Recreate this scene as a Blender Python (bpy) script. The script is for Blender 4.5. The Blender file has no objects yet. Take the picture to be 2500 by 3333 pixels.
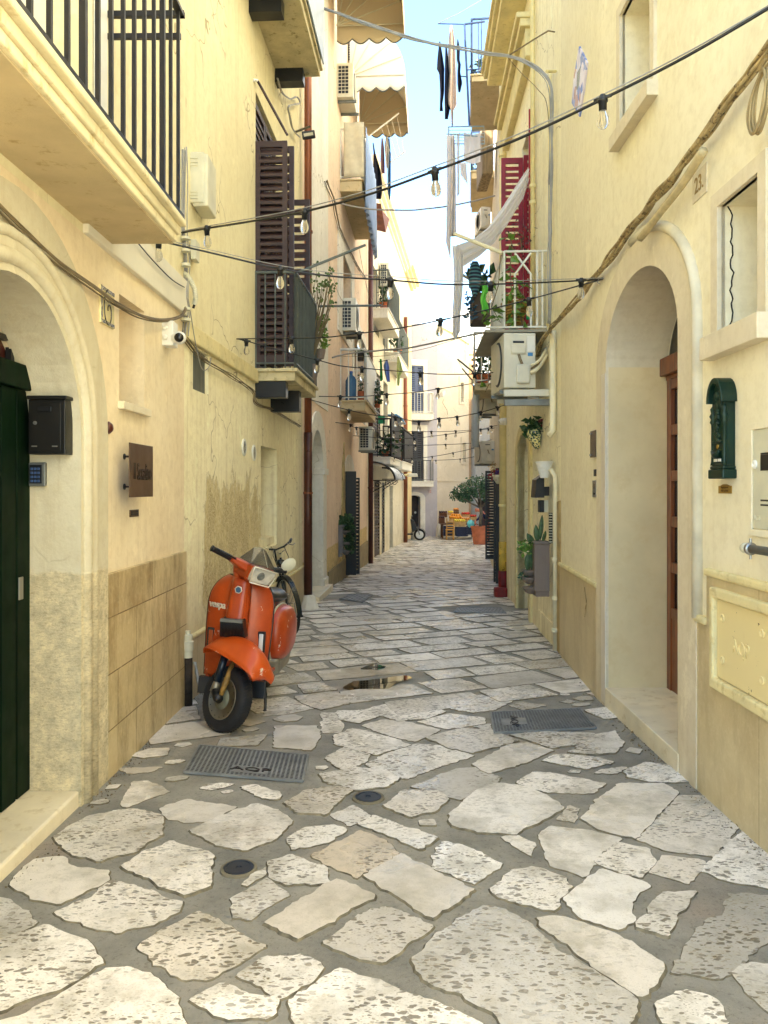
import bpy, bmesh, math, random
from mathutils import Vector, Matrix, noise
from mathutils.geometry import tessellate_polygon
R = math.radians
random.seed(7)
SC = bpy.context.scene
COL = SC.collection
# ---------------- camera, sky, sun, exposure ----------------
cam = bpy.data.cameras.new('camera'); camo = bpy.data.objects.new('camera', cam); COL.objects.link(camo)
camo.location = (0, 0, 1.5); camo.rotation_euler = (R(90), 0, 0)
cam.sensor_fit = 'HORIZONTAL'; cam.sensor_width = 36; cam.lens = 36
cam.shift_y = -76.5/2500; cam.clip_end = 600; cam.clip_start = .05
SC.camera = camo
SUN_EL, SUN_AZ = R(38), R(248)       # azimuth of the sun, clockwise from +Y
w = bpy.data.worlds.new('World'); SC.world = w; w.use_nodes = True
nt = w.node_tree; bg = nt.nodes['Background']
sky = nt.nodes.new('ShaderNodeTexSky'); sky.sky_type = 'NISHITA'; sky.sun_disc = False
sky.sun_elevation = SUN_EL; sky.sun_rotation = SUN_AZ; sky.altitude = 1500; sky.air_density = 1.0; sky.dust_density = .3; sky.ozone_density = 1.6
tint = nt.nodes.new('ShaderNodeMix'); tint.data_type = 'RGBA'; tint.blend_type = 'MULTIPLY'; tint.inputs[0].default_value = 1
tint.inputs[7].default_value = (.93, 1.0, .96, 1)
nt.links.new(sky.outputs[0], tint.inputs[6]); nt.links.new(tint.outputs[2], bg.inputs[0]); bg.inputs[1].default_value = .15
sl = bpy.data.lights.new('sun', 'SUN'); sl.energy = 5.0; sl.angle = R(.5); sl.color = (1, .93, .82)
so = bpy.data.objects.new('sun', sl); COL.objects.link(so)
sd = Vector((math.sin(SUN_AZ)*math.cos(SUN_EL), math.cos(SUN_AZ)*math.cos(SUN_EL), math.sin(SUN_EL)))
so.rotation_euler = sd.to_track_quat('Z', 'Y').to_euler(); so.location = (0, 0, 30)
SC.view_settings.view_transform = 'Standard'; SC.view_settings.look = 'None'
SC.view_settings.exposure = 2.62; SC.view_settings.gamma = 1
SC.cycles.max_bounces = 9; SC.cycles.diffuse_bounces = 7
# ---------------- measuring helpers: photograph pixel -> point in the street ----------------
F, HOR, CX, CZ = 2500.0, 1590.0, 1250.0, 1.5
GP = [(-30, .1), (0, 0), (12, -.264), (14, -.32), (22, -.68), (27, -.70), (32, -.80), (38, -.88), (80, -1.0)]
def gz(y):
    for (a, za), (b, zb) in zip(GP, GP[1:]):
        if y <= b: return za+(zb-za)*(y-a)/(b-a)
    return GP[-1][1]
def P(px, py, Y): return Vector(((px-CX)/F*Y, Y, CZ-(py-HOR)/F*Y))
def G(px, py):
    s = (py-HOR)/F; lo, hi = .5, 80.
    for _ in range(50):
        m = (lo+hi)/2
        if CZ-s*m > gz(m): lo = m
        else: hi = m
    return Vector(((px-CX)/F*lo, lo, gz(lo)))
class Fac:
    def __init__(s, x0, y0, x1, y1, flip=1):
        s.o = Vector((x0, y0)); s.d = (Vector((x1, y1))-s.o); s.L = s.d.length; s.d.normalize()
        s.n = Vector((s.d.y, -s.d.x))*flip          # towards the street
    def pt(s, u, z, d=0):
        q = s.o+s.d*u+s.n*d; return Vector((q.x, q.y, z))
    def uz(s, px, py, d=0):
        r = Vector(((px-CX)/F, 1)); t = (s.o+s.n*d).dot(s.n)/r.dot(s.n)
        q = r*t; return ((q-s.o).dot(s.d), CZ-(py-HOR)/F*t)
    def u(s, px, d=0): return s.uz(px, 0, d)[0]
    def z(s, px, py, d=0): return s.uz(px, py, d)[1]
    def uY(s, Y): return (Y-s.o.y)/s.d.y
    def at(s, px, py, d=0):
        u, z = s.uz(px, py, d); return s.pt(u, z, d)
L1 = Fac(-1.58, -1.0, -1.51, 5.8); L2 = Fac(-1.51, 5.8, -1.2, 11.3); L3 = Fac(-1.2, 11.3, -.5, 22.4); L4 = Fac(-.5, 22.4, 1.33, 37)
R1 = Fac(1.655, -1, 1.668, 5.7, -1); R2 = Fac(1.668, 5.7, 1.775, 7.7, -1); R3 = Fac(1.80, 7.7, 2.04, 13, -1); R4 = Fac(2.06, 13, 3.3, 24, -1)
E1 = Fac(1.2, 37.6, 2.63, 38.0); E2 = Fac(2.63, 38.0, 4.6, 39.6)
# ---------------- mesh builder ----------------
class MB:
    def __init__(s): s.v = []; s.f = []; s.m = []; s.mi = 0; s.col = []
    def add(s, vs, fs):
        b = len(s.v); s.v += [tuple(v) for v in vs]
        for f in fs: s.f.append(tuple(b+i for i in f)); s.m.append(s.mi)
        return s
    def hexa(s, p):   # 8 points: bottom 4, top 4
        return s.add(p, [(3, 2, 1, 0), (4, 5, 6, 7), (0, 1, 5, 4), (1, 2, 6, 5), (2, 3, 7, 6), (3, 0, 4, 7)])
    def box(s, x0, x1, y0, y1, z0, z1):
        return s.hexa([(x0, y0, z0), (x1, y0, z0), (x1, y1, z0), (x0, y1, z0), (x0, y0, z1), (x1, y0, z1), (x1, y1, z1), (x0, y1, z1)])
    def fb(s, W, u0, u1, z0, z1, d0, d1):   # box on a facade
        return s.hexa([W.pt(u0, z0, d0), W.pt(u1, z0, d0), W.pt(u1, z0, d1), W.pt(u0, z0, d1), W.pt(u0, z1, d0), W.pt(u1, z1, d0), W.pt(u1, z1, d1), W.pt(u0, z1, d1)])
    def ob(s, o, a, b, c):   # box from corner o with edge vectors
        o, a, b, c = map(Vector, (o, a, b, c))
        return s.hexa([o, o+a, o+a+b, o+b, o+c, o+a+c, o+a+b+c, o+b+c])
    def prism(s, W, outer, holes, d0, d1, back=True):
        allp = [list(outer)]+[list(h) for h in holes]
        tri = tessellate_polygon([[Vector((p[0], p[1], 0)) for p in l] for l in allp])
        fl = [p for l in allp for p in l]; n = len(fl)
        vs = [W.pt(p[0], p[1], d1) for p in fl]+[W.pt(p[0], p[1], d0) for p in fl]
        fs = [tuple(t) for t in tri]
        if back: fs += [tuple(n+i for i in reversed(t)) for t in tri]
        b = 0
        for l in allp:
            k = len(l)
            for i in range(k):
                j = (i+1) % k; fs.append((b+i, b+j, n+b+j, n+b+i))
            b += k
        return s.add(vs, fs)
    def tube(s, pts, r, n=8, cap=True):
        pts = [Vector(p) for p in pts]; rs = r if isinstance(r, (list, tuple)) else [r]*len(pts)
        vs = []; fs = []; up = None
        for i, p in enumerate(pts):
            t = (pts[min(i+1, len(pts)-1)]-pts[max(i-1, 0)])
            if t.length < 1e-9: t = Vector((0, 0, 1))
            t.normalize()
            if up is None: up = t.orthogonal().normalized()
            up = (up-t*up.dot(t))
            up = up.normalized() if up.length > 1e-6 else t.orthogonal().normalized()
            sd_ = t.cross(up)
            for k in range(n):
                a = 2*math.pi*k/n; vs.append(p+(up*math.cos(a)+sd_*math.sin(a))*rs[i])
        for i in range(len(pts)-1):
            for k in range(n):
                k2 = (k+1) % n; fs.append((i*n+k, i*n+k2, (i+1)*n+k2, (i+1)*n+k))
        if cap: fs.append(tuple(reversed(range(n)))); fs.append(tuple(range((len(pts)-1)*n, len(pts)*n)))
        return s.add(vs, fs)
    def lathe(s, c, prof, n=20, ax=Vector((0, 0, 1)), sc=(1, 1)):   # prof: (radius, height along axis)
        c = Vector(c); ax = Vector(ax).normalized(); a1 = ax.orthogonal().normalized(); a2 = ax.cross(a1)
        if abs(ax.z) > .99: a1 = Vector((1, 0, 0)); a2 = Vector((0, 1, 0))
        vs = []; fs = []
        for r, h in prof:
            for k in range(n):
                a = 2*math.pi*k/n; vs.append(c+ax*h+a1*(math.cos(a)*r*sc[0])+a2*(math.sin(a)*r*sc[1]))
        for i in range(len(prof)-1):
            for k in range(n):
                k2 = (k+1) % n; fs.append((i*n+k, i*n+k2, (i+1)*n+k2, (i+1)*n+k))
        if prof[0][0] > 1e-4: fs.append(tuple(reversed(range(n))))
        if prof[-1][0] > 1e-4: fs.append(tuple(range((len(prof)-1)*n, len(prof)*n)))
        return s.add(vs, fs)
    def grid(s, fn, nu, nv):
        vs = [fn(i/nu, j/nv) for j in range(nv+1) for i in range(nu+1)]
        return s.add(vs, [(j*(nu+1)+i, j*(nu+1)+i+1, (j+1)*(nu+1)+i+1, (j+1)*(nu+1)+i) for j in range(nv) for i in range(nu)])
    def poly(s, W, pts, d0, d1): return s.prism(W, pts, [], d0, d1)
    def xf(s, M): s.v = [tuple(M @ Vector(v)) for v in s.v]; return s
    def build(s, name, mat, parent=None, smooth=False, bev=0, solid=0, sub=0, kind=None, norm=True):
        me = bpy.data.meshes.new(name); 
        vs = [Vector(v) for v in s.v]
        if parent is None and vs:
            lo = [min(v[i] for v in vs) for i in range(3)]; hi = [max(v[i] for v in vs) for i in range(3)]
            base = Vector(((lo[0]+hi[0])/2, (lo[1]+hi[1])/2, lo[2]))
        elif parent is not None: base = world_loc(parent)
        else: base = Vector((0, 0, 0))
        me.from_pydata([tuple(v-base) for v in vs], [], s.f)
        mats = mat if isinstance(mat, (list, tuple)) else [mat]
        for m_ in mats: me.materials.append(m_)
        me.polygons.foreach_set('material_index', s.m)
        if norm:
            bm = bmesh.new(); bm.from_mesh(me); bmesh.ops.recalc_face_normals(bm, faces=bm.faces); bm.to_mesh(me); bm.free()
        if smooth:
            for p in me.polygons: p.use_smooth = True
        me.update()
        o = bpy.data.objects.new(name, me); COL.objects.link(o)
        if parent is None: o.location = base
        else: o.parent = parent
        if solid: md = o.modifiers.new('solid', 'SOLIDIFY'); md.thickness = solid; md.offset = 0
        if bev: md = o.modifiers.new('bevel', 'BEVEL'); md.width = bev; md.segments = 2; md.limit_method = 'ANGLE'; md.angle_limit = R(35)
        if sub: md = o.modifiers.new('sub', 'SUBSURF'); md.levels = sub; md.render_levels = sub
        if kind: o['kind'] = kind
        return o
def world_loc(o):
    q = Vector((0, 0, 0))
    while o is not None: q += Vector(o.location); o = o.parent
    return q
def tag(o, label, cat, group=None):
    o['label'] = label; o['category'] = cat
    if group: o['group'] = group
    return o
def thing(name, label, cat, loc=(0, 0, 0), group=None):
    o = bpy.data.objects.new(name, None); COL.objects.link(o); o.location = Vector(loc); o.empty_display_size = .1
    return tag(o, label, cat, group)
def copy_tree(o, parent=None):
    c = o.copy(); COL.objects.link(c); c.parent = parent
    for ch in list(o.children): copy_tree(ch, c)
    return c
def smooth_angle(o, a=40):
    try: o.data.shade_smooth_by_angle
    except Exception: pass
    return o
# ---------------- materials ----------------
def lin(c):
    return tuple(((x/255)/12.92 if x/255 <= .04045 else ((x/255+.055)/1.055)**2.4) for x in c)+(1,)
MATS = {}
def node(nt, t, **kw):
    n = nt.nodes.new(t)
    for k, v in kw.items(): setattr(n, k, v)
    return n
def base(name, col, rough=.6, metal=0., spec=.5):
    m = bpy.data.materials.new(name); m.use_nodes = True; b = m.node_tree.nodes['Principled BSDF']
    b.inputs['Base Color'].default_value = lin(col); b.inputs['Roughness'].default_value = rough; b.inputs['Metallic'].default_value = metal
    b.inputs['Specular IOR Level'].default_value = spec
    return m, m.node_tree, b
def mixc(nt, fac, a, b, blend='MIX'):
    x = node(nt, 'ShaderNodeMix', data_type='RGBA', blend_type=blend)
    for sock, v in ((x.inputs[0], fac), (x.inputs[6], a), (x.inputs[7], b)):
        if hasattr(v, 'is_output') or isinstance(v, bpy.types.NodeSocket): nt.links.new(v, sock)
        elif isinstance(v, tuple): sock.default_value = v
        else: sock.default_value = v
    return x.outputs[2]
def ramp(nt, src, a, b, ca=0., cb=1.):
    r = node(nt, 'ShaderNodeMapRange'); nt.links.new(src, r.inputs[0]); r.clamp = True
    for i, v in enumerate((a, b, ca, cb)): r.inputs[i+1].default_value = v
    return r.outputs[0]
def mth(nt, op, a, b=None):
    x = node(nt, 'ShaderNodeMath', operation=op)
    for i, v in enumerate((a, b)):
        if v is None: continue
        if isinstance(v, bpy.types.NodeSocket): nt.links.new(v, x.inputs[i])
        else: x.inputs[i].default_value = v
    return x.outputs[0]
def pos(nt, scale=(1, 1, 1)):
    g = node(nt, 'ShaderNodeNewGeometry'); mp = node(nt, 'ShaderNodeMapping'); nt.links.new(g.outputs['Position'], mp.inputs[0])
    mp.inputs['Scale'].default_value = scale; return mp.outputs[0]
def nz(nt, vec, scale, detail=4, rough=.55):
    n = node(nt, 'ShaderNodeTexNoise'); nt.links.new(vec, n.inputs['Vector']); n.inputs['Scale'].default_value = scale
    n.inputs['Detail'].default_value = detail; n.inputs['Roughness'].default_value = rough; return n.outputs[0]
def vor(nt, vec, scale, feat='F1'):
    n = node(nt, 'ShaderNodeTexVoronoi', feature=feat); nt.links.new(vec, n.inputs['Vector']); n.inputs['Scale'].default_value = scale; return n.outputs['Distance']
def bump(nt, b, h, strength=.3, dist=.01):
    x = node(nt, 'ShaderNodeBump'); x.inputs['Strength'].default_value = strength; x.inputs['Distance'].default_value = dist
    nt.links.new(h, x.inputs['Height'])
    if b.inputs['Normal'].is_linked: nt.links.new(b.inputs['Normal'].links[0].from_socket, x.inputs['Normal'])
    nt.links.new(x.outputs[0], b.inputs['Normal'])
def M(name, col, rough=.6, metal=0., var=.08, vs=6, bs=0, bscale=60, stretch=(1, 1, 1), col2=None, c2lim=(.5, .62), spec=.5):
    if name in MATS: return MATS[name]
    m, t, b = base(name, col, rough, metal, spec)
    c = lin(col); n = nz(t, pos(t, stretch), vs)
    lo = tuple(x*(1-var*2.2) for x in c[:3])+(1,); hi = tuple(min(1, x*(1+var*1.4)) for x in c[:3])+(1,)
    o = mixc(t, ramp(t, n, .3, .7), lo, hi)
    if col2: o = mixc(t, ramp(t, nz(t, pos(t, stretch), vs*2.7, 8, .65), *c2lim), o, lin(col2))
    t.links.new(o, b.inputs['Base Color'])
    if bs: bump(t, b, nz(t, pos(t), bscale, 6, .6), bs)
    t.links.new(ramp(t, nz(t, pos(t), 9), .2, .8, max(0, rough-.1), min(1, rough+.1)), b.inputs['Roughness'])
    MATS[name] = m; return m
def plaster(name, col, col2, grime=(150, 130, 85), low=None, peel=None, streak=.35, bs=.25, lowtop=1.0, gamt=.55, ck=.6):
    """limewash: soft patches, vertical runs, dirt near the ground, optional stripped lower part / flaked area"""
    def pale(c, k=.45): a = sum(c)/3; return tuple(min(255, (x*(1-k)+a*k)*1.07) for x in c)
    col, col2, grime = pale(col), pale(col2), pale(grime, .15)
    m, t, b = base(name, col, .88, 0, .2)
    g = node(t, 'ShaderNodeNewGeometry'); sx = node(t, 'ShaderNodeSeparateXYZ'); t.links.new(g.outputs['Position'], sx.inputs[0])
    y, z = sx.outputs[1], sx.outputs[2]
    o = mixc(t, ramp(t, nz(t, pos(t), .9, 5, .6), .35, .65), lin(col), lin(col2))
    o = mixc(t, ramp(t, nz(t, pos(t), 14, 6, .7), .45, .8, 0, .32), o, lin(grime))
    st = nz(t, pos(t, (9, 9, .35)), 1.6, 6, .65)
    o = mixc(t, ramp(t, st, .52, .78, 0, streak), o, lin(grime))
    gr = node(t, 'ShaderNodeMapRange'); t.links.new(z, gr.inputs[0]); gr.inputs[1].default_value = 1.1; gr.inputs[2].default_value = -.6
    gm = mth(t, 'MULTIPLY', gr.outputs[0], ramp(t, nz(t, pos(t, (3, 3, 1)), 2.2, 6), .3, .65, 0, gamt)); o = mixc(t, gm, o, lin(grime))
    hgt = nz(t, pos(t), 7, 8, .7)
    wv = node(t, 'ShaderNodeVectorMath', operation='ADD'); nn_ = node(t, 'ShaderNodeTexNoise'); nn_.inputs['Scale'].default_value = 3; t.links.new(pos(t), nn_.inputs['Vector']); sc_ = node(t, 'ShaderNodeVectorMath', operation='SCALE'); t.links.new(nn_.outputs['Color'], sc_.inputs[0]); sc_.inputs['Scale'].default_value = .5
    t.links.new(pos(t), wv.inputs[0]); t.links.new(sc_.outputs[0], wv.inputs[1])
    ckm = mth(t, 'MULTIPLY', ramp(t, vor(t, wv.outputs[0], .9, 'DISTANCE_TO_EDGE'), .006, .0025), ramp(t, nz(t, pos(t), .8, 3), .50 if peel is None else .42, .56, 0, ck)); o = mixc(t, ckm, o, lin((120, 98, 58)))
    sp2 = ramp(t, nz(t, pos(t, (1, 1, .7)), 2.3, 9, .78), .58, .62, 0, .42); o = mixc(t, sp2, o, lin(tuple(min(255, int(q*1.06)) for q in col)))
    hgt = mth(t, 'SUBTRACT', hgt, mth(t, 'MULTIPLY', ckm, .8))
    if low:
        e = mth(t, 'ADD', z, mth(t, 'MULTIPLY', nz(t, pos(t), 6, 5), -.12)); k = ramp(t, e, lowtop+.005, lowtop-.012)
        rock = mixc(t, ramp(t, nz(t, pos(t), 11, 8, .75), .35, .65), lin(low), lin(tuple(int(q*1.25) for q in low)))
        rock = mixc(t, ramp(t, nz(t, pos(t, (1, 1, 2.6)), 34, 6, .7), .5, .72, 0, .55), rock, lin((132, 108, 70)))
        o = mixc(t, k, o, rock)
        hh = node(t, 'ShaderNodeMix', data_type='FLOAT'); t.links.new(k, hh.inputs[0]); t.links.new(hgt, hh.inputs[2]); t.links.new(mth(t, 'MULTIPLY', nz(t, pos(t, (1, 1, 2)), 26, 8, .8), 3.5), hh.inputs[3]); hgt = hh.outputs[0]
    if peel:
        (y0, y1, z0, z1, thr) = peel
        ey = mth(t, 'MULTIPLY', ramp(t, y, y0-.25, y0+.35), ramp(t, y, y1+.6, y1-.2)); ez = mth(t, 'MULTIPLY', ramp(t, z, z1+.25, z1-.45), ramp(t, z, z0-.2, z0+.15))
        area = mth(t, 'MULTIPLY', ey, ez)
        msk = mth(t, 'ADD', mth(t, 'MULTIPLY', area, .6), mth(t, 'MULTIPLY', nz(t, pos(t, (1, 1, .55)), 4.2, 12, .74), 1.3))
        k1 = ramp(t, msk, thr, thr+.015); k2 = ramp(t, msk, thr+.13, thr+.14)
        p1 = mixc(t, ramp(t, nz(t, pos(t), 22, 8, .8), .4, .6), lin((226, 212, 168)), lin((200, 182, 132)))
        p2 = mixc(t, ramp(t, nz(t, pos(t), 60, 8, .8), .42, .6), lin((222, 208, 166)), lin((166, 142, 94)))
        o = mixc(t, k1, o, p1); o = mixc(t, k2, o, p2)
        edge = mth(t, 'MULTIPLY', ramp(t, msk, thr-.03, thr), ramp(t, msk, thr+.03, thr)); o = mixc(t, mth(t, 'MULTIPLY', edge, .35), o, lin((110, 88, 50)))
        hgt = mth(t, 'SUBTRACT', hgt, mth(t, 'ADD', mth(t, 'MULTIPLY', k1, .9), mth(t, 'MULTIPLY', k2, .9)))
        hgt = mth(t, 'ADD', hgt, mth(t, 'MULTIPLY', k1, mth(t, 'MULTIPLY', nz(t, pos(t), 40, 8, .8), 1.2)))
    t.links.new(o, b.inputs['Base Color']); bump(t, b, hgt, bs, .02); bump(t, b, nz(t, pos(t), 140, 3), .08, .003)
    MATS[name] = m; return m
# ---------------- surfaces ----------------
R1 = Fac(1.655, -1, 1.669, 6.0, -1); R2 = Fac(1.669, 6.0, 1.775, 7.7, -1)
p_peach = plaster('peach limewash', (238, 212, 156), (232, 200, 140), grime=(170, 140, 88), streak=.22, gamt=.3, ck=0)
p_pale = plaster('pale yellow limewash', (232, 216, 152), (226, 208, 140), grime=(176, 152, 92))
p_peel = plaster('flaking yellow limewash', (246, 232, 172), (236, 218, 152), grime=(158, 130, 72), peel=(6.1, 8.4, .35, 1.8, 1.10), streak=.5, bs=.55)
p_cream = plaster('cream stone surround', (208, 194, 150), (198, 182, 134), grime=(160, 136, 88), low=(192, 180, 148), lowtop=1.02, bs=.5)
p_right = plaster('warm ivory wall', (234, 220, 172), (228, 212, 160), grime=(170, 150, 100), streak=.12, gamt=.3, bs=.15, ck=0)
p_surr = plaster('smooth ivory stone', (218, 200, 156), (210, 190, 146), grime=(158, 136, 90), streak=.2, gamt=.5, bs=.1, ck=0)
p_r3 = plaster('yellow ochre wall', (250, 236, 182), (242, 226, 168), grime=(150, 128, 78), streak=.4)
p_orange = plaster('apricot limewash', (246, 208, 164), (236, 194, 148), grime=(150, 118, 80), low=(188, 166, 118), lowtop=.35, streak=.35)
p_white = plaster('white limewash', (226, 220, 200), (214, 206, 184), grime=(165, 152, 122), streak=.25)
p_yell = plaster('strong yellow limewash', (240, 212, 134), (232, 198, 116), grime=(170, 140, 84), streak=.2)
p_cr4 = plaster('light cream wall', (228, 214, 176), (218, 202, 160), grime=(160, 142, 100), streak=.35)
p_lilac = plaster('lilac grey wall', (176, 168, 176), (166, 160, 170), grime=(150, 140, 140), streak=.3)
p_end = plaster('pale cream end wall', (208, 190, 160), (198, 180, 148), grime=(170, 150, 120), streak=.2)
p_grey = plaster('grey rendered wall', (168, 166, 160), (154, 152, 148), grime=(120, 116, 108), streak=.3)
p_or2 = plaster('orange wall', (238, 178, 112), (228, 164, 100), grime=(170, 120, 80), streak=.15)
def tiles(name, col, col2, bw, bh, stain=.75, joint=.0035):
    m, t, b = base(name, col, .42, 0, .4)
    g = node(t, 'ShaderNodeNewGeometry'); sx = node(t, 'ShaderNodeSeparateXYZ'); t.links.new(g.outputs['Position'], sx.inputs[0])
    cb = node(t, 'ShaderNodeCombineXYZ'); t.links.new(sx.outputs[1], cb.inputs[0]); t.links.new(sx.outputs[2], cb.inputs[1])
    mp = node(t, 'ShaderNodeMapping'); t.links.new(cb.outputs[0], mp.inputs[0]); mp.inputs['Location'].default_value = (0, .14, 0)
    bt = node(t, 'ShaderNodeTexBrick'); t.links.new(mp.outputs[0], bt.inputs[0])
    bt.inputs['Scale'].default_value = 1; bt.inputs['Brick Width'].default_value = bw; bt.inputs['Row Height'].default_value = bh; bt.inputs['Mortar Size'].default_value = joint
    bt.inputs['Color1'].default_value = lin(col); bt.inputs['Color2'].default_value = lin(col2); bt.inputs['Mortar'].default_value = lin((110, 88, 54)); bt.inputs['Mortar Smooth'].default_value = .2
    o = mixc(t, ramp(t, nz(t, pos(t, (2.6, 2.6, 1.0)), 1.5, 8, .72), .46, .68, 0, stain), bt.outputs[0], lin((130, 108, 68)))
    o = mixc(t, ramp(t, nz(t, pos(t), 3, 7, .7), .4, .7, 0, .4), o, lin((168, 144, 96)))
    o = mixc(t, ramp(t, nz(t, pos(t), 30, 6, .7), .5, .75, 0, .25), o, lin((236, 222, 184)))
    t.links.new(o, b.inputs['Base Color']); bump(t, b, mth(t, 'MULTIPLY', bt.outputs['Fac'], -1), .5, .006); bump(t, b, nz(t, pos(t), 60, 5), .1, .003)
    return m
m_tile = tiles('stained travertine facing', (208, 190, 146), (196, 176, 132), .62, .31, .85)
m_slab = tiles('honed limestone plinth', (206, 190, 150), (198, 180, 138), 1.35, 1.6, .35, .002)
m_step = M('worn limestone step', (226, 214, 184), .5, var=.06, vs=4, bs=.12, bscale=50, col2=(190, 170, 124), c2lim=(.55, .75))
m_band = M('painted string course', (222, 208, 156), .8, var=.07, vs=5, bs=.2, col2=(176, 156, 104), c2lim=(.55, .75))
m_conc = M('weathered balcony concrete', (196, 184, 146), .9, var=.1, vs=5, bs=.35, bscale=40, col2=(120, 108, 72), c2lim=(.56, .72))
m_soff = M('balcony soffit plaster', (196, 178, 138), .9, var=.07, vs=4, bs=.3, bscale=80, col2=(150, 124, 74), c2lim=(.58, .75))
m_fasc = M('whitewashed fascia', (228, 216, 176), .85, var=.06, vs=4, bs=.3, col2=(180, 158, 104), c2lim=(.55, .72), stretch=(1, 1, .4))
m_iron = M('black iron', (34, 32, 34), .42, .3, var=.1, bs=.05)
m_giron = M('grey green iron', (92, 100, 98), .45, .3, var=.1)
m_wiron = M('white painted iron', (222, 220, 208), .5, .0, var=.06)
m_biron = M('blue grey iron', (52, 70, 104), .5, .2, var=.08)
m_green = M('dark green painted boards', (5, 24, 9), .6, var=.25, vs=3, stretch=(6, 6, .6), spec=.1)
m_redgl = M('red brown glazing', (70, 26, 14), .35, var=.2)
m_brown = M('dark brown shutter wood', (58, 38, 34), .5, var=.14, vs=8, stretch=(1, 1, 4), bs=.1)
m_black = M('black painted wood', (22, 22, 24), .4, var=.12)
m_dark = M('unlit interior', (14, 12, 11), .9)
m_blue = M('slate blue shutter', (86, 98, 128), .5, var=.08)
m_red = M('crimson shutter paint', (150, 16, 26), .4, var=.1, vs=5)
m_oak = M('varnished door wood', (118, 62, 24), .35, var=.22, vs=4, stretch=(12, 12, .8), bs=.06)
m_glass = M('dark window glass', (20, 20, 22), .12, spec=.8)
m_copper = M('copper brown downpipe', (132, 76, 50), .38, .35, var=.14, vs=4, stretch=(4, 4, .5))
m_dkpipe = M('dark brown pipe', (82, 44, 36), .4, .3, var=.12)
m_ypipe = M('cream painted pipe', (226, 210, 152), .45, var=.06, col2=(120, 84, 40), c2lim=(.68, .74))
m_wpipe = M('ivory plastic conduit', (226, 216, 180), .45, var=.05)
m_cable = M('grey brown cable', (120, 104, 76), .6, var=.15)
m_gcable = M('pale grey cable', (150, 148, 142), .6, var=.1)
m_bcable = M('black rubber flex', (20, 22, 24), .45)
m_plast = M('white plastic', (226, 224, 214), .4, var=.04)
m_gplast = M('aged beige plastic', (206, 202, 176), .5, var=.06)
m_acbox = M('air conditioner enamel', (214, 210, 192), .42, var=.06, vs=4)
m_acdark = M('air conditioner coil', (40, 46, 56), .5, .2)
m_cloth = M('off white cotton', (214, 210, 204), .9, var=.06)
m_navy = M('navy cloth', (22, 28, 52), .9, var=.15)
m_canvas = M('beige canvas', (202, 194, 168), .9, var=.06)
m_terra = M('terracotta', (188, 104, 66), .75, var=.12, vs=5, col2=(120, 70, 50), c2lim=(.66, .8))
m_plpot = M('taupe plastic planter', (122, 108, 98), .6, var=.05)
m_leaf = M('deep green leaves', (44, 78, 40), .5, var=.35, vs=25)
m_leaf2 = M('bright green leaves', (96, 134, 44), .5, var=.3, vs=25)
m_leafb = M('grey green leaves', (62, 92, 66), .5, var=.35, vs=20)
m_stem = M('woody stem', (110, 96, 66), .8, var=.15)
m_bark = M('grey bark', (104, 92, 76), .9, var=.2, vs=20, bs=.4)
m_steel = M('brushed steel', (150, 148, 142), .35, .8, var=.06)
m_galv = M('galvanised bracket', (120, 122, 118), .5, .5, var=.1)
m_cast = M('cast iron cover', (134, 136, 134), .55, .2, var=.14, bs=.2)
m_bronze = M('bronze brown sheet', (92, 68, 48), .4, .3, var=.07)
m_brass = M('brass plate', (170, 134, 56), .35, .5, var=.1)
m_gbox = M('dark green cast metal', (8, 42, 30), .4, .3, var=.1, spec=.5)
m_bbox = M('charcoal sheet metal', (24, 22, 18), .45, .2, var=.06)
# ---------------- facade helpers ----------------
def arch(u0, u1, z0, zs, rise, n=18):
    c = (u0+u1)/2; r = (u1-u0)/2
    return [(u0, z0)]+[(c-r*math.cos(math.pi*i/n), zs+rise*math.sin(math.pi*i/n)) for i in range(n+1)]+[(u1, z0)]
def rect(u0, u1, z0, z1): return [(u0, z0), (u1, z0), (u1, z1), (u0, z1)]
def wall(W, outer, holes, mat, parent, th=.5, d=0, name='wall'):
    return MB().prism(W, outer, holes, d-th, d).build(name, mat, parent)
def surround(W, pin, pout, d0, d1, mat, parent, name='door_surround', bev=0):
    return MB().prism(W, pout+pin[::-1], [], d0, d1).build(name, mat, parent, bev=bev)
def leaf_mb(o, a, h, nrm, fr=.05, th=.035, n=None, mid=True, gap=.034, tilt=.6):
    """louvred shutter leaf: corner o, width vector a, height h, normal nrm"""
    o, a, nrm = Vector(o), Vector(a), Vector(nrm).normalized(); wd = a.length; e = a.normalized(); Z = Vector((0, 0, 1)); m = MB()
    m.ob(o, e*fr, nrm*th, Z*h); m.ob(o+e*(wd-fr), e*fr, nrm*th, Z*h)
    zz = [(0, fr*1.6), (h-fr*1.3, h)]+([(h*.42, h*.42+fr*1.2)] if mid else [])
    for z0, z1 in zz: m.ob(o+e*fr+Z*z0, e*(wd-2*fr), nrm*th*.96, Z*(z1-z0))
    zz.sort(); 
    for (a0, a1), (b0, b1) in zip(zz, zz[1:]):
        k = max(2, int((b0-a1)/gap)); st = (b0-a1)/k
        for i in range(k):
            z = a1+st*(i+.15); m.ob(o+e*fr+Z*z+nrm*(th*.1), e*(wd-2*fr), nrm*(th*.75)-Z*st*tilt*.6, Z*st*.42+nrm*.002)
    return m
def louvred(o, a, h, nrm, mat, parent, name='shutter', **k): return leaf_mb(o, a, h, nrm, **k).build(name, mat, parent)
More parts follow.
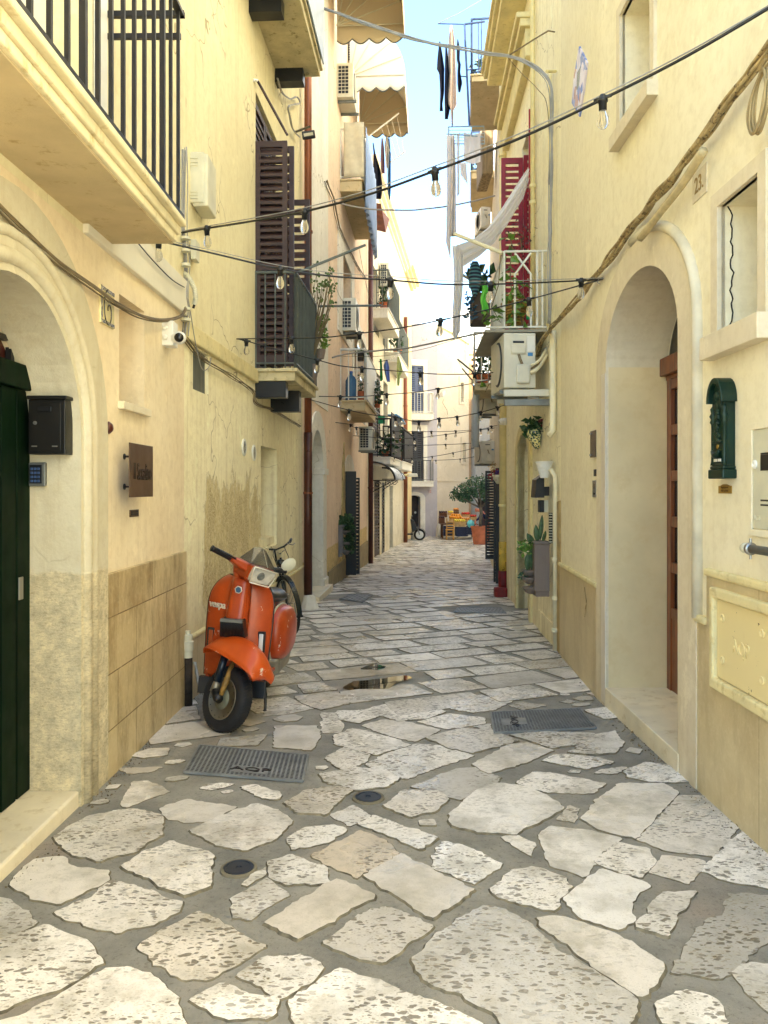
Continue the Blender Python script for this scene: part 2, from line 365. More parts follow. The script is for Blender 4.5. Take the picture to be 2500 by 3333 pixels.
def balcony(W, uA, uB, ztop, th, dep, rail, parent, ms, mr, bar=.012, gap=.12, nend=True, d0=0, soff=None, lip=.03, fend=True, mid=None):
    b = MB(); b.fb(W, uA, uB, ztop-th, ztop-.035, d0-.02, dep-lip); b.fb(W, uA-lip, uB+lip, ztop-.035, ztop, d0-.02, dep)
    s = b.build('balcony', ms, parent, bev=.006)
    r = MB(); e = .03; z1 = ztop+rail; zb = ztop+.06
    cs = [(uA+e, d0), (uA+e, dep-e), (uB-e, dep-e), (uB-e, d0)]
    segs = ([(cs[0], cs[1])] if nend else [])+[(cs[1], cs[2])]+([(cs[2], cs[3])] if fend else [])
    for (p, q) in segs:
        r.tube([W.pt(p[0], z1, p[1]), W.pt(q[0], z1, q[1])], bar*1.6, 6); r.tube([W.pt(p[0], zb, p[1]), W.pt(q[0], zb, q[1])], bar, 6)
        if mid: r.tube([W.pt(p[0], ztop+mid, p[1]), W.pt(q[0], ztop+mid, q[1])], bar, 6)
        L = math.hypot(q[0]-p[0], q[1]-p[1]); k = max(2, round(L/gap))
        for i in range(k+1):
            u = p[0]+(q[0]-p[0])*i/k; dd = p[1]+(q[1]-p[1])*i/k
            r.tube([W.pt(u, ztop, dd), W.pt(u, z1, dd)], bar*(1.5 if i in (0, k) else .8), 6)
    r.build('railing', mr, s); return s
# ---------------- ground ----------------
def street_mat():
    m, t, b = base('street mortar', (128, 120, 100), .85)
    n = nz(t, pos(t), 2.2, 8, .7); o = mixc(t, ramp(t, n, .35, .65), lin((118, 116, 108)), lin((158, 154, 142)))
    o = mixc(t, ramp(t, nz(t, pos(t), 1.1, 4), .55, .7, 0, .6), o, lin((146, 126, 108)))
    o = mixc(t, ramp(t, vor(t, pos(t), 120), .15, .0, 0, .5), o, lin((206, 196, 172)))
    o = mixc(t, ramp(t, nz(t, pos(t), 60, 4, .7), .55, .7, 0, .6), o, lin((82, 76, 62)))
    t.links.new(o, b.inputs['Base Color']); bump(t, b, nz(t, pos(t), 90, 6, .75), .5, .01); bump(t, b, n, .4, .03)
    t.links.new(ramp(t, nz(t, pos(t), 1.7, 4), .4, .6, .55, .9), b.inputs['Roughness']); return m
g = MB(); ys = [-30, -10, -3, 0, 2, 4, 6, 8, 10, 12, 13, 14, 16, 18, 20, 22, 24.5, 27, 29, 32, 35, 38, 45, 80, 150]
xs = [-60, -20, -8, -4, -2, -1, 0, 1, 2, 4, 8, 20, 60]
g.add([(x, y, gz(y)) for y in ys for x in xs], [(j*len(xs)+i, j*len(xs)+i+1, (j+1)*len(xs)+i+1, (j+1)*len(xs)+i) for j in range(len(ys)-1) for i in range(len(xs)-1)])
g.build('ground', street_mat(), kind='structure')
def stone_mat():
    m, t, b = base('worn limestone paving', (206, 198, 176), .5, 0, .5)
    at = node(t, 'ShaderNodeAttribute', attribute_name='tone'); sp = node(t, 'ShaderNodeSeparateColor'); t.links.new(at.outputs['Color'], sp.inputs[0])
    rr, gg, bb = sp.outputs[0], sp.outputs[1], sp.outputs[2]
    o = mixc(t, rr, lin((176, 172, 164)), lin((248, 242, 232)))
    o = mixc(t, mth(t, 'MULTIPLY', bb, .8), o, lin((196, 178, 150)))
    o = mixc(t, ramp(t, nz(t, pos(t), 3.2, 7, .65), .46, .66, 0, .65), o, lin((146, 140, 122)))
    o = mixc(t, ramp(t, nz(t, pos(t), 17, 8, .75), .5, .68, 0, .5), o, lin((168, 158, 134)))
    mp = node(t, 'ShaderNodeMapping'); g_ = node(t, 'ShaderNodeNewGeometry'); t.links.new(g_.outputs['Position'], mp.inputs[0]); mp.inputs['Rotation'].default_value = (0, 0, .5); mp.inputs['Scale'].default_value = (1, 1.9, 1)
    wob = node(t, 'ShaderNodeVectorMath', operation='ADD'); nn = node(t, 'ShaderNodeTexNoise'); nn.inputs['Scale'].default_value = 18; t.links.new(mp.outputs[0], nn.inputs['Vector'])
    sc = node(t, 'ShaderNodeVectorMath', operation='SCALE'); t.links.new(nn.outputs['Color'], sc.inputs[0]); sc.inputs['Scale'].default_value = .045
    t.links.new(mp.outputs[0], wob.inputs[0]); t.links.new(sc.outputs[0], wob.inputs[1])
    v = vor(t, wob.outputs[0], 27); v2 = vor(t, wob.outputs[0], 62)
    patch = mth(t, 'MULTIPLY', ramp(t, nz(t, pos(t), 3.4, 4, .6), .33, .50), ramp(t, gg, .06, .38))
    thr = mth(t, 'SUBTRACT', mth(t, 'MULTIPLY', nz(t, pos(t), 9, 3), .80), .06)
    pit = mth(t, 'MULTIPLY', ramp(t, mth(t, 'SUBTRACT', thr, v), 0, .05), patch)
    fine = mth(t, 'MULTIPLY', ramp(t, mth(t, 'SUBTRACT', mth(t, 'MULTIPLY', nz(t, pos(t), 13, 4), .62), v2), 0, .06), patch); o = mixc(t, mth(t, 'MULTIPLY', fine, .62), o, lin((134, 122, 96)))
    o = mixc(t, ramp(t, nz(t, pos(t), 150, 3, .7), .56, .75, 0, .45), o, lin((120, 110, 88)))
    o = mixc(t, mth(t, 'MULTIPLY', pit, .78), o, lin((98, 88, 68)))
    t.links.new(o, b.inputs['Base Color'])
    bump(t, b, mth(t, 'SUBTRACT', mth(t, 'MULTIPLY', nz(t, pos(t), 24, 7, .7), .6), pit), .55, .008)
    dv = node(t, 'ShaderNodeVectorMath', operation='DISTANCE'); mp2 = node(t, 'ShaderNodeMapping'); gg_ = node(t, 'ShaderNodeNewGeometry'); t.links.new(gg_.outputs['Position'], mp2.inputs[0]); mp2.inputs['Scale'].default_value = (1, .62, 0); t.links.new(mp2.outputs[0], dv.inputs[0]); dv.inputs[1].default_value = (.02, 6.75*.62, 0)
    wet = ramp(t, mth(t, 'ADD', dv.outputs['Value'], mth(t, 'MULTIPLY', nz(t, pos(t), 4, 6, .7), .8)), 1.0, .72)
    o2 = mixc(t, mth(t, 'MULTIPLY', wet, .35), b.inputs['Base Color'].links[0].from_socket, lin((120, 112, 92))); t.links.new(o2, b.inputs['Base Color'])
    rg_ = node(t, 'ShaderNodeMix', data_type='FLOAT'); t.links.new(wet, rg_.inputs[0]); t.links.new(ramp(t, nz(t, pos(t), 1.3, 4), .42, .62, .24, .6), rg_.inputs[2]); rg_.inputs[3].default_value = .12
    t.links.new(rg_.outputs[0], b.inputs['Roughness']); return m
TR = []
def tr(ox, oy, s, txt):
    for line in txt.strip().split('\n'):
        n = list(map(int, line.replace(' ', ',').split(','))); TR.append([(ox+n[i]*s, oy+n[i+1]*s) for i in range(0, len(n), 2)])
tr(0, 2500, .7535, """65,480 150,400 280,390 300,430 460,450 455,490 250,585 150,565 70,520
245,300 380,215 560,185 690,210 690,290 560,370 430,400 330,380 260,330
690,180 800,140 1010,170 900,230 800,240 720,215
830,275 940,215 1110,160 1200,190 1255,235 1190,310 1060,355 940,330
1050,90 1100,80 1195,105 1195,135 1130,130
540,435 620,380 740,330 870,365 920,390 905,440 910,510 800,550 730,530 640,480
240,625 390,570 480,490 600,520 770,590 760,630 640,680 510,715 400,690 300,660
-90,600 0,570 60,590 155,665 100,700 0,745 -90,750
-150,800 0,755 200,690 370,760 435,845 310,925 250,960 120,1000 30,1050 -140,1040
-100,1130 110,1060 260,985 450,875 560,860 670,910 740,970 770,1050 830,1130 830,1250 -100,1250
600,780 700,710 860,625 960,680 1060,740 1130,770 1040,840 900,910 800,915 700,850
1015,570 1150,495 1230,560 1150,600 1080,650 1020,640
1165,420 1250,390 1400,440 1400,495 1240,505 1180,480
1065,495 1130,450 1130,470 1085,500
1155,670 1450,490 1610,560 1300,740
1350,380 1560,275 1659,315 1730,390 1540,470
1250,310 1300,270 1440,250 1490,275 1420,320 1280,350
1445,205 1530,170 1590,210 1510,245
1240,150 1320,105 1440,85 1510,100 1400,200 1290,190
1415,760 1560,640 1659,610 1800,660 1870,690 1790,750 1659,840 1560,820
1040,900 1150,830 1300,820 1390,870 1330,930 1200,1000 1120,950
845,1010 960,950 1180,1010 1170,1070 1000,1090 900,1060
1260,1010 1360,940 1460,870 1600,910 1730,960 1900,1020 2080,1110 2060,1230 1330,1230
1390,30 1520,5 1640,10 1720,45 1659,85 1550,100 1420,70
530,150 580,70 640,65 720,105 640,130 560,165
520,5 600,0 690,0 640,20 560,25""")
tr(1250, 2400, .7535, """130,215 310,140 400,135 500,175 480,210 330,270
15,300 90,235 230,240 270,270 220,320 120,345
290,340 400,240 480,205 620,220 700,260 770,310 700,350 560,420 400,410 300,380
765,350 800,310 830,320 820,360
575,200 640,155 720,155 950,200 900,245 700,240
690,105 750,75 920,90 990,110 870,140
915,158 960,140 1040,135 1000,160
1045,150 1130,115 1240,130 1330,195 1150,195 1060,175
860,350 940,260 1020,205 1200,205 1265,245 1190,330 1090,435 940,400
1100,440 1210,330 1270,260 1400,255 1530,380 1420,510 1240,490
670,430 720,390 860,405 1010,440 940,500 860,595 740,555 700,500
930,540 1010,465 1130,490 1160,540 1100,600 1000,575
1165,585 1220,520 1380,540 1360,590 1310,630
1375,580 1440,510 1560,405 1720,530 1730,660 1510,625
475,655 560,580 640,570 770,615 790,650 730,745 560,710 480,680
780,700 850,650 940,580 1080,620 1140,650 1060,720 1080,780 1020,830 860,780
1100,820 1200,680 1350,680 1310,740 1260,780 1240,860
1240,1010 1320,880 1400,780 1460,770 1480,680 1580,680 1720,700 1720,820 1600,930 1480,1035
670,790 780,790 1000,860 1190,980 1180,1020 1090,1115 930,1010 780,900 690,830
140,970 240,860 430,740 540,760 640,830 720,900 850,990 1000,1080 1080,1140 1030,1300 560,1300 480,1200 330,1110 200,1060
215,520 260,460 330,470 500,550 440,590 380,625 230,570
-80,605 80,515 381,665 200,784
-100,381 -38,345 221,435 151,485
520,440 560,430 640,460 620,505
1520,1020 1600,990 1720,1010 1720,1200 1580,1120
1200,1160 1300,1110 1430,1150 1460,1238 1230,1238""")
tr(900, 1900, .663, """420,700 520,670 640,680 800,720 680,775 560,750
290,750 380,715 560,760 650,795 480,840 290,790
250,860 340,810 450,845 430,880 330,915
225,940 400,910 540,960 540,1000 400,1015 250,980
440,890 560,830 680,790 860,800 960,850 830,890 640,960 530,930
740,760 900,715 1060,725 1180,775 960,835 850,810
970,890 1130,800 1230,785 1350,825 1230,880 1050,935
1450,830 1560,750 1659,730 1700,790 1659,835 1560,840
1150,745 1300,730 1560,740 1500,790 1350,810
700,680 850,640 1020,660 1020,690 840,715
430,625 530,595 700,590 830,630 730,665 600,675
100,560 260,535 370,555 350,590 220,620 130,590
230,640 300,640 310,665 240,675
230,685 300,675 320,695 310,725 240,725
300,630 420,625 500,650 400,685 320,670
0,705 190,705 210,750 170,815 0,800
840,610 940,570 1000,550 1160,575 1070,620 960,635
1150,600 1200,585 1310,600 1210,620
980,705 1040,695 1045,720
0,575 100,590 190,610 60,640 -60,650""")
ST = MB(); TONES = []
def inside(pt, poly):
    x, y = pt; c = False
    for i in range(len(poly)):
        (x1, y1), (x2, y2) = poly[i], poly[i-1]
        if (y1 > y) != (y2 > y) and x < (x2-x1)*(y-y1)/(y2-y1)+x1: c = not c
    return c
def add_stone(pl, rough=.010, step=.045, tone=None, rnd=random, h=.006, cut=.09):
    # round the corners, then ragged edge
    n = len(pl); q = []
    for i in range(n):
        a, b_, c = Vector(pl[i-1]), Vector(pl[i]), Vector(pl[(i+1) % n]); k = min(cut, .012/max(.01, (a-b_).length), .012/max(.01, (c-b_).length))
        q += [b_+(a-b_)*k, b_+(c-b_)*k]
    out = []
    for i in range(len(q)):
        a, b_ = q[i], q[(i+1) % len(q)]; L = (b_-a).length; k = max(1, int(L/step)); nn_ = Vector((-(b_-a).y, (b_-a).x)); nn_ = nn_/L if L > 1e-6 else nn_
        for j in range(k):
            p = a+(b_-a)*(j/k); w_ = (noise.noise(Vector((p.x*14, p.y*14, 3)))*1.1+noise.noise(Vector((p.x*34, p.y*34, 7)))*.8+noise.noise(Vector((p.x*90, p.y*90, 2)))*.3)*rough*(1.0 if step < .1 else 1.5)
            out.append(p+nn_*w_)
    c = sum(out, Vector((0, 0)))/len(out); n = len(out); b0 = len(ST.v)
    f = 1-min(.06, .012/max(.05, sum((p-c).length for p in out)/n)); tl = rnd.uniform(-.003, .003)
    ST.v += [(p.x, p.y, gz(p.y)-.004) for p in out]
    ST.v += [(c.x+(p.x-c.x)*f, c.y+(p.y-c.y)*f, gz(p.y)+h+tl) for p in out]
    t_ = tone or (min(1, max(0, rnd.gauss(.72, .27))), rnd.random(), max(0, rnd.gauss(.12, .22)))
    for i in range(n):
        j = (i+1) % n; ST.f.append((b0+i, b0+j, b0+n+j, b0+n+i)); ST.m.append(1); TONES.append(t_)
    for tri_ in tessellate_polygon([[Vector((p.x, p.y, 0)) for p in out]]):
        ST.f.append(tuple(b0+n+k for k in tri_)); ST.m.append(0); TONES.append(t_)
trw = []
for k, pl in enumerate(TR):
    wp = [(G(x, y).x, G(x, y).y) for x, y in pl]; c_ = (sum(p[0] for p in wp)/len(wp), sum(p[1] for p in wp)/len(wp)); gr_ = 1+.056/max(.06, (max(p[0] for p in wp)-min(p[0] for p in wp)))
    wp = [(c_[0]+(p[0]-c_[0])*gr_, c_[1]+(p[1]-c_[1])*gr_) for p in wp]; trw.append(wp)
    tone = None
    if k == 15: tone = (.75, .9, 1.0)
    if k == 14: tone = (.5, .02, .5)
    if k == 47: tone = (.45, .02, .35)
    if len(pl) and (k in (9, 8, 22)): tone = (.95, .9, .1)
    add_stone(wp, .014, .022, tone)
COVERS = [[(600, 2520), (650, 2433), (1003, 2465), (985, 2550)], [(1598, 2325), (1890, 2312), (1940, 2375), (1610, 2392)],
          [(1478, 1995), (1490, 1981), (1630, 1980), (1648, 1999)], [(1105, 1952), (1140, 1936), (1210, 1940), (1180, 1962)]]
cov_w = [[(G(x, y).x, G(x, y).y) for x, y in c] for c in COVERS]
PUD = [[(1120, 2236), (1150, 2222), (1215, 2216), (1290, 2206), (1330, 2203), (1345, 2212), (1300, 2224), (1262, 2240), (1225, 2262), (1165, 2262), (1135, 2250)],
       [(1175, 2180), (1210, 2165), (1260, 2172), (1225, 2182)]]
pud_w = [[(G(x, y).x, G(x, y).y) for x, y in c] for c in PUD]
rr_ = random.Random(11); ang = .42
def wallx(y, side):
    for W in ((L1, L2, L3, L4) if side < 0 else (R1, R2, R3, R4)):
        if W.o.y <= y <= W.o.y+W.d.y*W.L: return W.pt((y-W.o.y)/W.d.y, 0).x
    return (-1.6 if side < 0 else 1.66) if y < 6 else (1.2 if side < 0 else 9)
ca, sa = math.cos(ang), math.sin(ang); row = -42; v = -22.
while v < 42:
    hgt = rr_.uniform(.30, .46); uu = -32+rr_.random()*.3
    while uu < 42:
        ln = rr_.choice([.32, .45, .5, .6, .7, .8])*rr_.uniform(.85, 1.15); gp = .014+.012*rr_.random()
        cr = [(uu+gp, v+gp), (uu+ln-gp, v+gp), (uu+ln-gp, v+hgt-gp), (uu+gp, v+hgt-gp)]
        cr = [(a+rr_.uniform(-.035, .035), b_+rr_.uniform(-.03, .03)) for a, b_ in cr]
        wp = [(a*ca-b_*sa, a*sa+b_*ca) for a, b_ in cr]; cy = sum(p[1] for p in wp)/4; cx = sum(p[0] for p in wp)/4; uu += ln
        if cy < .3 or cy > 39 or abs(cx) > 9: continue
        if not (wallx(cy, -1)-.3 < cx < wallx(cy, 1)+.3): continue
        if cy < 5.6:
            smp = wp+[(cx, cy)]+[((wp[i][0]+wp[i-1][0])/2, (wp[i][1]+wp[i-1][1])/2) for i in range(4)]+[((p[0]+cx)/2, (p[1]+cy)/2) for p in wp]
            bad = any(inside(s_, pl) for s_ in smp for pl in trw) or any(inside((sum(p[0] for p in pl)/len(pl), sum(p[1] for p in pl)/len(pl)), wp) for pl in trw)
            if bad: continue
        if any(inside((p[0]*.92+cx*.08, p[1]*.92+cy*.08), pl) for p in wp+[(cx, cy)] for pl in cov_w+pud_w): continue
        if any(inside((sum(p[0] for p in pl)/4, sum(p[1] for p in pl)/4), wp) for pl in cov_w): continue
        trw.append(wp) if cy < 6.2 else None
        add_stone(wp, .011 if cy < 12 else .006, .05 if cy < 8 else (.12 if cy < 16 else .4), (min(1, max(.1, rr_.gauss(.84, .17))), rr_.random(), max(0, rr_.gauss(.1, .2))), rnd=rr_)
    v += hgt
boxes = [(min(p[0] for p in pl), max(p[0] for p in pl), min(p[1] for p in pl), max(p[1] for p in pl), pl) for pl in trw+cov_w+pud_w]
for k in range(5200):
    cx, cy = rr_.uniform(-1.6, 1.66), rr_.uniform(1.9, 6.3); s_ = rr_.uniform(.05, .20)*(1 if k < 3400 else .6); n = rr_.choice([4, 5, 5, 6]); a0_ = rr_.random()*6; asp = rr_.uniform(1, 1.9)
    wp = []
    for i in range(n):
        a = a0_+2*math.pi*i/n+rr_.uniform(-.25, .25); x, y = math.cos(a)*s_*asp, math.sin(a)*s_*rr_.uniform(.85, 1.1); wp.append((cx+x*ca-y*sa, cy+x*sa+y*ca))
    if not (-1.56 < min(p[0] for p in wp) and max(p[0] for p in wp) < 1.64): continue
    if any(abs(p[0]-c_[0]) < .16 and abs(p[1]-c_[1]) < .16 for p in [(cx, cy)] for c_ in ((-.81, 3.13), (-.1, 3.8))): continue
    g_ = .010; big = [(cx+(p[0]-cx)*(1+g_/s_), cy+(p[1]-cy)*(1+g_/s_)) for p in wp]; smp = big+[((big[i][0]+big[i-1][0])/2, (big[i][1]+big[i-1][1])/2) for i in range(n)]+[(cx, cy)]
    x0, x1, y0, y1 = min(p[0] for p in big), max(p[0] for p in big), min(p[1] for p in big), max(p[1] for p in big); ok = True
    for bx in boxes:
        if bx[0] > x1 or bx[1] < x0 or bx[2] > y1 or bx[3] < y0: continue
        if any(inside(q, bx[4]) for q in smp) or any(inside(q, big) for q in bx[4]): ok = False; break
    if ok: boxes.append((x0, x1, y0, y1, wp)); add_stone(wp, .008, .03, rnd=rr_)
pav = ST.build('paving_stones', [stone_mat(), M('dirt packed stone edges', (112, 104, 84), .9, var=.3, vs=20)], kind='structure', norm=False)
ca_ = pav.data.color_attributes.new('tone', 'FLOAT_COLOR', 'CORNER'); buf = []
for p, t_ in zip(pav.data.polygons, TONES): buf += [t_[0], t_[1], t_[2], 1.0]*p.loop_total
ca_.data.foreach_set('color', buf)
pav['label'] = 'irregular pale limestone slabs set in grey mortar'
m_wat, t, b = base('still water', (60, 50, 30), .02, 0, .8); b.inputs['Transmission Weight'].default_value = .6; b.inputs['IOR'].default_value = 1.33
pm = MB()
for pl in pud_w:
    c = Vector((sum(p[0] for p in pl)/len(pl), sum(p[1] for p in pl)/len(pl))); pl2 = []
    for i in range(len(pl)):
        a, b_ = Vector(pl[i]), Vector(pl[(i+1) % len(pl)])
        for j in range(4):
            p = a.lerp(b_, j/4); p += (p-c).normalized()*noise.noise(Vector((p.x*9, p.y*9, 1)))*.05; pl2.append(p)
    zz = min(gz(p.y) for p in pl2)*.5+max(gz(p.y) for p in pl2)*.5+.0095
    tri_ = tessellate_polygon([[Vector((p.x, p.y, 0)) for p in pl2]]); pm.add([(p.x, p.y, zz) for p in pl2], [tuple(x) for x in tri_])
pm.build('puddle', m_wat, kind='structure')
# ---------------- left: apricot house with the arched doorway (L1) ----------------
def U(W, Y): return (Y-W.o.y)/W.d.y
h1 = thing('house', 'near left pale yellow house with arched green doorway and marble plinth', 'house', (-1.8, 3.0, -.1), 'houses along the lane')
a0, a1 = U(L1, 2.55), U(L1, 3.83); ac = (a0+a1)/2
ain = arch(a0, a1, -.3, 1.76, .63, 22); aout = arch(ac-1.0, ac+1.0, -.3, 1.75, 1.0, 22)
nu0, nu1 = L1.u(388), L1.u(470); nz0, nz1 = L1.z(388, 1306), L1.z(388, 956)
wall(L1, rect(.9, U(L1, 5.8), -.6, 2.8), [ain, rect(nu0, nu1, nz0, nz1)], p_peach, h1)
dz0, dz1 = 2.98, 5.4
wall(L1, rect(.9, U(L1, 5.8), 2.801, 9.3), [rect(U(L1, 2.7), U(L1, 4.05), dz0, dz1)], p_pale, h1, name='upper_wall')
MB().prism(L1, rect(U(L1, 2.5), U(L1, 4.17), dz0-.01, dz1+.1), [rect(U(L1, 2.7), U(L1, 4.05), dz0, dz1)], -.01, .025).build('window_surround', m_plast, h1)
o = MB().fb(L1, U(L1, 2.7), U(L1, 4.05), dz0, dz1, -.3, -.22).build('balcony_door', m_plast, h1)
MB().fb(L1, nu0-.01, nu1+.01, nz0-.01, nz1+.01, -.38, -.30).build('niche_back', p_peach, h1)
MB().fb(L1, nu0-.02, nu1+.04, nz0-.045, nz0, -.29, .035).build('window_sill', m_step, h1, bev=.004)
m = MB(); m.prism(L1, aout+[(ac+(p[0]-ac)*.992, p[1] if p[1] < 1.77 else 1.76+(p[1]-1.76)*.992) for p in ain][::-1], [], -.26, .022)
sr = m.build('door_surround', p_cream, h1)
for rr, r_ in ((.70, .034), (.80, .026)):
    pth = [(ac+rr, -.2), (ac+rr, 1.76)]+[(ac+rr*math.cos(math.pi*i/24), 1.76+rr*math.sin(math.pi*i/24)*.985) for i in range(1, 24)]+[(ac-rr, 1.76), (ac-rr, -.2)]
    MB().tube([L1.pt(u, z, .018) for u, z in pth], r_, 10).build('moulding', p_cream, sr, smooth=True)
MB().fb(L1, U(L1, 4.19), U(L1, 5.795), -.6, 1.03, -.01, .022).build('marble_plinth', m_tile, h1, bev=.004)
# string course under the balcony
MB().fb(L1, U(L1, 3.9), U(L1, 5.8)-.001, 2.80, 3.06, -.01, .03).build('string_course', M('white string course', (226, 220, 200), .8, var=.05, vs=3, bs=.15), h1, bev=.006)
# green door
dr = MB(); uA, uB = a0-.05, a1+.01; k = 9; wd = (uB-uA)/k
for i in range(k): dr.fb(L1, uA+wd*i+.007, uA+wd*(i+1)-.007, .0, 1.98, -.27, -.235)
dr.fb(L1, uA, uB, .0, 1.98, -.285, -.262)
door = dr.build('door', m_green, h1, bev=.004)
MB().fb(L1, uA, a1-.002, 1.98, 2.10, -.29, -.205).build('lintel', m_green, door, bev=.006)
MB().fb(L1, a0-.05, a1+.1, 2.10, 2.6, -.33, -.285).build('fanlight', m_redgl, door)
gr = MB()
for i in range(4): gr.fb(L1, a1-.16-.24*i, a1-.13-.24*i, 2.08, 2.4, -.279, -.25)
gr.fb(L1, a0, a1-.06, 2.2, 2.225, -.279, -.248); gr.build('glazing_bars', m_black, door)
lp = L1.at(66, 1915, -.235); MB().box(lp.x, lp.x+.006, lp.y-.022, lp.y+.022, lp.z-.055, lp.z+.055).build('lock_plate', m_steel, door, bev=.004)
MB().fb(L1, a0-.3, a1+.0, -.5, -.005, -.3, .012).build('doorstep', m_step, h1, bev=.012)
# near balcony
bY0, bY1 = U(L1, .3), U(L1, 4.245)
b = MB(); b.fb(L1, bY0, bY1, 2.855, 2.90, -.02, .385); b.fb(L1, bY0, bY1+.012, 2.90, 2.95, -.02, .40); b.fb(L1, bY0, bY1+.03, 2.95, 2.985, -.02, .43)
bs_ = b.build('balcony', m_fasc, h1, bev=.008)
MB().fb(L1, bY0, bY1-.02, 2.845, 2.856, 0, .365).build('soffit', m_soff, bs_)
r = MB(); dd = .405; zt = 4.10
r.fb(L1, bY0, bY1+.01, 2.99, 3.012, dd-.016, dd+.016); r.fb(L1, bY0, bY1+.01, zt, zt+.02, dd-.02, dd+.02)
for i in range(24):
    Yb = 4.19-.143*i
    if Yb < .9: break
    t_ = .0085 if i % 7 != 2 else .0125; u = U(L1, Yb); r.fb(L1, u-t_, u+t_, 3.0, zt, dd-t_, dd+t_)
r.fb(L1, bY1-.02, bY1+.01, zt, zt+.03, 0, dd+.02); r.fb(L1, bY1-.012, bY1+.006, zt-.12, zt-.09, .0, dd)
r.build('railing', m_iron, bs_)
# ---------------- things mounted on the near left house ----------------
def mount(name, label, cat, W, px, py, group=None, d=0):
    return thing(name, label, cat, W.at(px, py, d), group)
# mailbox on the jamb, facing the camera
yj = 3.83; T = thing('mailbox', 'charcoal metal mailbox on the jamb beside the green door', 'mailbox', P(158, 1478, yj))
q0, q1 = P(92, 1478, yj-.1), P(212, 1300, yj-.1)
m = MB().box(q0.x, q1.x, yj-.1, yj-.005, q0.z, q1.z); m.build('casing', m_bbox, T, bev=.004)
MB().box(q0.x-.004, q1.x+.012, yj-.112, yj-.004, q1.z, q1.z+.018).build('lid', m_bbox, T, bev=.004)
MB().box(q0.x+.012, q1.x-.02, yj-.105, yj-.1, q0.z+.015, q1.z-.015).build('door', m_bbox, T, bev=.002)
MB().box(q0.x+.05, q0.x+.115, yj-.112, yj-.105, q1.z-.06, q1.z-.035).build('name_slot', m_black, T, bev=.002)
MB().lathe((q0.x+.036, yj-.105, q1.z-.115), [(.009, 0), (.009, -.006), (.001, -.007)], 12, (0, 1, 0)).build('lock', m_steel, T)
MB().box(q0.x+.02, q0.x+.045, yj-.110, yj-.105, q0.z+.035, q0.z+.041).box(q1.x-.06, q1.x-.035, yj-.110, yj-.105, q0.z+.035, q0.z+.041).build('catch', m_steel, T)
T = thing('keypad', 'grey door entry keypad with blue keys below the charcoal mailbox', 'keypad', P(122, 1583, yj))
q0, q1 = P(92, 1583, yj-.03), P(147, 1505, yj-.03)
MB().box(q0.x, q1.x, yj-.03, yj-.004, q0.z, q1.z).build('casing', m_galv, T, bev=.006)
MB().box(q0.x+.006, q1.x-.015, yj-.034, yj-.03, q0.z+.014, q1.z-.012).build('panel', m_black, T, bev=.003)
kb = MB()
for i in range(3):
    for j in range(4): kb.box(q0.x+.014+.0165*i, q0.x+.026+.0165*i, yj-.038, yj-.034, q1.z-.038-.02*j, q1.z-.026-.02*j)
kb.build('keys', M('blue lit keys', (58, 84, 130), .4), T, bev=.001)
def textm(s, size, mat, loc, xdir, up, parent, name='lettering', ext=.002, font=None, align='CENTER', sx=1, shear=0, ntop=None):
    c = bpy.data.curves.new(name, 'FONT'); c.body = s; c.size = size; c.extrude = ext; c.align_x = align; c.align_y = 'CENTER'; c.shear = shear; c.resolution_u = 3
    o = bpy.data.objects.new(name, c); COL.objects.link(o); dg = bpy.context.evaluated_depsgraph_get()
    me = bpy.data.meshes.new_from_object(o.evaluated_get(dg)); bpy.data.objects.remove(o)
    X = Vector(xdir).normalized(); Y = Vector(up).normalized(); Z = X.cross(Y)
    Mx = Matrix((X*sx, Y, Z)).transposed().to_4x4(); Mx.translation = Vector(loc)-(world_loc(parent) if parent else Vector())
    me.transform(Mx); me.materials.clear(); me.materials.append(mat); o = bpy.data.objects.new(name, me); COL.objects.link(o); o.parent = parent; return o
# ceramic house number
T = mount('number_tile', 'blue edged ceramic tile painted with a spiral numeral on the apricot wall', 'tile', L1, 343, 1065)
u0, u1 = L1.u(322), L1.u(366); z0, z1 = L1.z(344, 1060), L1.z(344, 940)
MB().fb(L1, u0, u1, z0, z1, -.005, .012).build('tile', M('glazed cream tile', (214, 200, 150), .2, var=.12), T, bev=.004)
t2 = MB(); t2.fb(L1, u0+.004, u1-.004, z0+.003, z0+.022, .012, .014); t2.fb(L1, u0+.004, u1-.004, z1-.022, z1-.003, .012, .014); t2.fb(L1, u0+.003, u0+.018, z0, z1, .012, .0138)
t2.build('border', M('cobalt glaze', (62, 70, 96), .25, var=.3, vs=30, col2=(190, 180, 150), c2lim=(.45, .6)), T)
cu, cz = (u0+u1)/2+.005, (z0+z1)/2-.02
MB().tube([L1.pt(cu-(.012+.011*a)*math.cos(a)*.8, cz+(.012+.0135*a)*math.sin(a), .014) for a in [i*.25 for i in range(0, 32)]], .004, 6).build('numeral', M('dark glaze', (66, 62, 50), .3), T)
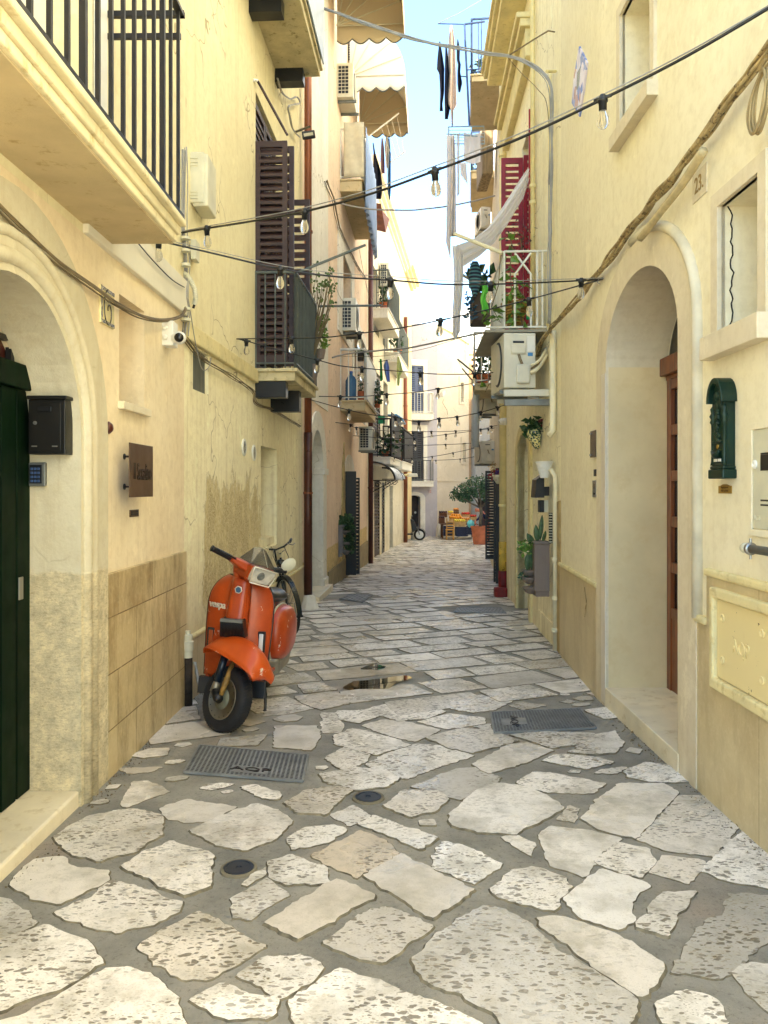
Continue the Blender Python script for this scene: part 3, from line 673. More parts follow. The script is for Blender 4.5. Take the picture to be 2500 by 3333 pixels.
# CCTV camera with its junction box
T = mount('security_camera', 'white turret security camera on a square junction box, near left wall', 'camera', L1, 548, 1142)
u0, u1 = L1.u(523), L1.u(576, .05); c = L1.at(549, 1098, .0); zc = c.z
Yc = L1.at(523, 1098).y
MB().box(c.x-.045, c.x+.075, Yc+.03, Yc+.15, zc-.085, zc+.085).build('junction_box', m_plast, T, bev=.006)
m = MB()
for k in (-.03, .035): m.lathe((c.x+.02, Yc+.03, zc+k), [(.018, 0), (.018, -.008), (.010, -.012), (.001, -.012)], 16, (0, 1, 0))
m.build('cable_gland', m_plast, T, smooth=True)
bc = Vector((c.x+.118, Yc+.03, zc-.035))
MB().lathe(bc+Vector((-.035, .02, .0)), [(.03, -.02), (.034, 0), (.03, .02)], 16, (1, 0, 0)).build('bracket', m_plast, T, smooth=True)
sp = MB(); sp.lathe(bc, [(.001, -.045)]+[(.045*math.sin(math.pi*i/10), -.045*math.cos(math.pi*i/10)) for i in range(1, 10)]+[(.001, .045)], 20, (.15, -1, -.1)); sp.build('head', m_plast, T, smooth=True)
MB().lathe(bc+Vector((.005, -.033, -.003)), [(.032, -.0), (.030, .012), (.001, .014)], 20, Vector((.15, -1, -.1))).build('lens', M('camera lens', (30, 26, 24), .15), T, smooth=True)
# hotel sign
T = mount('hanging_sign', 'bronze brown square sign lettered Il Serafino, standing off the apricot wall', 'sign', L1, 455, 1620, d=.08)
pa, pb = L1.at(421, 1440, .13), L1.at(496, 1500, .03)
ya, yb = pa.y, L1.at(496, 1500, .05).y
pa = L1.at(419, 1600, .10); pb = L1.at(495, 1600, .10); zt_, zb_ = L1.z(419, 1440, .10), L1.z(419, 1619, .10); Zv = Vector((0, 0, 1))
ud = Vector((pb.x-pa.x, pb.y-pa.y, 0)); nn3 = Vector((L1.n.x, L1.n.y, 0))
MB().ob((pa.x, pa.y, zb_), ud, nn3*.006, Zv*(zt_-zb_)).build('plate', m_bronze, T, bev=.001)
m = MB()
for zz in (zt_-.07, zb_+.06):
    w0 = L1.pt(L1.u(404)-.0, zz, 0); e_ = Vector((pa.x, pa.y, zz))+ud*.04; m.tube([w0, w0+nn3*.05, e_-nn3*.0], .006, 8); m.lathe(w0, [(.018, 0), (.018, .005), (.001, .006)], 12, nn3)
m.build('bracket', m_black, T)
ms = M('dark engraved letters', (38, 26, 18), .4)
ctr = Vector((pa.x, pa.y, 0))+ud*.53+nn3*.0075
textm('Il Serafino', .135, ms, (ctr.x, ctr.y, zb_+.47*(zt_-zb_)), ud, Zv, T, sx=.60*ud.length/.42)
textm('APULIAN SUITES', .034, ms, (ctr.x, ctr.y, zb_+.36*(zt_-zb_)), ud, Zv, T, sx=.75*ud.length/.42)
T = mount('name_plate', 'tiny framed call plate under the bronze sign', 'plate', L1, 435, 1683)
u0, u1 = L1.u(421), L1.u(449); z0, z1 = L1.z(435, 1682), L1.z(435, 1659)
MB().fb(L1, u0, u1, z0, z1, -.002, .006).build('frame', m_bronze, T, bev=.001)
MB().fb(L1, u0+.02, u1-.02, z0+.01, z1-.022, .006, .008).fb(L1, u0+.02, u1-.02, z1-.016, z1-.008, .006, .008).build('insert', m_black, T)
T = tag(MB().lathe(L1.at(348, 1392, 0), [(.03, -.01), (.035, .012), (.02, .03), (.001, .034)], 16, nn3, (1, 1)).build('bell_push', M('oxblood knob', (84, 36, 22), .4), None, smooth=True), 'oxblood round knob seen edge-on beside the cream doorway', 'bell push')
# grey utility box + hose + junction box at the seam between the two houses
T = mount('utility_box', 'large beige plastic utility box high on the left wall past the balcony', 'electrical box', L2, 640, 672)
Yb = 5.95; q0, q1 = P(612, 668, Yb), P(664, 492, Yb)
xw = L2.at(612, 600).x
MB().box(q0.x-.02, q1.x, Yb, Yb+.32, q0.z+.02, q1.z).build('casing', m_gplast, T, bev=.012)
MB().box(q0.x+.03, q1.x+.028, Yb+.012, Yb+.31, q0.z, q1.z-.01).build('lid', m_gplast, T, bev=.012)
m = MB()
for k in (.05, .08, .105, .31, .335, .36): m.box(q0.x+.0, q0.x+.075, Yb-.006, Yb+.01, q1.z-k-.008, q1.z-k)
m.build('hinge', m_gplast, T)
T = mount('corrugated_hose', 'bent ribbed beige conduit end hanging below the utility box', 'hose', L2, 630, 1000)
hp = [P(574, 888, 5.86), P(590, 885, 5.82), P(608, 895, 5.8), P(622, 915, 5.8), P(633, 940, 5.82), P(637, 970, 5.84), P(633, 992, 5.86)]
fine = []
for i in range(len(hp)-1):
    for j in range(10): fine.append(hp[i].lerp(hp[i+1], j/10))
MB().tube(fine, [.021 if i % 2 else .0165 for i in range(len(fine))], 10).build('hose', m_gplast, T, smooth=False)
MB().tube([P(633, 990, 5.86), P(629, 1003, 5.87)], .010, 8).build('plug', m_black, T)
T = mount('junction_box', 'small beige junction box beside the cable clamps on the left wall', 'junction box', L2, 628, 845)
q0, q1 = P(620, 842, 5.9), P(638, 778, 5.9); MB().box(q0.x, q1.x, 5.9, 6.02, q0.z, q1.z).build('casing', m_gplast, T, bev=.004)
def cable(name, label, pts, r, mat, n=6, sag=0, seg=1, group=None, cat='cable', wob=0, strands=1, spread=.012):
    out = []
    pts = [Vector(p) for p in pts]
    def cr(p0, p1, p2, p3, t): return .5*((2*p1)+(p2-p0)*t+(2*p0-5*p1+4*p2-p3)*t*t+(3*p1-p0-3*p2+p3)*t**3)
    k = 6
    for i in range(len(pts)-1):
        p0, p3 = pts[max(0, i-1)], pts[min(len(pts)-1, i+2)]
        for j in range(k): out.append(cr(p0, pts[i], pts[i+1], p3, j/k))
    out.append(pts[-1]); m = MB(); rg = random.Random(len(pts)*7+strands)
    for s_ in range(strands):
        off = Vector((rg.uniform(-1, 1), rg.uniform(-.4, .4), rg.uniform(-1, 1)))*spread*(s_ > 0); ph = rg.random()*9
        m.tube([p+off+Vector((noise.noise(p*2.5+Vector((ph, 0, 0))), 0, noise.noise(p*2.5+Vector((0, ph, 4)))))*wob for p in out], r*(1 if s_ == 0 else rg.uniform(.6, 1)), n)
    return tag(m.build(name, mat, None, smooth=True), label, cat, group)
def on(W, *pp, d=.02): return [W.at(x, y, d) for x, y in pp]
cable('cable_bundle', 'loose bundle of cables drooping from the near left arch to the house corner', on(L1, (-60, 600), (0, 672), (115, 785), (215, 870), (305, 935), (390, 995), (470, 1032), (540, 1043), (590, 1030), (606, 1005), d=.05), .006, m_cable, strands=4, spread=.013, wob=.006)
cable('cable_bundle', 'dark thin cable slanting across the white string course near left', on(L1, (440, 780), (500, 850), (560, 910), (600, 935), d=.045), .004, m_bcable)
cable('cable_bundle', 'vertical bundle of clamped cables down the corner of the near left house', on(L1, (604, 480), (603, 700), (606, 790), (612, 880), (606, 960), (612, 1010), (602, 1090), d=.03), .006, m_gcable, strands=7, spread=.028, wob=.02)
T = thing('cable_clip_rail', 'column of grey cable clamps on the near left house corner', 'cable clamps', L1.at(605, 1040, 0)); MB().tube([L1.at(605, 770, .01), L1.at(605, 1045, .01)], .008, 6).build('rail', m_gplast, T)
for y_ in (775, 815, 862, 1005, 1040):
    c = L1.at(605, y_, .035); MB().lathe(c-Vector((.0, 0, .012)), [(.036, 0), (.036, .02)], 12).build('clamp', m_gplast, T)
cable('cable_bundle', 'cables tucked under the string course toward the dark shuttered balcony', on(L2, (604, 1100), (660, 1165), (740, 1215), (800, 1255), (826, 1275), (833, 1310), (880, 1330), (930, 1358), (978, 1388), d=.03), .0055, m_cable, strands=4, spread=.014, wob=.01)
cable('cable_bundle', 'thin looped wire hanging to the grey vent panel', on(L2, (618, 1000), (630, 1080), (641, 1140), (655, 1195), (668, 1205), (682, 1190), (685, 1165), d=.05), .004, m_gcable)
# rusted standpipe at the corner
T = thing('standpipe', 'rusty iron pipe with a grey coupling standing at the wall corner behind the scooter', 'pipe', G(610, 2300))
c = G(608, 2296); c.x = max(c.x, -1.47)
MB().tube([c, c+Vector((0, 0, .36))], .033, 14).build('pipe', M('blackened rusty pipe', (62, 50, 38), .8, .3, var=.3, vs=20, bs=.4), T, smooth=True)
MB().lathe(c+Vector((0, 0, .36)), [(.036, 0), (.036, .05), (.042, .055), (.042, .12), (.034, .125), (.034, .17), (.02, .175), (.02, .20), (.001, .20)], 16).build('coupling', m_gplast, T)
tag(MB().grid(lambda a, b: c+Vector((.055+.03*b+.012*math.sin(a*9+b*4), -.03+.05*a*(.4+b*.6), .33-.17*b)), 6, 8).build('plastic_scrap', M('crumpled clear film', (206, 204, 196), .25, var=.15), None, smooth=True, solid=.001), 'torn clear plastic scrap tied to the rusty standpipe', 'plastic scrap')
# ---------------- left: flaking yellow house (L2) ----------------
h2 = thing('house', 'flaking yellow house behind the orange scooter, with dark louvred balcony shutters', 'house', (-1.7, 8.5, -.2), 'houses along the lane')
b0, b1 = U(L2, 8.22), U(L2, 9.45); du = L2.u(849), L2.u(901); u_end = L2.L+.02
wz0 = .82; wz1 = L2.z(849, 1450)
pu0, pu1 = L2.u(628), L2.u(678)
fz0, fz1 = L2.z(628, 1266), L2.z(628, 1128)
wall(L2, rect(0, u_end, -.8, 2.7), [rect(du[0], du[1], wz0, wz1), rect(pu0, pu1, fz0, fz1)], p_peel, h2)
ub0, ub1 = U(L2, 7.9), U(L2, 9.3)
wall(L2, rect(0, u_end, 2.701, 11.3), [rect(b0, b1, 2.77, 5.75), rect(ub0, ub1, 6.75, 9.2)], p_pale, h2, name='upper_wall')
MB().fb(L2, pu0-.01, pu1+.01, fz0-.01, fz1+.01, -.10, -.03).build('vent_panel', M('streaked lead grey panel', (96, 98, 92), .6, var=.22, vs=3, stretch=(1, 14, 1)), h2)
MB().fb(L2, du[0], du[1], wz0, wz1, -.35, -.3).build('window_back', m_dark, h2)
MB().fb(L2, du[0]-.05, du[1], wz0-.02, wz0+.1, -.3, -.03).build('rubble_sill', p_peel, h2)
MB().fb(L2, 0, U(L2, 8.2), 2.625, 2.765, -.01, .04).build('string_course', m_band, h2, bev=.012)
MB().fb(L2, 0.002, u_end, -.9, .33, -.01, .02).build('plinth', m_slab, h2, bev=.003)
MB().fb(L2, 0.002, u_end, .33, .365, -.01, .032).build('plinth_cap', m_band, h2, bev=.012)
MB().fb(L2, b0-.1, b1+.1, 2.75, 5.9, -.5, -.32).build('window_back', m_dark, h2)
Nv = Vector((L2.n.x, L2.n.y, 0)); Dv = Vector((L2.d.x, L2.d.y, 0))
bal = balcony(L2, U(L2, 8.17), U(L2, 9.72), 2.775, .13, .46, 1.03, h2, m_conc, m_giron, gap=.1, bar=.011)
for Yb in (8.19, 9.0):
    u = U(L2, Yb); MB().fb(L2, u, u+.14, 2.47 if Yb < 8.5 else 2.40, 2.644, .0, .33 if Yb < 8.5 else .34).build('bracket', M('dark steel bracket box', (40, 42, 46), .35, .4), bal, bev=.003)
# shutters, folded out
louvred(L2.pt(b0+.02, 2.83, .0), Nv*.34, 2.38, -Dv, m_brown, h2, n=30, gap=.07)
louvred(L2.pt(b0+.12, 2.83, .02), Nv*.37, 2.38, Dv, m_brown, h2, gap=.09)
louvred(L2.pt(b1-.02, 2.83, .0), Nv*.40, 2.2, -Dv, m_brown, h2, gap=.1)
louvred(L2.pt(b0, 2.80, -.06), Dv*.6, 2.9, Nv, m_brown, h2, gap=.08); louvred(L2.pt(b0+.62, 2.80, -.06), Dv*.6, 2.9, Nv, m_brown, h2, gap=.08)
T = thing('awning_rod', 'slim dark iron rod sloping above the brown louvred shutters', 'rod', L2.at(835, 262))
MB().tube([L2.at(838, 262, .03), L2.pt(b0+.02, 5.28, .34)], .014, 8).build('rod', m_brown, T); MB().tube([L2.at(823, 260, 0), L2.at(838, 262, .03)], .016, 8).build('end_cap', m_plast, T)
# laundry arms
def arm(p, q, label, r=.014, mat=m_giron, lines=True):
    T = thing('laundry_pole', label, 'clothes line arm', p, 'laundry arms over the lane')
    MB().tube([p, q], r, 6).build('arm', mat, T); return T
A0 = L2.pt(U(L2, 8.2), 3.80, .46); A1 = L2.pt(U(L2, 9.72), 3.80, .46)
Aq0 = P(1190, 797, 8.2); Aq1 = A1+Nv*.80
arm(A0, Aq0, 'grey laundry arm tilted up from the near corner of the dark shuttered balcony')
arm(A1, Aq1, 'level grey laundry arm at the far corner of the dark shuttered balcony')
cable('clothes_line', 'sagging wires strung between the two grey laundry arms', [A0.lerp(Aq0, .9), (A0.lerp(Aq0, .9)+A1.lerp(Aq1, .9))/2-Vector((0, 0, .14)), A1.lerp(Aq1, .9)], .0022, m_cable, cat='clothes line')
cable('clothes_line', 'inner wire between the grey laundry arms', [A0.lerp(Aq0, .45), (A0.lerp(Aq0, .45)+A1.lerp(Aq1, .45))/2-Vector((0, 0, .10)), A1.lerp(Aq1, .45)], .0022, m_cable, cat='clothes line')
# oval vents
for i, (px, py, t_) in enumerate(((793, 1456, 'left'), (825, 1474, 'right'))):
    c = L2.at(px, py); T = thing('wall_vent', 'round white louvred vent on the flaking wall, %s of the pair' % t_, 'vent', c, 'pair of round wall vents')
    MB().lathe(c, [(.085, -.005), (.085, .012), (.07, .016), (.068, .008), (.001, .008)], 24, Nv).build('rim', m_plast, T)
    m = MB()
    for k in range(-5, 6):
        h_ = math.sqrt(.07**2-(k*.0122)**2); m.ob(c+Nv*.006-Dv*h_+Vector((0, 0, k*.0122)), Dv*2*h_, Nv*.012-Vector((0, 0, .004)), Vector((0, 0, .004)))
    m.build('slats', m_plast, T); MB().lathe(c, [(.066, .002), (.066, .0085), (.001, .0086)], 20, Nv).build('grille_back', m_black, T)
# upper balcony
ubal = balcony(L2, U(L2, 7.2), U(L2, 9.47), 6.68, .12, .55, 1.05, h2, m_conc, m_giron, gap=.12)
MB().fb(L2, U(L2, 7.2)+.05, U(L2, 9.47)-.02, 6.70, 7.75, .555, .57).build('windbreak', M('blue grey corrugated panel', (150, 164, 178), .4, var=.05), ubal)
for Yb in (7.9, 9.25): MB().fb(L2, U(L2, Yb), U(L2, Yb)+.16, 6.40, 6.565, 0, .34).build('bracket', MATS['dark steel bracket box'], ubal)
MB().fb(L2, ub0, ub1, 6.7, 9.2, -.4, -.3).build('window_back', m_brown, h2)
# copper downpipe at the junction of L2 and L3
c = Vector((-1.1, 11.12, 0)); gzc = gz(11.1)
T = thing('downpipe', 'tall copper brown downpipe between the flaking yellow and the apricot house', 'downpipe', (c.x, c.y, gzc), 'downpipes')
m = MB(); m.mi = 0; m.tube([c+Vector((0, 0, 2.3)), c+Vector((0, 0, 12.5))], .055, 14); m.build('upper_pipe', m_copper, T, smooth=True)
MB().tube([c+Vector((0, 0, gzc+.18)), c+Vector((0, 0, 2.31))], .062, 14).build('lower_pipe', M('chocolate brown cast pipe', (74, 36, 20), .35, .2, var=.12, vs=5, col2=(180, 170, 160), c2lim=(.76, .78)), T, smooth=True)
for zz in (1.42, 5.2, 8.4): MB().lathe(c+Vector((0, 0, zz)), [(.07, 0), (.07, .03)], 14).build('collar', m_copper, T)
T = tag(MB().lathe(c+Vector((.02, 0, gzc-.02)), [(.16, 0), (.13, .06), (.10, .14), (.085, .22), (.06, .23)], 10).build('pipe_block', p_white, None), 'whitewashed rough stone block at the foot of the copper downpipe', 'stone block')
# floodlight
T = thing('floodlight', 'small black floodlight on an arm beside the copper downpipe', 'floodlight', P(1000, 455, 10.2))
MB().tube([L2.at(960, 430, 0), P(1008, 412, 10.2)], .016, 6).build('arm', m_black, T)
q = P(1005, 440, 10.1); MB().ob(q+Vector((-.085, 0, -.04)), Vector((.17, .02, .03)), Vector((0, .06, 0)), Vector((-.01, -.02, .085))).build('lamp_body', m_black, T, bev=.01)
MB().ob(q+Vector((-.06, -.008, -.02)), Vector((.12, .0, .02)), Vector((0, .006, 0)), Vector((-.006, -.016, .03))).build('lens', M('pale floodlight glass', (206, 200, 176), .2), T)
cable('cable_bundle', 'pale cables looping beside the black floodlight', on(L2, (905, 255), (920, 300), (945, 320), (968, 315), (975, 335), (940, 345), (945, 380), (955, 420), (975, 445), d=.06), .006, m_gcable, strands=3, spread=.02, wob=.01)
# ---------------- right: ivory house number 23 (R1/R2) ----------------
h3 = thing('house', 'ivory house on the right with an arched wooden door, numbered 23', 'house', (1.9, 4.0, -.1), 'houses along the lane')
ra, rb = U(R1, 4.30), U(R1, 5.715); rc = (ra+rb)/2
rin = arch(ra, rb, -.4, 2.40, .52, 26); rout = arch(rc-.955, rc+.955, -.4, 2.40, .735, 26)
w1 = R1.u(2026), R1.u(2125); w1z = R1.z(2026, 430), R1.z(2026, 50)
w2 = R1.u(2348), R1.u(2481); w2z = R1.z(2348, 1089), R1.z(2348, 672)
w1 = (min(w1), max(w1)); w2 = (min(w2), max(w2))
wall(R1, rect(-.8, R1.L, -.6, 8.6), [rin, rect(w1[0], w1[1], *w1z), rect(w2[0], w2[1], *w2z)], p_right, h3, th=.6)
wall(R2, rect(0, R2.L, -.6, 8.8), [], p_right, h3, th=.6, name='far_wall')
for k, (ww, wz, ti, dz_) in enumerate(((w1, w1z, 'upper', .10), (w2, w2z, 'lower', .115))):
    fw = .075; m = MB()
    m.prism(R1, rect(ww[0]-fw, ww[1]+fw, wz[0]-.002, wz[1]+fw), [rect(ww[0], ww[1], wz[0]-.001, wz[1])], -.02, .022)
    s = m.build('window_frame', p_surr, h3, bev=.003)
    MB().fb(R1, ww[0]-fw-.02, ww[1]+fw+.02, wz[0]-dz_, wz[0]-.002, -.02, .07).build('sill', p_surr, s, bev=.004)
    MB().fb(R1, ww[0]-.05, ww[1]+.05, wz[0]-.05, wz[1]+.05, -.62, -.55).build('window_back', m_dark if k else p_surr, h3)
MB().fb(R1, w1[0]-.01, w1[0]+.03, w1z[0], w1z[1], -.4, -.36).build('shutter_edge', m_brown, h3)
ck = [R1.pt(w2[1]-.003, w2z[1]-.0, -.03)]
for i in range(1, 30): ck.append(R1.pt(w2[1]-.003, w2z[1]-(w2z[1]-w2z[0])*i/29, -.05+.03*noise.noise(Vector((i*.35, 2, 2)))+.012*noise.noise(Vector((i*1.3, 5, 2)))))
MB().tube(ck, .0035, 5).build('crack', m_dark, h3)
# surround, rolls
m = MB(); inn = [(rc+(p[0]-rc)*.994, p[1] if p[1] <= 2.4 else 2.4+(p[1]-2.4)*.99) for p in rin]
m.prism(R1, rout+inn[::-1], [], -.44, .02); sr = m.build('door_surround', p_surr, h3)
pth = [(rc-.955-.01, .82), (rc-.965, 2.4)]+[(rc-.965*math.cos(math.pi*i/26), 2.40+.745*math.sin(math.pi*i/26)) for i in range(1, 15)]
MB().tube([R1.pt(u, z, .012) for u, z in pth], .032, 10).build('moulding', M('pale grey plaster roll', (212, 204, 180), .8, bs=.2), sr, smooth=True)
MB().fb(R1, rb-.008, rb+.1, -.1, 2.36, .018, .026).build('jamb_slab', M('grey ivory marble', (216, 206, 186), .4, var=.05, vs=3), sr, bev=.002)
MB().fb(R1, ra-.012, rb+.012, -.5, .02, -.44, .025).build('doorstep', m_step, h3, bev=.006)
MB().fb(R1, rb-.0075, rb-.003, .02, 2.40, -.44, .0).build('reveal_facing', M('honed cream marble', (216, 198, 156), .35, var=.05, vs=2.5, col2=(206, 184, 138), c2lim=(.5, .8)), sr)
# wooden door
do = -.44; m = MB(); m.fb(R1, ra, rb, .02, 2.42, do-.06, do-.02); door = m.build('door', m_glass, h3)
m = MB(); w_ = .34; px0 = rb-.02
for kk in range(4):
    u1_ = px0-w_*kk; u0_ = u1_-w_+.006
    m.fb(R1, u1_-.075, u1_, .02, 2.38, do-.02, do+.012); m.fb(R1, u0_, u0_+.06, .02, 2.38, do-.02, do+.012)
    m.fb(R1, u0_+.06, u1_-.075, .02, .55, do-.02, do+.004)
    for i in range(6):
        z_ = .55+i*.335; m.fb(R1, u0_+.06, u1_-.075, z_, z_+.075, do-.02, do+.008)
m.fb(R1, ra, rb, 2.30, 2.42, do-.02, do+.014)
m.build('door_joinery', m_oak, door, bev=.003)
MB().fb(R1, ra, rb, 2.33, 2.46, do-.02, do+.06).build('transom', m_oak, door, bev=.006)
MB().fb(R1, ra-.1, rb+.1, 2.44, 3.1, do-.09, do-.01).build('fanlight', m_glass, door)
# plinths
MB().fb(R1, U(R1, 5.96), R1.L, -.8, .725, -.01, .015).build('plinth', m_slab, h3, bev=.002); MB().fb(R2, 0, R2.L, -.8, .725, -.01, .015).build('plinth', m_slab, h3, bev=.002)
MB().fb(R1, U(R1, 5.96), R1.L, .725, .765, -.01, .028).build('plinth_cap', m_band, h3, bev=.012); MB().fb(R2, 0, R2.L+.01, .725, .765, -.01, .028).build('plinth_cap', m_band, h3, bev=.012)
MB().fb(R1, U(R1, 3.93), U(R1, 4.06), -.8, .80, -.01, .014).build('plinth', m_slab, h3, bev=.002); MB().fb(R1, U(R1, 3.925), U(R1, 4.06), .80, .84, -.01, .034).build('plinth_cap', m_band, h3, bev=.012)
MB().fb(R1, -.8, U(R1, 3.93), -.8, 1.055, -.01, .016).build('plinth', m_slab, h3, bev=.003); MB().fb(R1, -.8, U(R1, 3.935), 1.055, 1.095, -.01, .032).build('plinth_cap', m_band, h3, bev=.012)
MB().fb(R1, U(R1, 5.60), U(R1, 5.61), 0, 0.001, 0, .001).build('scratch', m_black, h3) if False else None
m = MB(); c = R2.at(1908, 1965, .016)
for dx, dz_ in ((.05, .13), (-.045, .12), (.03, -.05)): m.tube([c-Vector((0, dx, dz_)), c+Vector((0, dx, dz_))], .0016, 4)
m.build('scratched_star', M('scratched plaster', (120, 98, 62), .9), h3)
Nr = Vector((R1.n.x, R1.n.y, 0)); Zv = Vector((0, 0, 1)); Lr = Vector((-R1.d.x, -R1.d.y, 0))
# number plaque 23
T = mount('house_number', 'square stone plaque carved 23. above the arched wooden door', 'number plaque', R1, 2280, 680)
u0, u1 = sorted((R1.u(2257), R1.u(2303))); z0, z1 = R1.z(2280, 645), R1.z(2280, 550)
MB().fb(R1, u0, u1, z0, z1, -.005, .006).build('plaque', p_surr, T, bev=.002)
textm('23.', .12, M('worn carved numerals', (150, 126, 76), .9), R1.pt((u0+u1)/2, (z0+z1)/2, .007), Lr, Zv, T, sx=.8)
# coloured tile picture
T = mount('tile_picture', 'lozenge of blue and white patterned tiles fixed askew high on the ivory wall', 'tile picture', R2, 1890, 380)
pts = [(1890, 150), (1916, 205), (1904, 300), (1891, 380), (1866, 335), (1873, 245)]
uv = [R2.uz(x, y) for x, y in pts]
mt, t, b = base('patterned blue tile', (190, 190, 210), .25); v = node(t, 'ShaderNodeTexVoronoi', feature='F1'); t.links.new(pos(t, (1, 1, 1)), v.inputs['Vector']); v.inputs['Scale'].default_value = 9
sp_ = node(t, 'ShaderNodeSeparateColor'); t.links.new(v.outputs['Color'], sp_.inputs[0])
o = mixc(t, ramp(t, sp_.outputs[0], .4, .6), lin((214, 206, 220)), lin((92, 120, 190))); o = mixc(t, ramp(t, sp_.outputs[1], .7, .75), o, lin((170, 130, 110))); o = mixc(t, ramp(t, sp_.outputs[2], .85, .87), o, lin((96, 108, 70)))
t.links.new(o, b.inputs['Base Color'])
MB().prism(R2, uv, [], .0, .015).build('tile', mt, T)
# small plates left of the arch
for nm, lab, cat, x0, x1, y0, y1, mt_ in (('glass_plate', 'smoked glass plate on steel studs left of the arched door', 'plate', 1929, 1948, 1404, 1490, M('smoked plate', (88, 78, 66), .15)),
        ('door_sensor', 'little black box between the smoked plate and the intercom', 'sensor', 1940, 1948, 1528, 1550, m_black), ('intercom', 'narrow steel intercom low left of the arched door', 'intercom', 1936, 1948, 1564, 1618, m_steel)):
    T = mount(nm, lab, cat, R1, (x0+x1)/2, y1); u0, u1 = sorted((R1.u(x0), R1.u(x1))); z0, z1 = R1.z(x0, y1), R1.z(x0, y0)
    MB().fb(R1, u0, u1, z0, z1, .0, .02).build('casing', mt_, T, bev=.003)
    if nm == 'glass_plate':
        for zz in (z0+.02, z1-.02): MB().lathe(R1.pt(u1-.02, zz, .02), [(.008, 0), (.008, .01), (.001, .011)], 10, Nr).build('stud', m_steel, T)
    if nm == 'intercom':
        m = MB()
        for i in range(5): m.fb(R1, u0+.03, u1-.02, z1-.03-.008*i, z1-.027-.008*i, .02, .021)
        m.build('speaker_slots', m_black, T); MB().fb(R1, u0+.03, u0+.06, z0+.02, z0+.035, .02, .025).build('button', m_black, T)
# green cast mailbox
T = mount('mailbox', 'ornate dark green cast metal mailbox on the ivory wall right of the door', 'mailbox', R1, 2355, 1558)
u0, u1 = sorted((R1.u(2318, .055), R1.u(2394, .0))); z0, z1 = R1.z(2396, 1556, .08), R1.z(2318, 1290, .08); uc = (u0+u1)/2; hw = (u1-u0)/2; D = .055
body = [(u0, z0+.05), (u1, z0+.05), (u1, z1-.02)]+[(uc+hw*math.cos(math.pi*i/12), z1-.02+.09*math.sin(math.pi*i/12)) for i in range(1, 12)]+[(u0, z1-.02)]
MB().prism(R1, body, [], 0, D).build('body', m_gbox, T, bev=.004)
MB().fb(R1, u0-.018, u1+.018, z0, z0+.045, 0, D+.014).fb(R1, u0-.01, u1+.01, z0+.045, z0+.062, 0, D+.008).build('base', m_gbox, T, bev=.006)
hood = [(u0-.022, z1-.035)]+[(uc-(hw+.022)*math.cos(math.pi*i/14), z1-.03+.118*math.sin(math.pi*i/14)) for i in range(15)]
hood2 = [(uc+(hw-.002)*math.cos(math.pi*i/14), z1-.03+.093*math.sin(math.pi*i/14)) for i in range(15)]
MB().prism(R1, hood+hood2, [], 0, D+.022).build('hood', m_gbox, T, bev=.003)
for sgn in (-1, 1):
    q = R1.pt(uc+sgn*(hw-.006), z1-.17, D); m = MB(); m.lathe(R1.pt(uc+sgn*(hw-.004), z0+.065, D-.004), [(.014, 0), (.010, .02), (.010, .20), (.017, .21), (.011, .225), (.019, .24), (.010, .255), (.015, .275), (.001, .295)], 12); m.build('column', m_gbox, T, smooth=True)
MB().fb(R1, u0+.02, u1-.02, z1-.065, z1-.02, D, D+.006).build('letter_flap', m_gbox, T, bev=.002)
MB().lathe(R1.pt(uc, z1-.0, D), [(.024, 0), (.022, .008), (.012, .014), (.001, .016)], 14, Nr).build('rosette', m_gbox, T, smooth=True)
rel = MB(); rg = random.Random(3)
for i in range(26):
    zz = z0+.185+i*.0068; wv = .034*math.sin(math.pi*min(1, (i+2)/24))
    q = R1.pt(uc+rg.uniform(-1, 1)*wv*.7, zz, D); rel.lathe(q, [(rg.uniform(.012, .02), -.002), (.011, .007), (.001, .013)], 8, Nr)
rel.build('floral_relief', m_gbox, T, smooth=True)
MB().fb(R1, u0+.018, u1-.018, z0+.172, z0+.182, D, D+.008).fb(R1, u0+.018, u1-.018, z0+.066, z0+.073, D, D+.006).build('panel_bead', m_gbox, T, bev=.002)
MB().tube([R1.pt(uc-.042+.084*i/10, z0+.135-.022*math.sin(math.pi*i/10), D+.012) for i in range(11)], [.006+.01*math.sin(math.pi*i/10) for i in range(11)], 8).build('pull_handle', m_gbox, T, smooth=True)
MB().lathe(R1.pt(uc, z0+.155, D), [(.011, 0), (.010, .004), (.001, .005)], 12, Nr).build('lock', m_brass, T)
for sg in (-1, 1): MB().fb(R1, uc+sg*.022-.016, uc+sg*.022+.016, z0+.082, z0+.096, D, D+.004).build('name_slot', m_plast, T, bev=.001)
T = mount('name_plate', 'small brass name plate under the green mailbox', 'plate', R1, 2362, 1607)
u0, u1 = sorted((R1.u(2341), R1.u(2383))); z0, z1 = R1.z(2362, 1606), R1.z(2362, 1576); uc = (u0+u1)/2
MB().prism(R1, [(u0, z0), (u1, z0), (u1, z1-.008), (u1-.02, z1-.008), (uc+.02, z1), (uc-.02, z1), (u0+.02, z1-.008), (u0, z1-.008)], [], 0, .004).build('plate', m_brass, T)
mtx = M('engraved brown', (96, 66, 20), .5)
textm('Appartamento', .014, mtx, R1.pt(uc, z0+.030, .005), Lr, Zv, T, ext=.0006); textm('B&B in BARI', .015, mtx, R1.pt(uc, z0+.013, .005), Lr, Zv, T, ext=.0006)
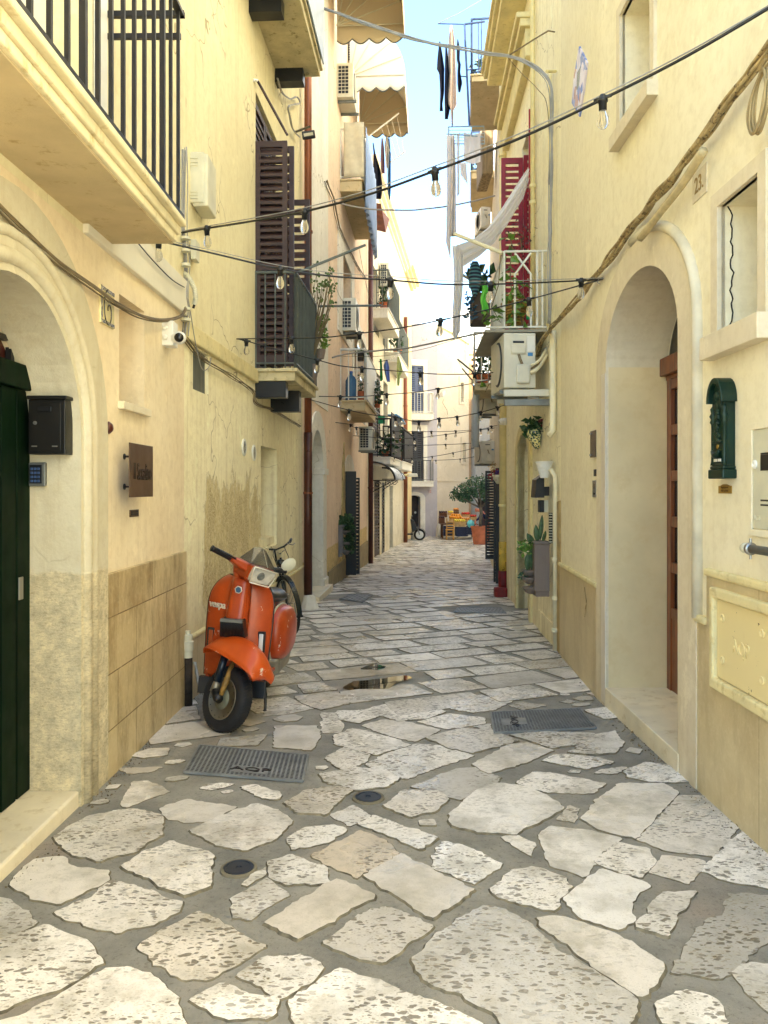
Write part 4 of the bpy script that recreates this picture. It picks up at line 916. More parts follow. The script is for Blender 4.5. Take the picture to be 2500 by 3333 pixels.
# meter door upper right
T = mount('meter_cabinet', 'ivory steel meter door with round lock at the right edge above the pipe', 'meter cabinet', R1, 2480, 1740)
u1 = R1.u(2455); z0, z1 = R1.z(2455, 1722), R1.z(2455, 1400); u0 = u1-.52
MB().prism(R1, rect(u0-.03, u1+.03, z0-.03, z1+.03), [rect(u0, u1, z0, z1)], 0, .012).build('frame', p_right, T, bev=.002)
MB().fb(R1, u0+.003, u1-.003, z0+.004, z1-.003, 0, .008).build('door', m_gplast, T, bev=.001)
m = MB()
for zz in (z1-.11, z1-.13, z0+.13, z0+.11):  m.fb(R1, u0+.1, u1-.075, zz-.004, zz+.004, .007, .0085)
m.fb(R1, u0+.14, u1-.075, z0+.26, z0+.33, .007, .0088); m.build('slots', m_black, T)
MB().lathe(R1.pt(u1-.026, z0+.29, .008), [(.02, 0), (.02, .006), (.012, .010), (.011, .004), (.001, .004)], 16, Nr).build('lock', m_plast, T)
textm('NGS', .035, m_gplast, R1.pt(u1-.04, z0+.05, .009), Lr, Zv, T, ext=.001)
T = mount('gas_pipe', 'grey horizontal pipe end with a clamp under the meter door', 'pipe', R1, 2440, 1815)
q = R1.at(2424, 1783, .07); e = Lr
MB().tube([q, q+e*.6], .019, 14).build('pipe', M('grey painted steel pipe', (92, 92, 86), .5, .2, var=.1), T, smooth=True)
MB().lathe(q-e*.004, [(.001, 0), (.022, .001), (.024, .012), (.024, .03), (.021, .034)], 16, e).build('end_cap', m_gplast, T, smooth=True)
MB().lathe(q+e*.055, [(.025, -.01), (.028, -.006), (.028, .006), (.025, .01)], 16, e).build('clamp', m_steel, T, smooth=True)
MB().tube([q+e*.055+Zv*.02, q+e*.055+Zv*.045], .006, 8).tube([q+e*.055-Zv*.02, q+e*.055-Zv*.045], .006, 8).tube([q+e*.055, q+e*.055-Nr*.07], .008, 8).build('clamp_bolt', m_steel, T)
# water company cabinet
T = mount('water_cabinet', 'chipped cream painted water meter cabinet door low on the right wall', 'water cabinet', R1, 2440, 2340)
u1 = R1.u(2334, .02); u0 = u1-.62; z1 = R1.z(2334, 1945, .02); z0 = R1.z(2334, 2205, .02)
MB().prism(R1, rect(u0-.05, u1+.04, z0-.055, z1+.05), [rect(u0, u1, z0, z1)], .0, .045).build('frame', m_band, T, bev=.01)
mch, t, b = base('chipped cream enamel', (232, 214, 158), .45); o = mixc(t, ramp(t, nz(t, pos(t, (1, 1.5, 1)), 9, 5, .75), .665, .67), lin((230, 212, 156)), lin((52, 34, 22)))
o = mixc(t, ramp(t, nz(t, pos(t, (3, 3, .5)), 7, 6, .7), .6, .8, 0, .4), o, lin((170, 128, 66))); t.links.new(o, b.inputs['Base Color']); bump(t, b, nz(t, pos(t), 12, 4), .08)
MB().fb(R1, u0+.004, u1-.004, z0+.007, z1-.005, 0, .022).build('door', mch, T, bev=.003)
for (uu, zz) in ((u1-.07, z1-.09), (u1-.07, z0+.10), (u1-.46, z1-.09), (u1-.46, z0+.10)):
    MB().lathe(R1.pt(uu, zz, .022), [(.02, 0), (.021, .004), (.016, .007), (.014, .003), (.001, .003)], 18, Nr).build('hinge_boss', mch, T, smooth=True)
textm('AQP', .095, mch, R1.pt(u1-.26, z0+.19, .023), Lr, Zv, T, ext=.003, sx=.9)
# ---------------- right: yellow house with crimson shutters (R3) ----------------
h4 = thing('house', 'yellow house on the right with crimson balcony shutters', 'house', (2.1, 10.0, -.2), 'houses along the lane')
s0, s1 = U(R3, 9.62), U(R3, 10.75); d0_, d1_ = U(R3, 9.95), U(R3, 11.2)
n0, n1 = U(R3, 8.9), U(R3, 9.9)
wall(R3, rect(-.0, R3.L+.05, -.9, 10.4), [rect(s0, s1, 3.32, 6.25), arch(d0_-.0, d1_, -.5, 1.9, .35, 12)], p_r3, h4)
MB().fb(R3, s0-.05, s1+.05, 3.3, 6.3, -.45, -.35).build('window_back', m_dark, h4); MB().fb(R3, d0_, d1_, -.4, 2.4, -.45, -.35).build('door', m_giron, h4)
MB().prism(R3, arch(d0_-.16, d1_+.16, -.5, 1.9, .5, 12)+arch(d0_, d1_, -.5, 1.9, .35, 12)[::-1], [], -.1, .035).build('door_surround', m_band, h4, bev=.01)
Nq = Vector((R3.n.x, R3.n.y, 0)); Dq = Vector((R3.d.x, R3.d.y, 0))
MB().fb(R3, .02, U(R3, 9.2), -.9, .05, -.01, .02).build('plinth', p_r3, h4)
MB().prism(R3, [(.05, -.2), (.30, -.2), (.27, .3), (.31, .6), (.28, .95), (.30, 1.35), (.05, 1.38)], [], -.01, .03).build('bare_stone_quoin', M('bare tufa block', (178, 154, 104), .9, var=.16, vs=8, bs=.6), h4)
louvred(R3.pt(s1-.02, 3.36, 0), Nq*.30, 2.75, -Dq, m_red, h4, fr=.06, gap=.085)
louvred(R3.pt(s1-.1, 3.36, -.30), Nq*.30, 2.75, -Dq, m_red, h4, fr=.05, gap=.085)
louvred(R3.pt(s0+.01, 3.36, 0), Nq*.07, 2.9, Dq, m_red, h4, fr=.02, gap=.09)
MB().fb(R3, s0-.0, s0+.04, 3.34, 6.2, -.2, .02).build('window_frame', m_red, h4)
# moulded window hood, corbel
MB().prism(R3, [(U(R3, 9.75), 7.35), (U(R3, 12.5), 7.35), (U(R3, 12.5), 7.0), (U(R3, 12.4), 6.95), (U(R3, 9.85), 6.95), (U(R3, 9.75), 7.0)], [], -.01, .10).build('window_hood', m_band, h4, bev=.01)
MB().fb(R3, U(R3, 9.7), U(R3, 12.55), 7.35, 7.45, -.01, .17).fb(R3, U(R3, 9.68), U(R3, 12.6), 7.45, 7.52, -.01, .22).build('hood_cornice', m_band, h4, bev=.012)
ub = MB(); uA, uB = U(R3, 8.6), U(R3, 12.5); ub.fb(R3, uA, uB, 8.05, 8.16, -.02, .34).fb(R3, uA, uB, 8.16, 8.24, -.02, .40).fb(R3, uA, uB, 8.24, 8.3, -.02, .44); ub.build('balcony', m_band, h4, bev=.02)
# lower balcony with flimsy slab
bl = MB(); bA, bB = U(R3, 8.67), U(R3, 10.3); bl.fb(R3, bA, bB, 3.27, 3.30, -.02, .70); bb = bl.build('balcony', M('mid grey slab', (150, 144, 128), .8, var=.08), h4)  # slab in one lightly mottled mid grey
r = MB(); zt_ = 4.19; zb = 3.33; e = Nq; dC = .48
def rp(Y, z, d): return R3.pt(U(R3, Y), z, d)
for p, q in (((8.7, zt_, .0), (8.7, zt_, dC)), ((8.7, zb, .0), (8.7, zb, .69)), ((8.7, zt_, dC), (10.28, zt_, dC)), ((8.7, zb, dC), (10.28, zb, dC)), ((8.7, zb, .05), (8.7, zt_, .05)), ((8.7, zb, .11), (8.7, zt_, .11)), ((8.7, zb, dC), (8.7, zt_, dC))):
    r.tube([rp(*p), rp(*q)], .013, 6)
for sg, (a, b_) in ((1, (.18, .36)), (-1, (.36, .18))): r.tube([rp(8.7, zb, a), rp(8.7, zt_-.26, a), rp(8.7, zt_-.02, b_)], .013, 6)
for i in range(1, 10):
    Yb = 8.7+i*.17; r.tube([rp(Yb, zb, dC), rp(Yb, zt_, dC)], .009, 6)
r.build('railing', m_wiron, bb)
# drain, downpipes, conduits
def pipe(name, label, pts, r, mat, cat='pipe', group=None, col=None):
    T = thing(name, label, cat, pts[0], group); MB().tube(pts, r, 12).build('pipe', mat, T, smooth=True)
    for z_ in (col or []):
        p = Vector(pts[0]); MB().lathe((p.x, p.y, z_), [(r+.012, 0), (r+.014, .01), (r+.014, .03), (r+.012, .04)], 14).build('collar', mat, T)
    return T
qx = R3.at(1637, 1500, .10); qx = Vector((1.975, 12.75, 0)); gq = gz(12.75)
T = pipe('downpipe', 'fat cream downpipe with a red painted foot on the right side', [qx+Zv*(gq+.9), qx+Zv*9.5], .062, m_ypipe, 'downpipe', 'downpipes', (1.2, 4.6, 7.0))
MB().tube([qx+Zv*(gq+.42), qx+Zv*(gq+.9)], .068, 12).build('rusty_section', M('rusty yellow pipe', (214, 178, 70), .6, var=.15, col2=(104, 40, 24), c2lim=(.58, .64), vs=6), T, smooth=True)
MB().tube([qx+Zv*(gq+.02), qx+Zv*(gq+.42)], .078, 12).build('red_foot', M('peeling red paint', (122, 20, 20), .6, var=.2, col2=(200, 190, 170), c2lim=(.66, .7), vs=9), T, smooth=True)
tag(MB().box(qx.x-.16, qx.x+.05, 12.55, 12.75, gq-.02, gq+.16).build('stone_block', MATS['peeling red paint'], None, bev=.03), 'red splashed stone block at the foot of the fat cream pipe', 'stone block')
q = R3.pt(U(R3, 9.45), 0, .05); T = pipe('downpipe', 'cream pipe running up beside the crimson shutters', [q+Zv*3.3, q+Zv*12], .028, m_ypipe, 'downpipe', 'downpipes', (5.2, 5.0))
q = R3.pt(.22, 0, .045); pipe('conduit', 'narrow ivory conduit rising from the pavement beside the taupe planter', [q+Zv*(gz(7.9)), q+Zv*1.62, q+Zv*1.70-Nq*-.05], .024, m_wpipe, 'conduit', None, (.02, .35, .75))
q = R3.pt(.35, 0, .045); pipe('conduit', 'ivory conduit descending behind the big air conditioner', [q+Zv*3.15, q+Zv*2.1, q+Zv*2.05+Nq*.05], .034, m_wpipe, 'conduit')
# ---------------- right: far shaded house (R4) ----------------
h5 = thing('house', 'pale shaded house beyond the fat cream pipe', 'house', (2.5, 17, -.5), 'houses along the lane')
e0, e1 = U(R4, 15.2), U(R4, 16.2)
wall(R4, rect(0, R4.L, -1.4, 14), [rect(e0, e1, -.6, 1.9)], p_cr4, h5)
MB().fb(R4, e0, e1, -.6, 1.9, -.45, -.3).build('window_back', m_dark, h5)
N4 = Vector((R4.n.x, R4.n.y, 0)); D4 = Vector((R4.d.x, R4.d.y, 0))
louvred(R4.pt(e0, gz(15.1)+.02, 0), N4*.14, 2.15, -D4, m_black, h5, fr=.03, gap=.06)
louvred(R4.pt(U(R4, 17.4), -.1, 0), N4*.26, 2.0, -D4, m_black, h5, fr=.04, gap=.06)
MB().fb(R4, e0-.2, e0, -.6, 1.9, .0, .10).build('door_pier', m_black, h5)
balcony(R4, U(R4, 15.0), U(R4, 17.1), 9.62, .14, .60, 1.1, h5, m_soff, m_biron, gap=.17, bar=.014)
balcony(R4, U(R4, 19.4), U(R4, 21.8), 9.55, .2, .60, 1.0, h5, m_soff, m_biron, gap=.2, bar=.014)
balcony(R4, U(R4, 14.2), U(R4, 16.0), 3.45, .12, .55, .95, h5, m_conc, m_wiron, gap=.13)
T = thing('rolled_blind', 'long rolled translucent plastic blind hanging below the far right balcony', 'blind', P(1549, 1455, 15))
MB().tube([P(1554, 1225, 15), P(1549, 1300, 15), P(1547, 1455, 15)], [.055, .07, .075], 12).build('roll', M('milky plastic sheet', (190, 198, 204), .3, var=.08, vs=3, stretch=(6, 6, .6)), T, smooth=True)
MB().tube([P(1575, 1155, 15), P(1550, 1232, 14.8)], .045, 4).build('arm', m_galv, T)
cor = MB(); q0 = P(1570, 565, 17.5); q1 = P(1606, 400, 17.5); cor.box(q0.x, q1.x, 17.5, 18.6, q0.z, q1.z); 
tag(cor.build('wall_cabinet', M('weathered brown box', (146, 128, 96), .8, var=.25, vs=3, stretch=(6, 6, .8)), None, bev=.03), 'weathered brown wooden box jutting from the far right facade', 'cabinet')
# ---------------- end of the lane ----------------
h6 = thing('house', 'lilac grey house closing the lane, with slate blue shutters', 'house', (1.9, 37.9, -.9), 'houses along the lane')
sA, sB = E1.u(1334), E1.u(1378); zz0, zz1 = E1.z(1356, 1347), E1.z(1356, 1190); yy0, yy1 = E1.z(1356, 1567), E1.z(1356, 1403); g0, g1 = E1.u(1330), E1.u(1368)
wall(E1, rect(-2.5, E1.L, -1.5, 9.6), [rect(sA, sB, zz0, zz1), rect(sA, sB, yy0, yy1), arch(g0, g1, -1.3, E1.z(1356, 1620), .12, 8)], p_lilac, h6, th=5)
MB().fb(E1, sA, sB, zz0-.1, yy0 if False else zz1, -.5, -.3).build('window_back', m_dark, h6); MB().fb(E1, sA, sB, yy0, yy1, -.5, -.3).build('window_back', m_dark, h6)
Dn = Vector((E1.d.x, E1.d.y, 0)); Ne = Vector((E1.n.x, E1.n.y, 0)); hw = (sB-sA)/2
for i in range(2):
    louvred(E1.pt(sA+hw*i, zz0, -.08), Dn*(hw-.01), zz1-zz0, Ne, m_blue, h6, gap=.09, fr=.07); louvred(E1.pt(sA+hw*i, yy0, -.08), Dn*(hw-.01), yy1-yy0, Ne, M('charcoal shutter', (52, 54, 60), .5), h6, gap=.09, fr=.07)
for a, b_ in ((zz0, zz1), (yy0, yy1)): MB().prism(E1, rect(sA-.25, sB+.2, a, b_+.3), [rect(sA, sB, a-.001, b_)], -.01, .04).build('window_surround', p_white, h6)
balcony(E1, sA-.4, E1.u(1411, .4), zz0+.02, .35, .45, .98, h6, p_white, m_wiron, gap=.16, bar=.014)
balcony(E1, sA-.4, E1.u(1411, .4), yy0+.02, .28, .45, 1.0, h6, p_white, m_giron, gap=.16, bar=.012)
MB().fb(E1, g0, g1, -1.2, 1.3, -.5, -.35).build('door', M('dark brown door', (40, 26, 20), .5), h6)
MB().prism(E1, arch(g0-.3, g1+.25, -1.2, E1.z(1356, 1620), .3, 8)+arch(g0, g1, -1.2, E1.z(1356, 1620), .12, 8)[::-1], [], -.1, .04).build('door_surround', p_white, h6)
textm('12', .17, M('faded red numerals', (190, 120, 110), .9), E1.at(1399, 1600, .012), Dn, Zv, h6, name='house_number')
h7 = thing('house', 'pale cream gabled house closing the lane behind the fruit stall', 'house', (3.6, 39, -.9), 'houses along the lane')
def e2(px, py): return E2.uz(px, py)
top = [e2(1423, 1060), e2(1470, 1085), e2(1526, 1122)]; ub_ = top[-1][0]
w3 = [e2(1498, 1308), e2(1508, 1308), e2(1508, 1246), e2(1498, 1246)]; w4 = [e2(1504, 1504), e2(1515, 1504), e2(1515, 1442), e2(1504, 1442)]
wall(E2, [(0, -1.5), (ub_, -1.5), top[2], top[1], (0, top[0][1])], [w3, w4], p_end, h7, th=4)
for ww in (w3, w4):
    a = ww[0]; b_ = ww[2]; MB().prism(E2, rect(a[0]-.09, b_[0]+.09, a[1]-.12, b_[1]+.3), [rect(a[0], b_[0], a[1], b_[1])], -.01, .04).build('window_surround', p_end, h7)
    louvred(E2.pt(a[0], a[1], -.1), Vector((E2.d.x, E2.d.y, 0))*(b_[0]-a[0]), b_[1]-a[1], Vector((E2.n.x, E2.n.y, 0)), M('putty louvres', (186, 178, 156), .6), h7, gap=.1, fr=.03, mid=False)
q = [E2.pt(u, z+.02, .05) for u, z in [(0, top[0][1]), top[1], top[2]]]; MB().tube(q, .05, 6).build('roof_edge', m_band, h7)
MB().fb(E2, 0, ub_, E2.z(1470, 1567), E2.z(1470, 1564), -.01, .03).build('string_course', p_end, h7)
h8 = thing('house', 'tall orange house strip beyond the cream gable', 'house', (5, 46, -.9), 'houses along the lane')
MB().box(4.3, 4.85, 40.6, 43, -1.2, 8.6).build('wall', p_or2, h8); MB().box(4.25, 4.9, 40.55, 43, 8.6, 8.75).build('cornice', p_or2, h8)
h9 = thing('house', 'grey rendered house in the shade behind the potted tree', 'house', (5.5, 40, -.9), 'houses along the lane')
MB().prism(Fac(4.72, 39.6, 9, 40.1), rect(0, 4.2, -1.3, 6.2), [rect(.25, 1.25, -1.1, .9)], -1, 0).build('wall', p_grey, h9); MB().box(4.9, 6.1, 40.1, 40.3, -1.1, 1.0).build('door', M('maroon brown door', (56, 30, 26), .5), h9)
# roof terrace trellis and railing on the lilac house
T = thing('trellis', 'white diagonal trellis with greenery on the roof terrace of the lilac house', 'trellis', (2.0, 38.5, 9.6)); tm = MB(); x0, x1, z0, z1 = 1.35, 2.75, 9.6, 10.5; n = 9
for i in range(-4, n):
    for sg in (1, -1):
        a = x0+(x1-x0)*i/n; p = [a, a+.9] if sg == 1 else [a+.9, a]; za, zb_ = 9.6, 10.5
        tm.tube([(max(x0, min(x1, p[0])), 38.6, za), (max(x0, min(x1, p[1])), 38.6, zb_)], .012, 4)
tm.tube([(x0, 38.6, 10.5), (x1, 38.6, 10.5)], .02, 4).tube([(x0, 38.6, 9.62), (x1, 38.6, 9.62)], .02, 4); tm.build('lattice', m_wiron, T)
T = thing('roof_railing', 'thin pale blue railing stepping down the roofs behind the hanging curtain', 'railing', (3, 39.5, 9)); tm = MB()
for x in (2.75, 3.2, 3.7, 4.2): tm.tube([(x, 39.2, 8.9-.9*(x-2.75)/1.5), (x, 39.2, 10.5-.9*(x-2.75)/1.5)], .02, 4)
for k in (10.5, 9.9, 9.4): tm.tube([(2.75, 39.2, k), (4.2, 39.2, k-.9)], .018, 4)
tm.build('rails', M('faded blue paint', (150, 190, 204), .6), T)
h10 = thing('house', 'sunlit white upper house above the end of the lane', 'house', (4, 60, -1), 'houses along the lane')
MB().box(4.2, 6.4, 46.0, 48, -1.5, 12.4).build('wall', p_white, h10)
h14 = thing('house', 'unseen tall house added on the right side of the little square to block sky light', 'house', (8, 32, -.9), 'houses along the lane')  # added out of view to hold sky light off the end walls
MB().box(6.6, 8.6, 22.5, 42, -1.5, 13.5).build('wall', p_cr4, h14)
# ---------------- left: apricot house (L3) ----------------
h11 = thing('house', 'long apricot house on the left with a white arched doorway', 'house', (-1.4, 15, -.4), 'houses along the lane')
i0, i1 = U(L3, 12.0), U(L3, 13.26); ic = (i0+i1)/2
j0, j1 = L3.u(1113), L3.u(1142); k0, k1 = U(L3, 16.75), U(L3, 18.6); q0_, q1_ = L3.u(1150), L3.u(1186)
warch = arch(i0, i1, -.7, 1.83, .64, 14)
wall(L3, rect(0, L3.L, -1.2, 12.3), [warch, rect(j0, j1, 4.9, 6.5), rect(k0, k1, -.9, 1.85), rect(q0_, q1_, 3.32, 5.5), rect(U(L3, 13.0), U(L3, 14.0), 7.5, 9.4)], p_orange, h11)
MB().prism(L3, arch(i0-.25, i1+.42, -.7, 1.83, .95, 16)+[(ic+(p[0]-ic)*.99, p[1]-.01*(p[1] > 1.9)) for p in warch][::-1], [], -.42, .03).build('door_surround', p_white, h11)
MB().fb(L3, i1-.02, i1+.46, 1.74, 1.85, -.4, .06).build('impost', p_white, h11, bev=.01); MB().fb(L3, i1-.02, i1+.46, -.8, gz(13.5)+.25, -.4, .06).build('pier_base', p_white, h11, bev=.02)
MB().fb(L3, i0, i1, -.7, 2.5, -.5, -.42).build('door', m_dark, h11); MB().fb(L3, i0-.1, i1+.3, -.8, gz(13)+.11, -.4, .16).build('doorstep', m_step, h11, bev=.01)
MB().fb(L3, U(L3, 11.6), U(L3, 14.0), 2.9, 12.2, -.01, .012).build('white_panel', p_white, h11)
MB().prism(L3, rect(L3.u(1098), L3.u(1150), 4.7, 6.9), [rect(j0, j1, 4.9, 6.5)], -.01, .03).build('window_surround', p_white, h11); MB().fb(L3, j0, j1, 4.9, 6.5, -.4, -.3).build('window_back', m_dark, h11)
MB().fb(L3, U(L3, 13), U(L3, 14), 7.5, 9.4, -.4, -.3).build('window_back', m_dark, h11)
MB().prism(L3, rect(q0_-.3, q1_+.3, 3.3, 5.75), [rect(q0_, q1_, 3.29, 5.5)], -.01, .03).build('window_surround', p_white, h11); MB().fb(L3, q0_, q1_, 3.3, 5.5, -.35, -.25).build('window_back', m_glass, h11)
MB().prism(L3, arch(k0-.1, k1+.1, 1.84, 1.86, .42, 12), [], -.03, .015).build('lunette', p_white, h11); MB().fb(L3, k0, k1, -.9, 1.85, -.45, -.3).build('door', m_dark, h11)
rub = [(k0-.75, -.5), (k0-.8, .4), (k0-.62, 1.2), (k0-.5, 2.0), (k0-.2, 2.5), (k0-.1, 1.9), (k0-.02, 1.8), (k0-.02, -.5)]
MB().prism(L3, rub, [], -.02, .018).build('bare_stonework', M('bare rubble stone', (190, 170, 118), .95, var=.2, vs=9, bs=.9, bscale=18, col2=(112, 92, 54), c2lim=(.55, .68), stretch=(1, 1, .4)), h11)
N3 = Vector((L3.n.x, L3.n.y, 0)); D3 = Vector((L3.d.x, L3.d.y, 0))
gk = gz(16.8)
MB().ob(L3.pt(k0+.02, gk+.06, 0), N3*.25, -D3*.04, Zv*2.26).build('shutter', m_black, h11, bev=.003)
louvred(L3.pt(k0+.10, gk+.08, .01), N3*.31, 2.1, -D3, m_black, h11, gap=.07, fr=.03)
MB().fb(L3, U(L3, 14.0), L3.L, -1.2, -.02, -.01, .03).build('plinth', M('grey olive cement plinth', (140, 126, 92), .85, var=.12, bs=.3), h11)
# white railed balcony with the water bottle
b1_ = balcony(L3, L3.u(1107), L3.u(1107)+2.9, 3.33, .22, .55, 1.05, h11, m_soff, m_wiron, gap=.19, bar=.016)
bu = L3.u(1107)
MB().fb(L3, bu+.06, bu+2.85, 3.36, 4.3, .535, .55).build('windbreak', M('white corrugated panel', (214, 216, 214), .5, var=.05, vs=3, stretch=(1, 20, 1)), b1_)
b2_ = balcony(L3, bu, bu+3.1, 7.9, .25, .48, 1.05, h11, m_soff, m_wiron, gap=.2, bar=.016)
T = thing('canvas_screen', 'beige canvas sheet lashed over the end railing of an upper left balcony', 'canvas screen', L3.pt(bu, 7.9, .3))
MB().grid(lambda a, b: L3.pt(bu-.03+.012*math.sin(a*9+b*5), 7.93+1.13*b, .08+.42*a), 10, 10).build('sheet', m_canvas, T, smooth=True, solid=.006)
T = thing('blue_drape', 'long pale blue sheet hung along the upper left balcony', 'drape', L3.pt(bu+1, 7.2, .55))
MB().grid(lambda a, b: L3.pt(bu+.05+2.9*a, 9.0-1.65*b-.9*b*(1-a)*0-.25*a*b, .53+.035*math.sin(a*55)*(.3+b)), 60, 8).build('sheet', M('powder blue cloth', (150, 174, 214), .85, var=.06), T, smooth=True, solid=.004)
# water bottle, pots
def lathe_thing(name, label, cat, base_, prof, mat, part, group=None, n=18):
    T = thing(name, label, cat, base_, group); MB().lathe(base_, prof, n).build(part, mat, T, smooth=True); return T
bp = L3.pt(bu+.20, 3.335, .21)
mb_, t, b = base('blue water bottle plastic', (96, 140, 178), .15); b.inputs['Transmission Weight'].default_value = .55; b.inputs['IOR'].default_value = 1.2
T = lathe_thing('water_bottle', 'big blue plastic water bottle standing on the white railed balcony', 'water bottle', bp, [(.11, 0), (.125, .01)]+[(.125-.004*(i % 2), .03+.03*i) for i in range(12)]+[(.12, .42), (.08, .50), (.035, .535), (.032, .60)], mb_, 'body')
MB().lathe(bp+Zv*.58, [(.036, 0), (.036, .04), (.001, .04)], 14).build('cap', M('blue cap', (40, 84, 150), .4), T)
def leaves(cen, rad, n, size, seed=1, droop=0, flat=.5):
    m = MB(); rg = random.Random(seed); c = Vector(cen)
    for i in range(n):
        while True:
            q = Vector((rg.uniform(-1, 1), rg.uniform(-1, 1), rg.uniform(-1, 1)))
            if q.length <= 1 and (q.length > .45 or rg.random() < .4): break
        if noise.noise(q*2.3+Vector((seed, 0, 0))) < -.12: continue
        p = c+Vector((q.x*rad[0], q.y*rad[1], q.z*rad[2]))
        d = Vector((rg.gauss(0, 1), rg.gauss(0, 1), rg.gauss(0, flat)-droop)).normalized(); s_ = size*rg.uniform(.6, 1.3)
        w_ = d.cross(Vector((rg.gauss(0, 1), rg.gauss(0, 1), rg.gauss(0, 1)))).normalized()*s_*.32; up = d.cross(w_).normalized()*s_*.12
        m.add([p, p+d*s_*.5+w_+up, p+d*s_, p+d*s_*.5-w_+up, p+d*s_*.5], [(0, 1, 4), (1, 2, 4), (2, 3, 4), (3, 0, 4)])
    return m
def potplant(label, base_, r, h, rad, n, size, seed=1, pot=None, leaf=None, group='potted plants on balconies', lift=.6, name='potted_plant', stems=5):
    base_ = Vector(base_); T = thing(name, label, 'potted plant', base_, group)
    MB().lathe(base_, [(r*.7, 0), (r*.95, h*.85), (r*1.06, h*.86), (r*1.06, h), (r*.9, h), (r*.88, h*.9), (.001, h*.9)], 16).build('pot', pot or m_terra, T, smooth=False)
    c = base_+Zv*(h+rad[2]*lift); m = MB(); rg = random.Random(seed)
    for i in range(stems): m.tube([base_+Zv*h*.9, base_+Zv*(h+rad[2]*.5)+Vector((rg.uniform(-.4, .4)*rad[0], rg.uniform(-.4, .4)*rad[1], 0)), c+Vector((rg.uniform(-.8, .8)*rad[0], rg.uniform(-.8, .8)*rad[1], rg.uniform(0, .8)*rad[2]))], [.006, .005, .002], 5)
    m.build('stems', m_stem, T); leaves(c, rad, n, size, seed).build('foliage', leaf or m_leaf, T, norm=False); return T
potplant('bushy plant in a terracotta pot beside the blue water bottle', L3.pt(bu+.25, 3.335, .42), .10, .2, (.09, .12, .26), 120, .07, 3)
potplant('trailing plant hanging outside the white corrugated windbreak', L3.pt(bu+2.2, 3.4, .62), .08, .16, (.08, .3, .36), 200, .09, 4, lift=.3)
potplant('low plant in a dark pot hooked on the white balcony rail', L3.pt(bu+.1, 4.15, .42), .09, .16, (.14, .12, .10), 90, .06, 5, pot=m_iron)
# ---------------- air conditioners ----------------
def ac_proto(side):
    T = thing('air_conditioner', 'x', 'air conditioner', (0, 0, 0)); dx, dy, dz = .32, .80, .56   # box: x 0..dx away from the wall side, y near..far
    MB().box(0, dx, 0, dy, 0, dz).build('casing', m_acbox, T, bev=.012)
    if side == 'L':
        MB().box(.03, dx*.72, -.004, .004, .05, dz-.05).build('coil', m_acdark, T)
        m = MB()
        for i in range(4): m.box(.03+.0667*i-.004, .03+.0667*i+.004, -.012, -.003, .05, dz-.05)
        for i in range(9): m.box(.03, dx*.72, -.012, -.003, .05+(dz-.1)/8*i-.004, .05+(dz-.1)/8*i+.004)
        m.build('coil_guard', m_acbox, T)
        fx, sg = dx, 1
    else:
        MB().box(.07, .22, -.012, .0, dz-.22, dz-.06).build('service_cover', m_acbox, T, bev=.006)
        MB().box(.075, .215, -.022, -.01, dz-.21, dz-.13).build('terminal_cover', m_acbox, T, bev=.006)
        MB().box(.09, .20, -.018, -.010, dz-.105, dz-.085).build('handle_recess', m_acdark, T)
        MB().box(.235, .31, -.003, .0, dz-.19, dz-.03).build('rating_label', m_plast, T)
        MB().box(.24, .29, -.004, .0, dz-.235, dz-.2).build('blue_sticker', M('blue sticker', (70, 130, 180), .5), T)
        MB().box(.12, .26, -.045, .0, .04, .24).build('valve_cover', m_acbox, T, bev=.02)
        MB().tube([(.14, -.014, dz-.22), (.15, -.03, dz-.27), (.17, -.03, .24)], .006, 6).tube([(.155, -.014, dz-.22), (.165, -.03, dz-.27), (.185, -.03, .24)], .006, 6).build('wires', m_cable, T)
        fx, sg = 0, -1
    ax = Vector((sg, 0, 0))
    MB().lathe((fx, dy*.42, dz*.5), [(.235, .0), (.235, .006), (.21, .008), (.001, .004)], 28, ax).build('fan', m_acdark, T)
    m = MB()
    for k in range(1, 8): m.lathe((fx+sg*.012, dy*.42, dz*.5), [(.03*k, 0), (.03*k+.004, .001), (.03*k+.004, .004), (.03*k, .004)], 24, ax)
    m.build('fan_guard', m_acbox, T)
    MB().box(-.02, dx+.05, .12, .15, -.045, -.004).build('bracket', m_galv, T); MB().box(-.02, dx+.05, dy-.15, dy-.12, -.045, -.004).build('bracket', m_galv, T)
    return T
acL = ac_proto('L'); acR = ac_proto('R'); used = {'L': 0, 'R': 0}
def ac(side, px0, px1, pyt, pyb, Y, label, rot=0, dark=False):
    T = {'L': acL, 'R': acR}[side]
    if used[side]: T = copy_tree(T)
    used[side] = 1; p = P(px0, pyb, Y); wdt = (px1-px0)/F*Y; hh = (pyb-pyt)/F*Y
    T.location = p; T.scale = (wdt/.32, 1, hh/.56); T.rotation_euler = (0, 0, rot); T['label'] = label; T['group'] = 'air conditioners on the walls'; return T
a3 = -.063
ac('L', 1096, 1150, 205, 316, 15.4, 'highest fully visible air conditioner, under the beige awnings', a3)
ac('L', 1108, 1158, 130, 205, 17.5, 'air conditioner peeping out below the uppermost awning', a3)
ac('L', 1105, 1158, 970, 1076, 16.1, 'air conditioner on the apricot wall right of the succulents', a3)
ac('L', 1168, 1212, 1388, 1464, 17.8, 'dark shadowed air conditioner under the white railed balcony', a3)
ac('L', 1237, 1266, 855, 930, 25.0, 'small air conditioner behind the bars of a far left balcony', -.1)
ac('R', 1640, 1745, 1083, 1262, 8.55, 'big cream air conditioner under the crimson shutter balcony', .04)
ac('R', 1567, 1612, 1435, 1508, 18.5, 'grey shaded air conditioner above the potted tree', .1)
ac('R', 1566, 1598, 672, 740, 19.5, 'white air conditioner below the far right balcony with the brown box', .1)
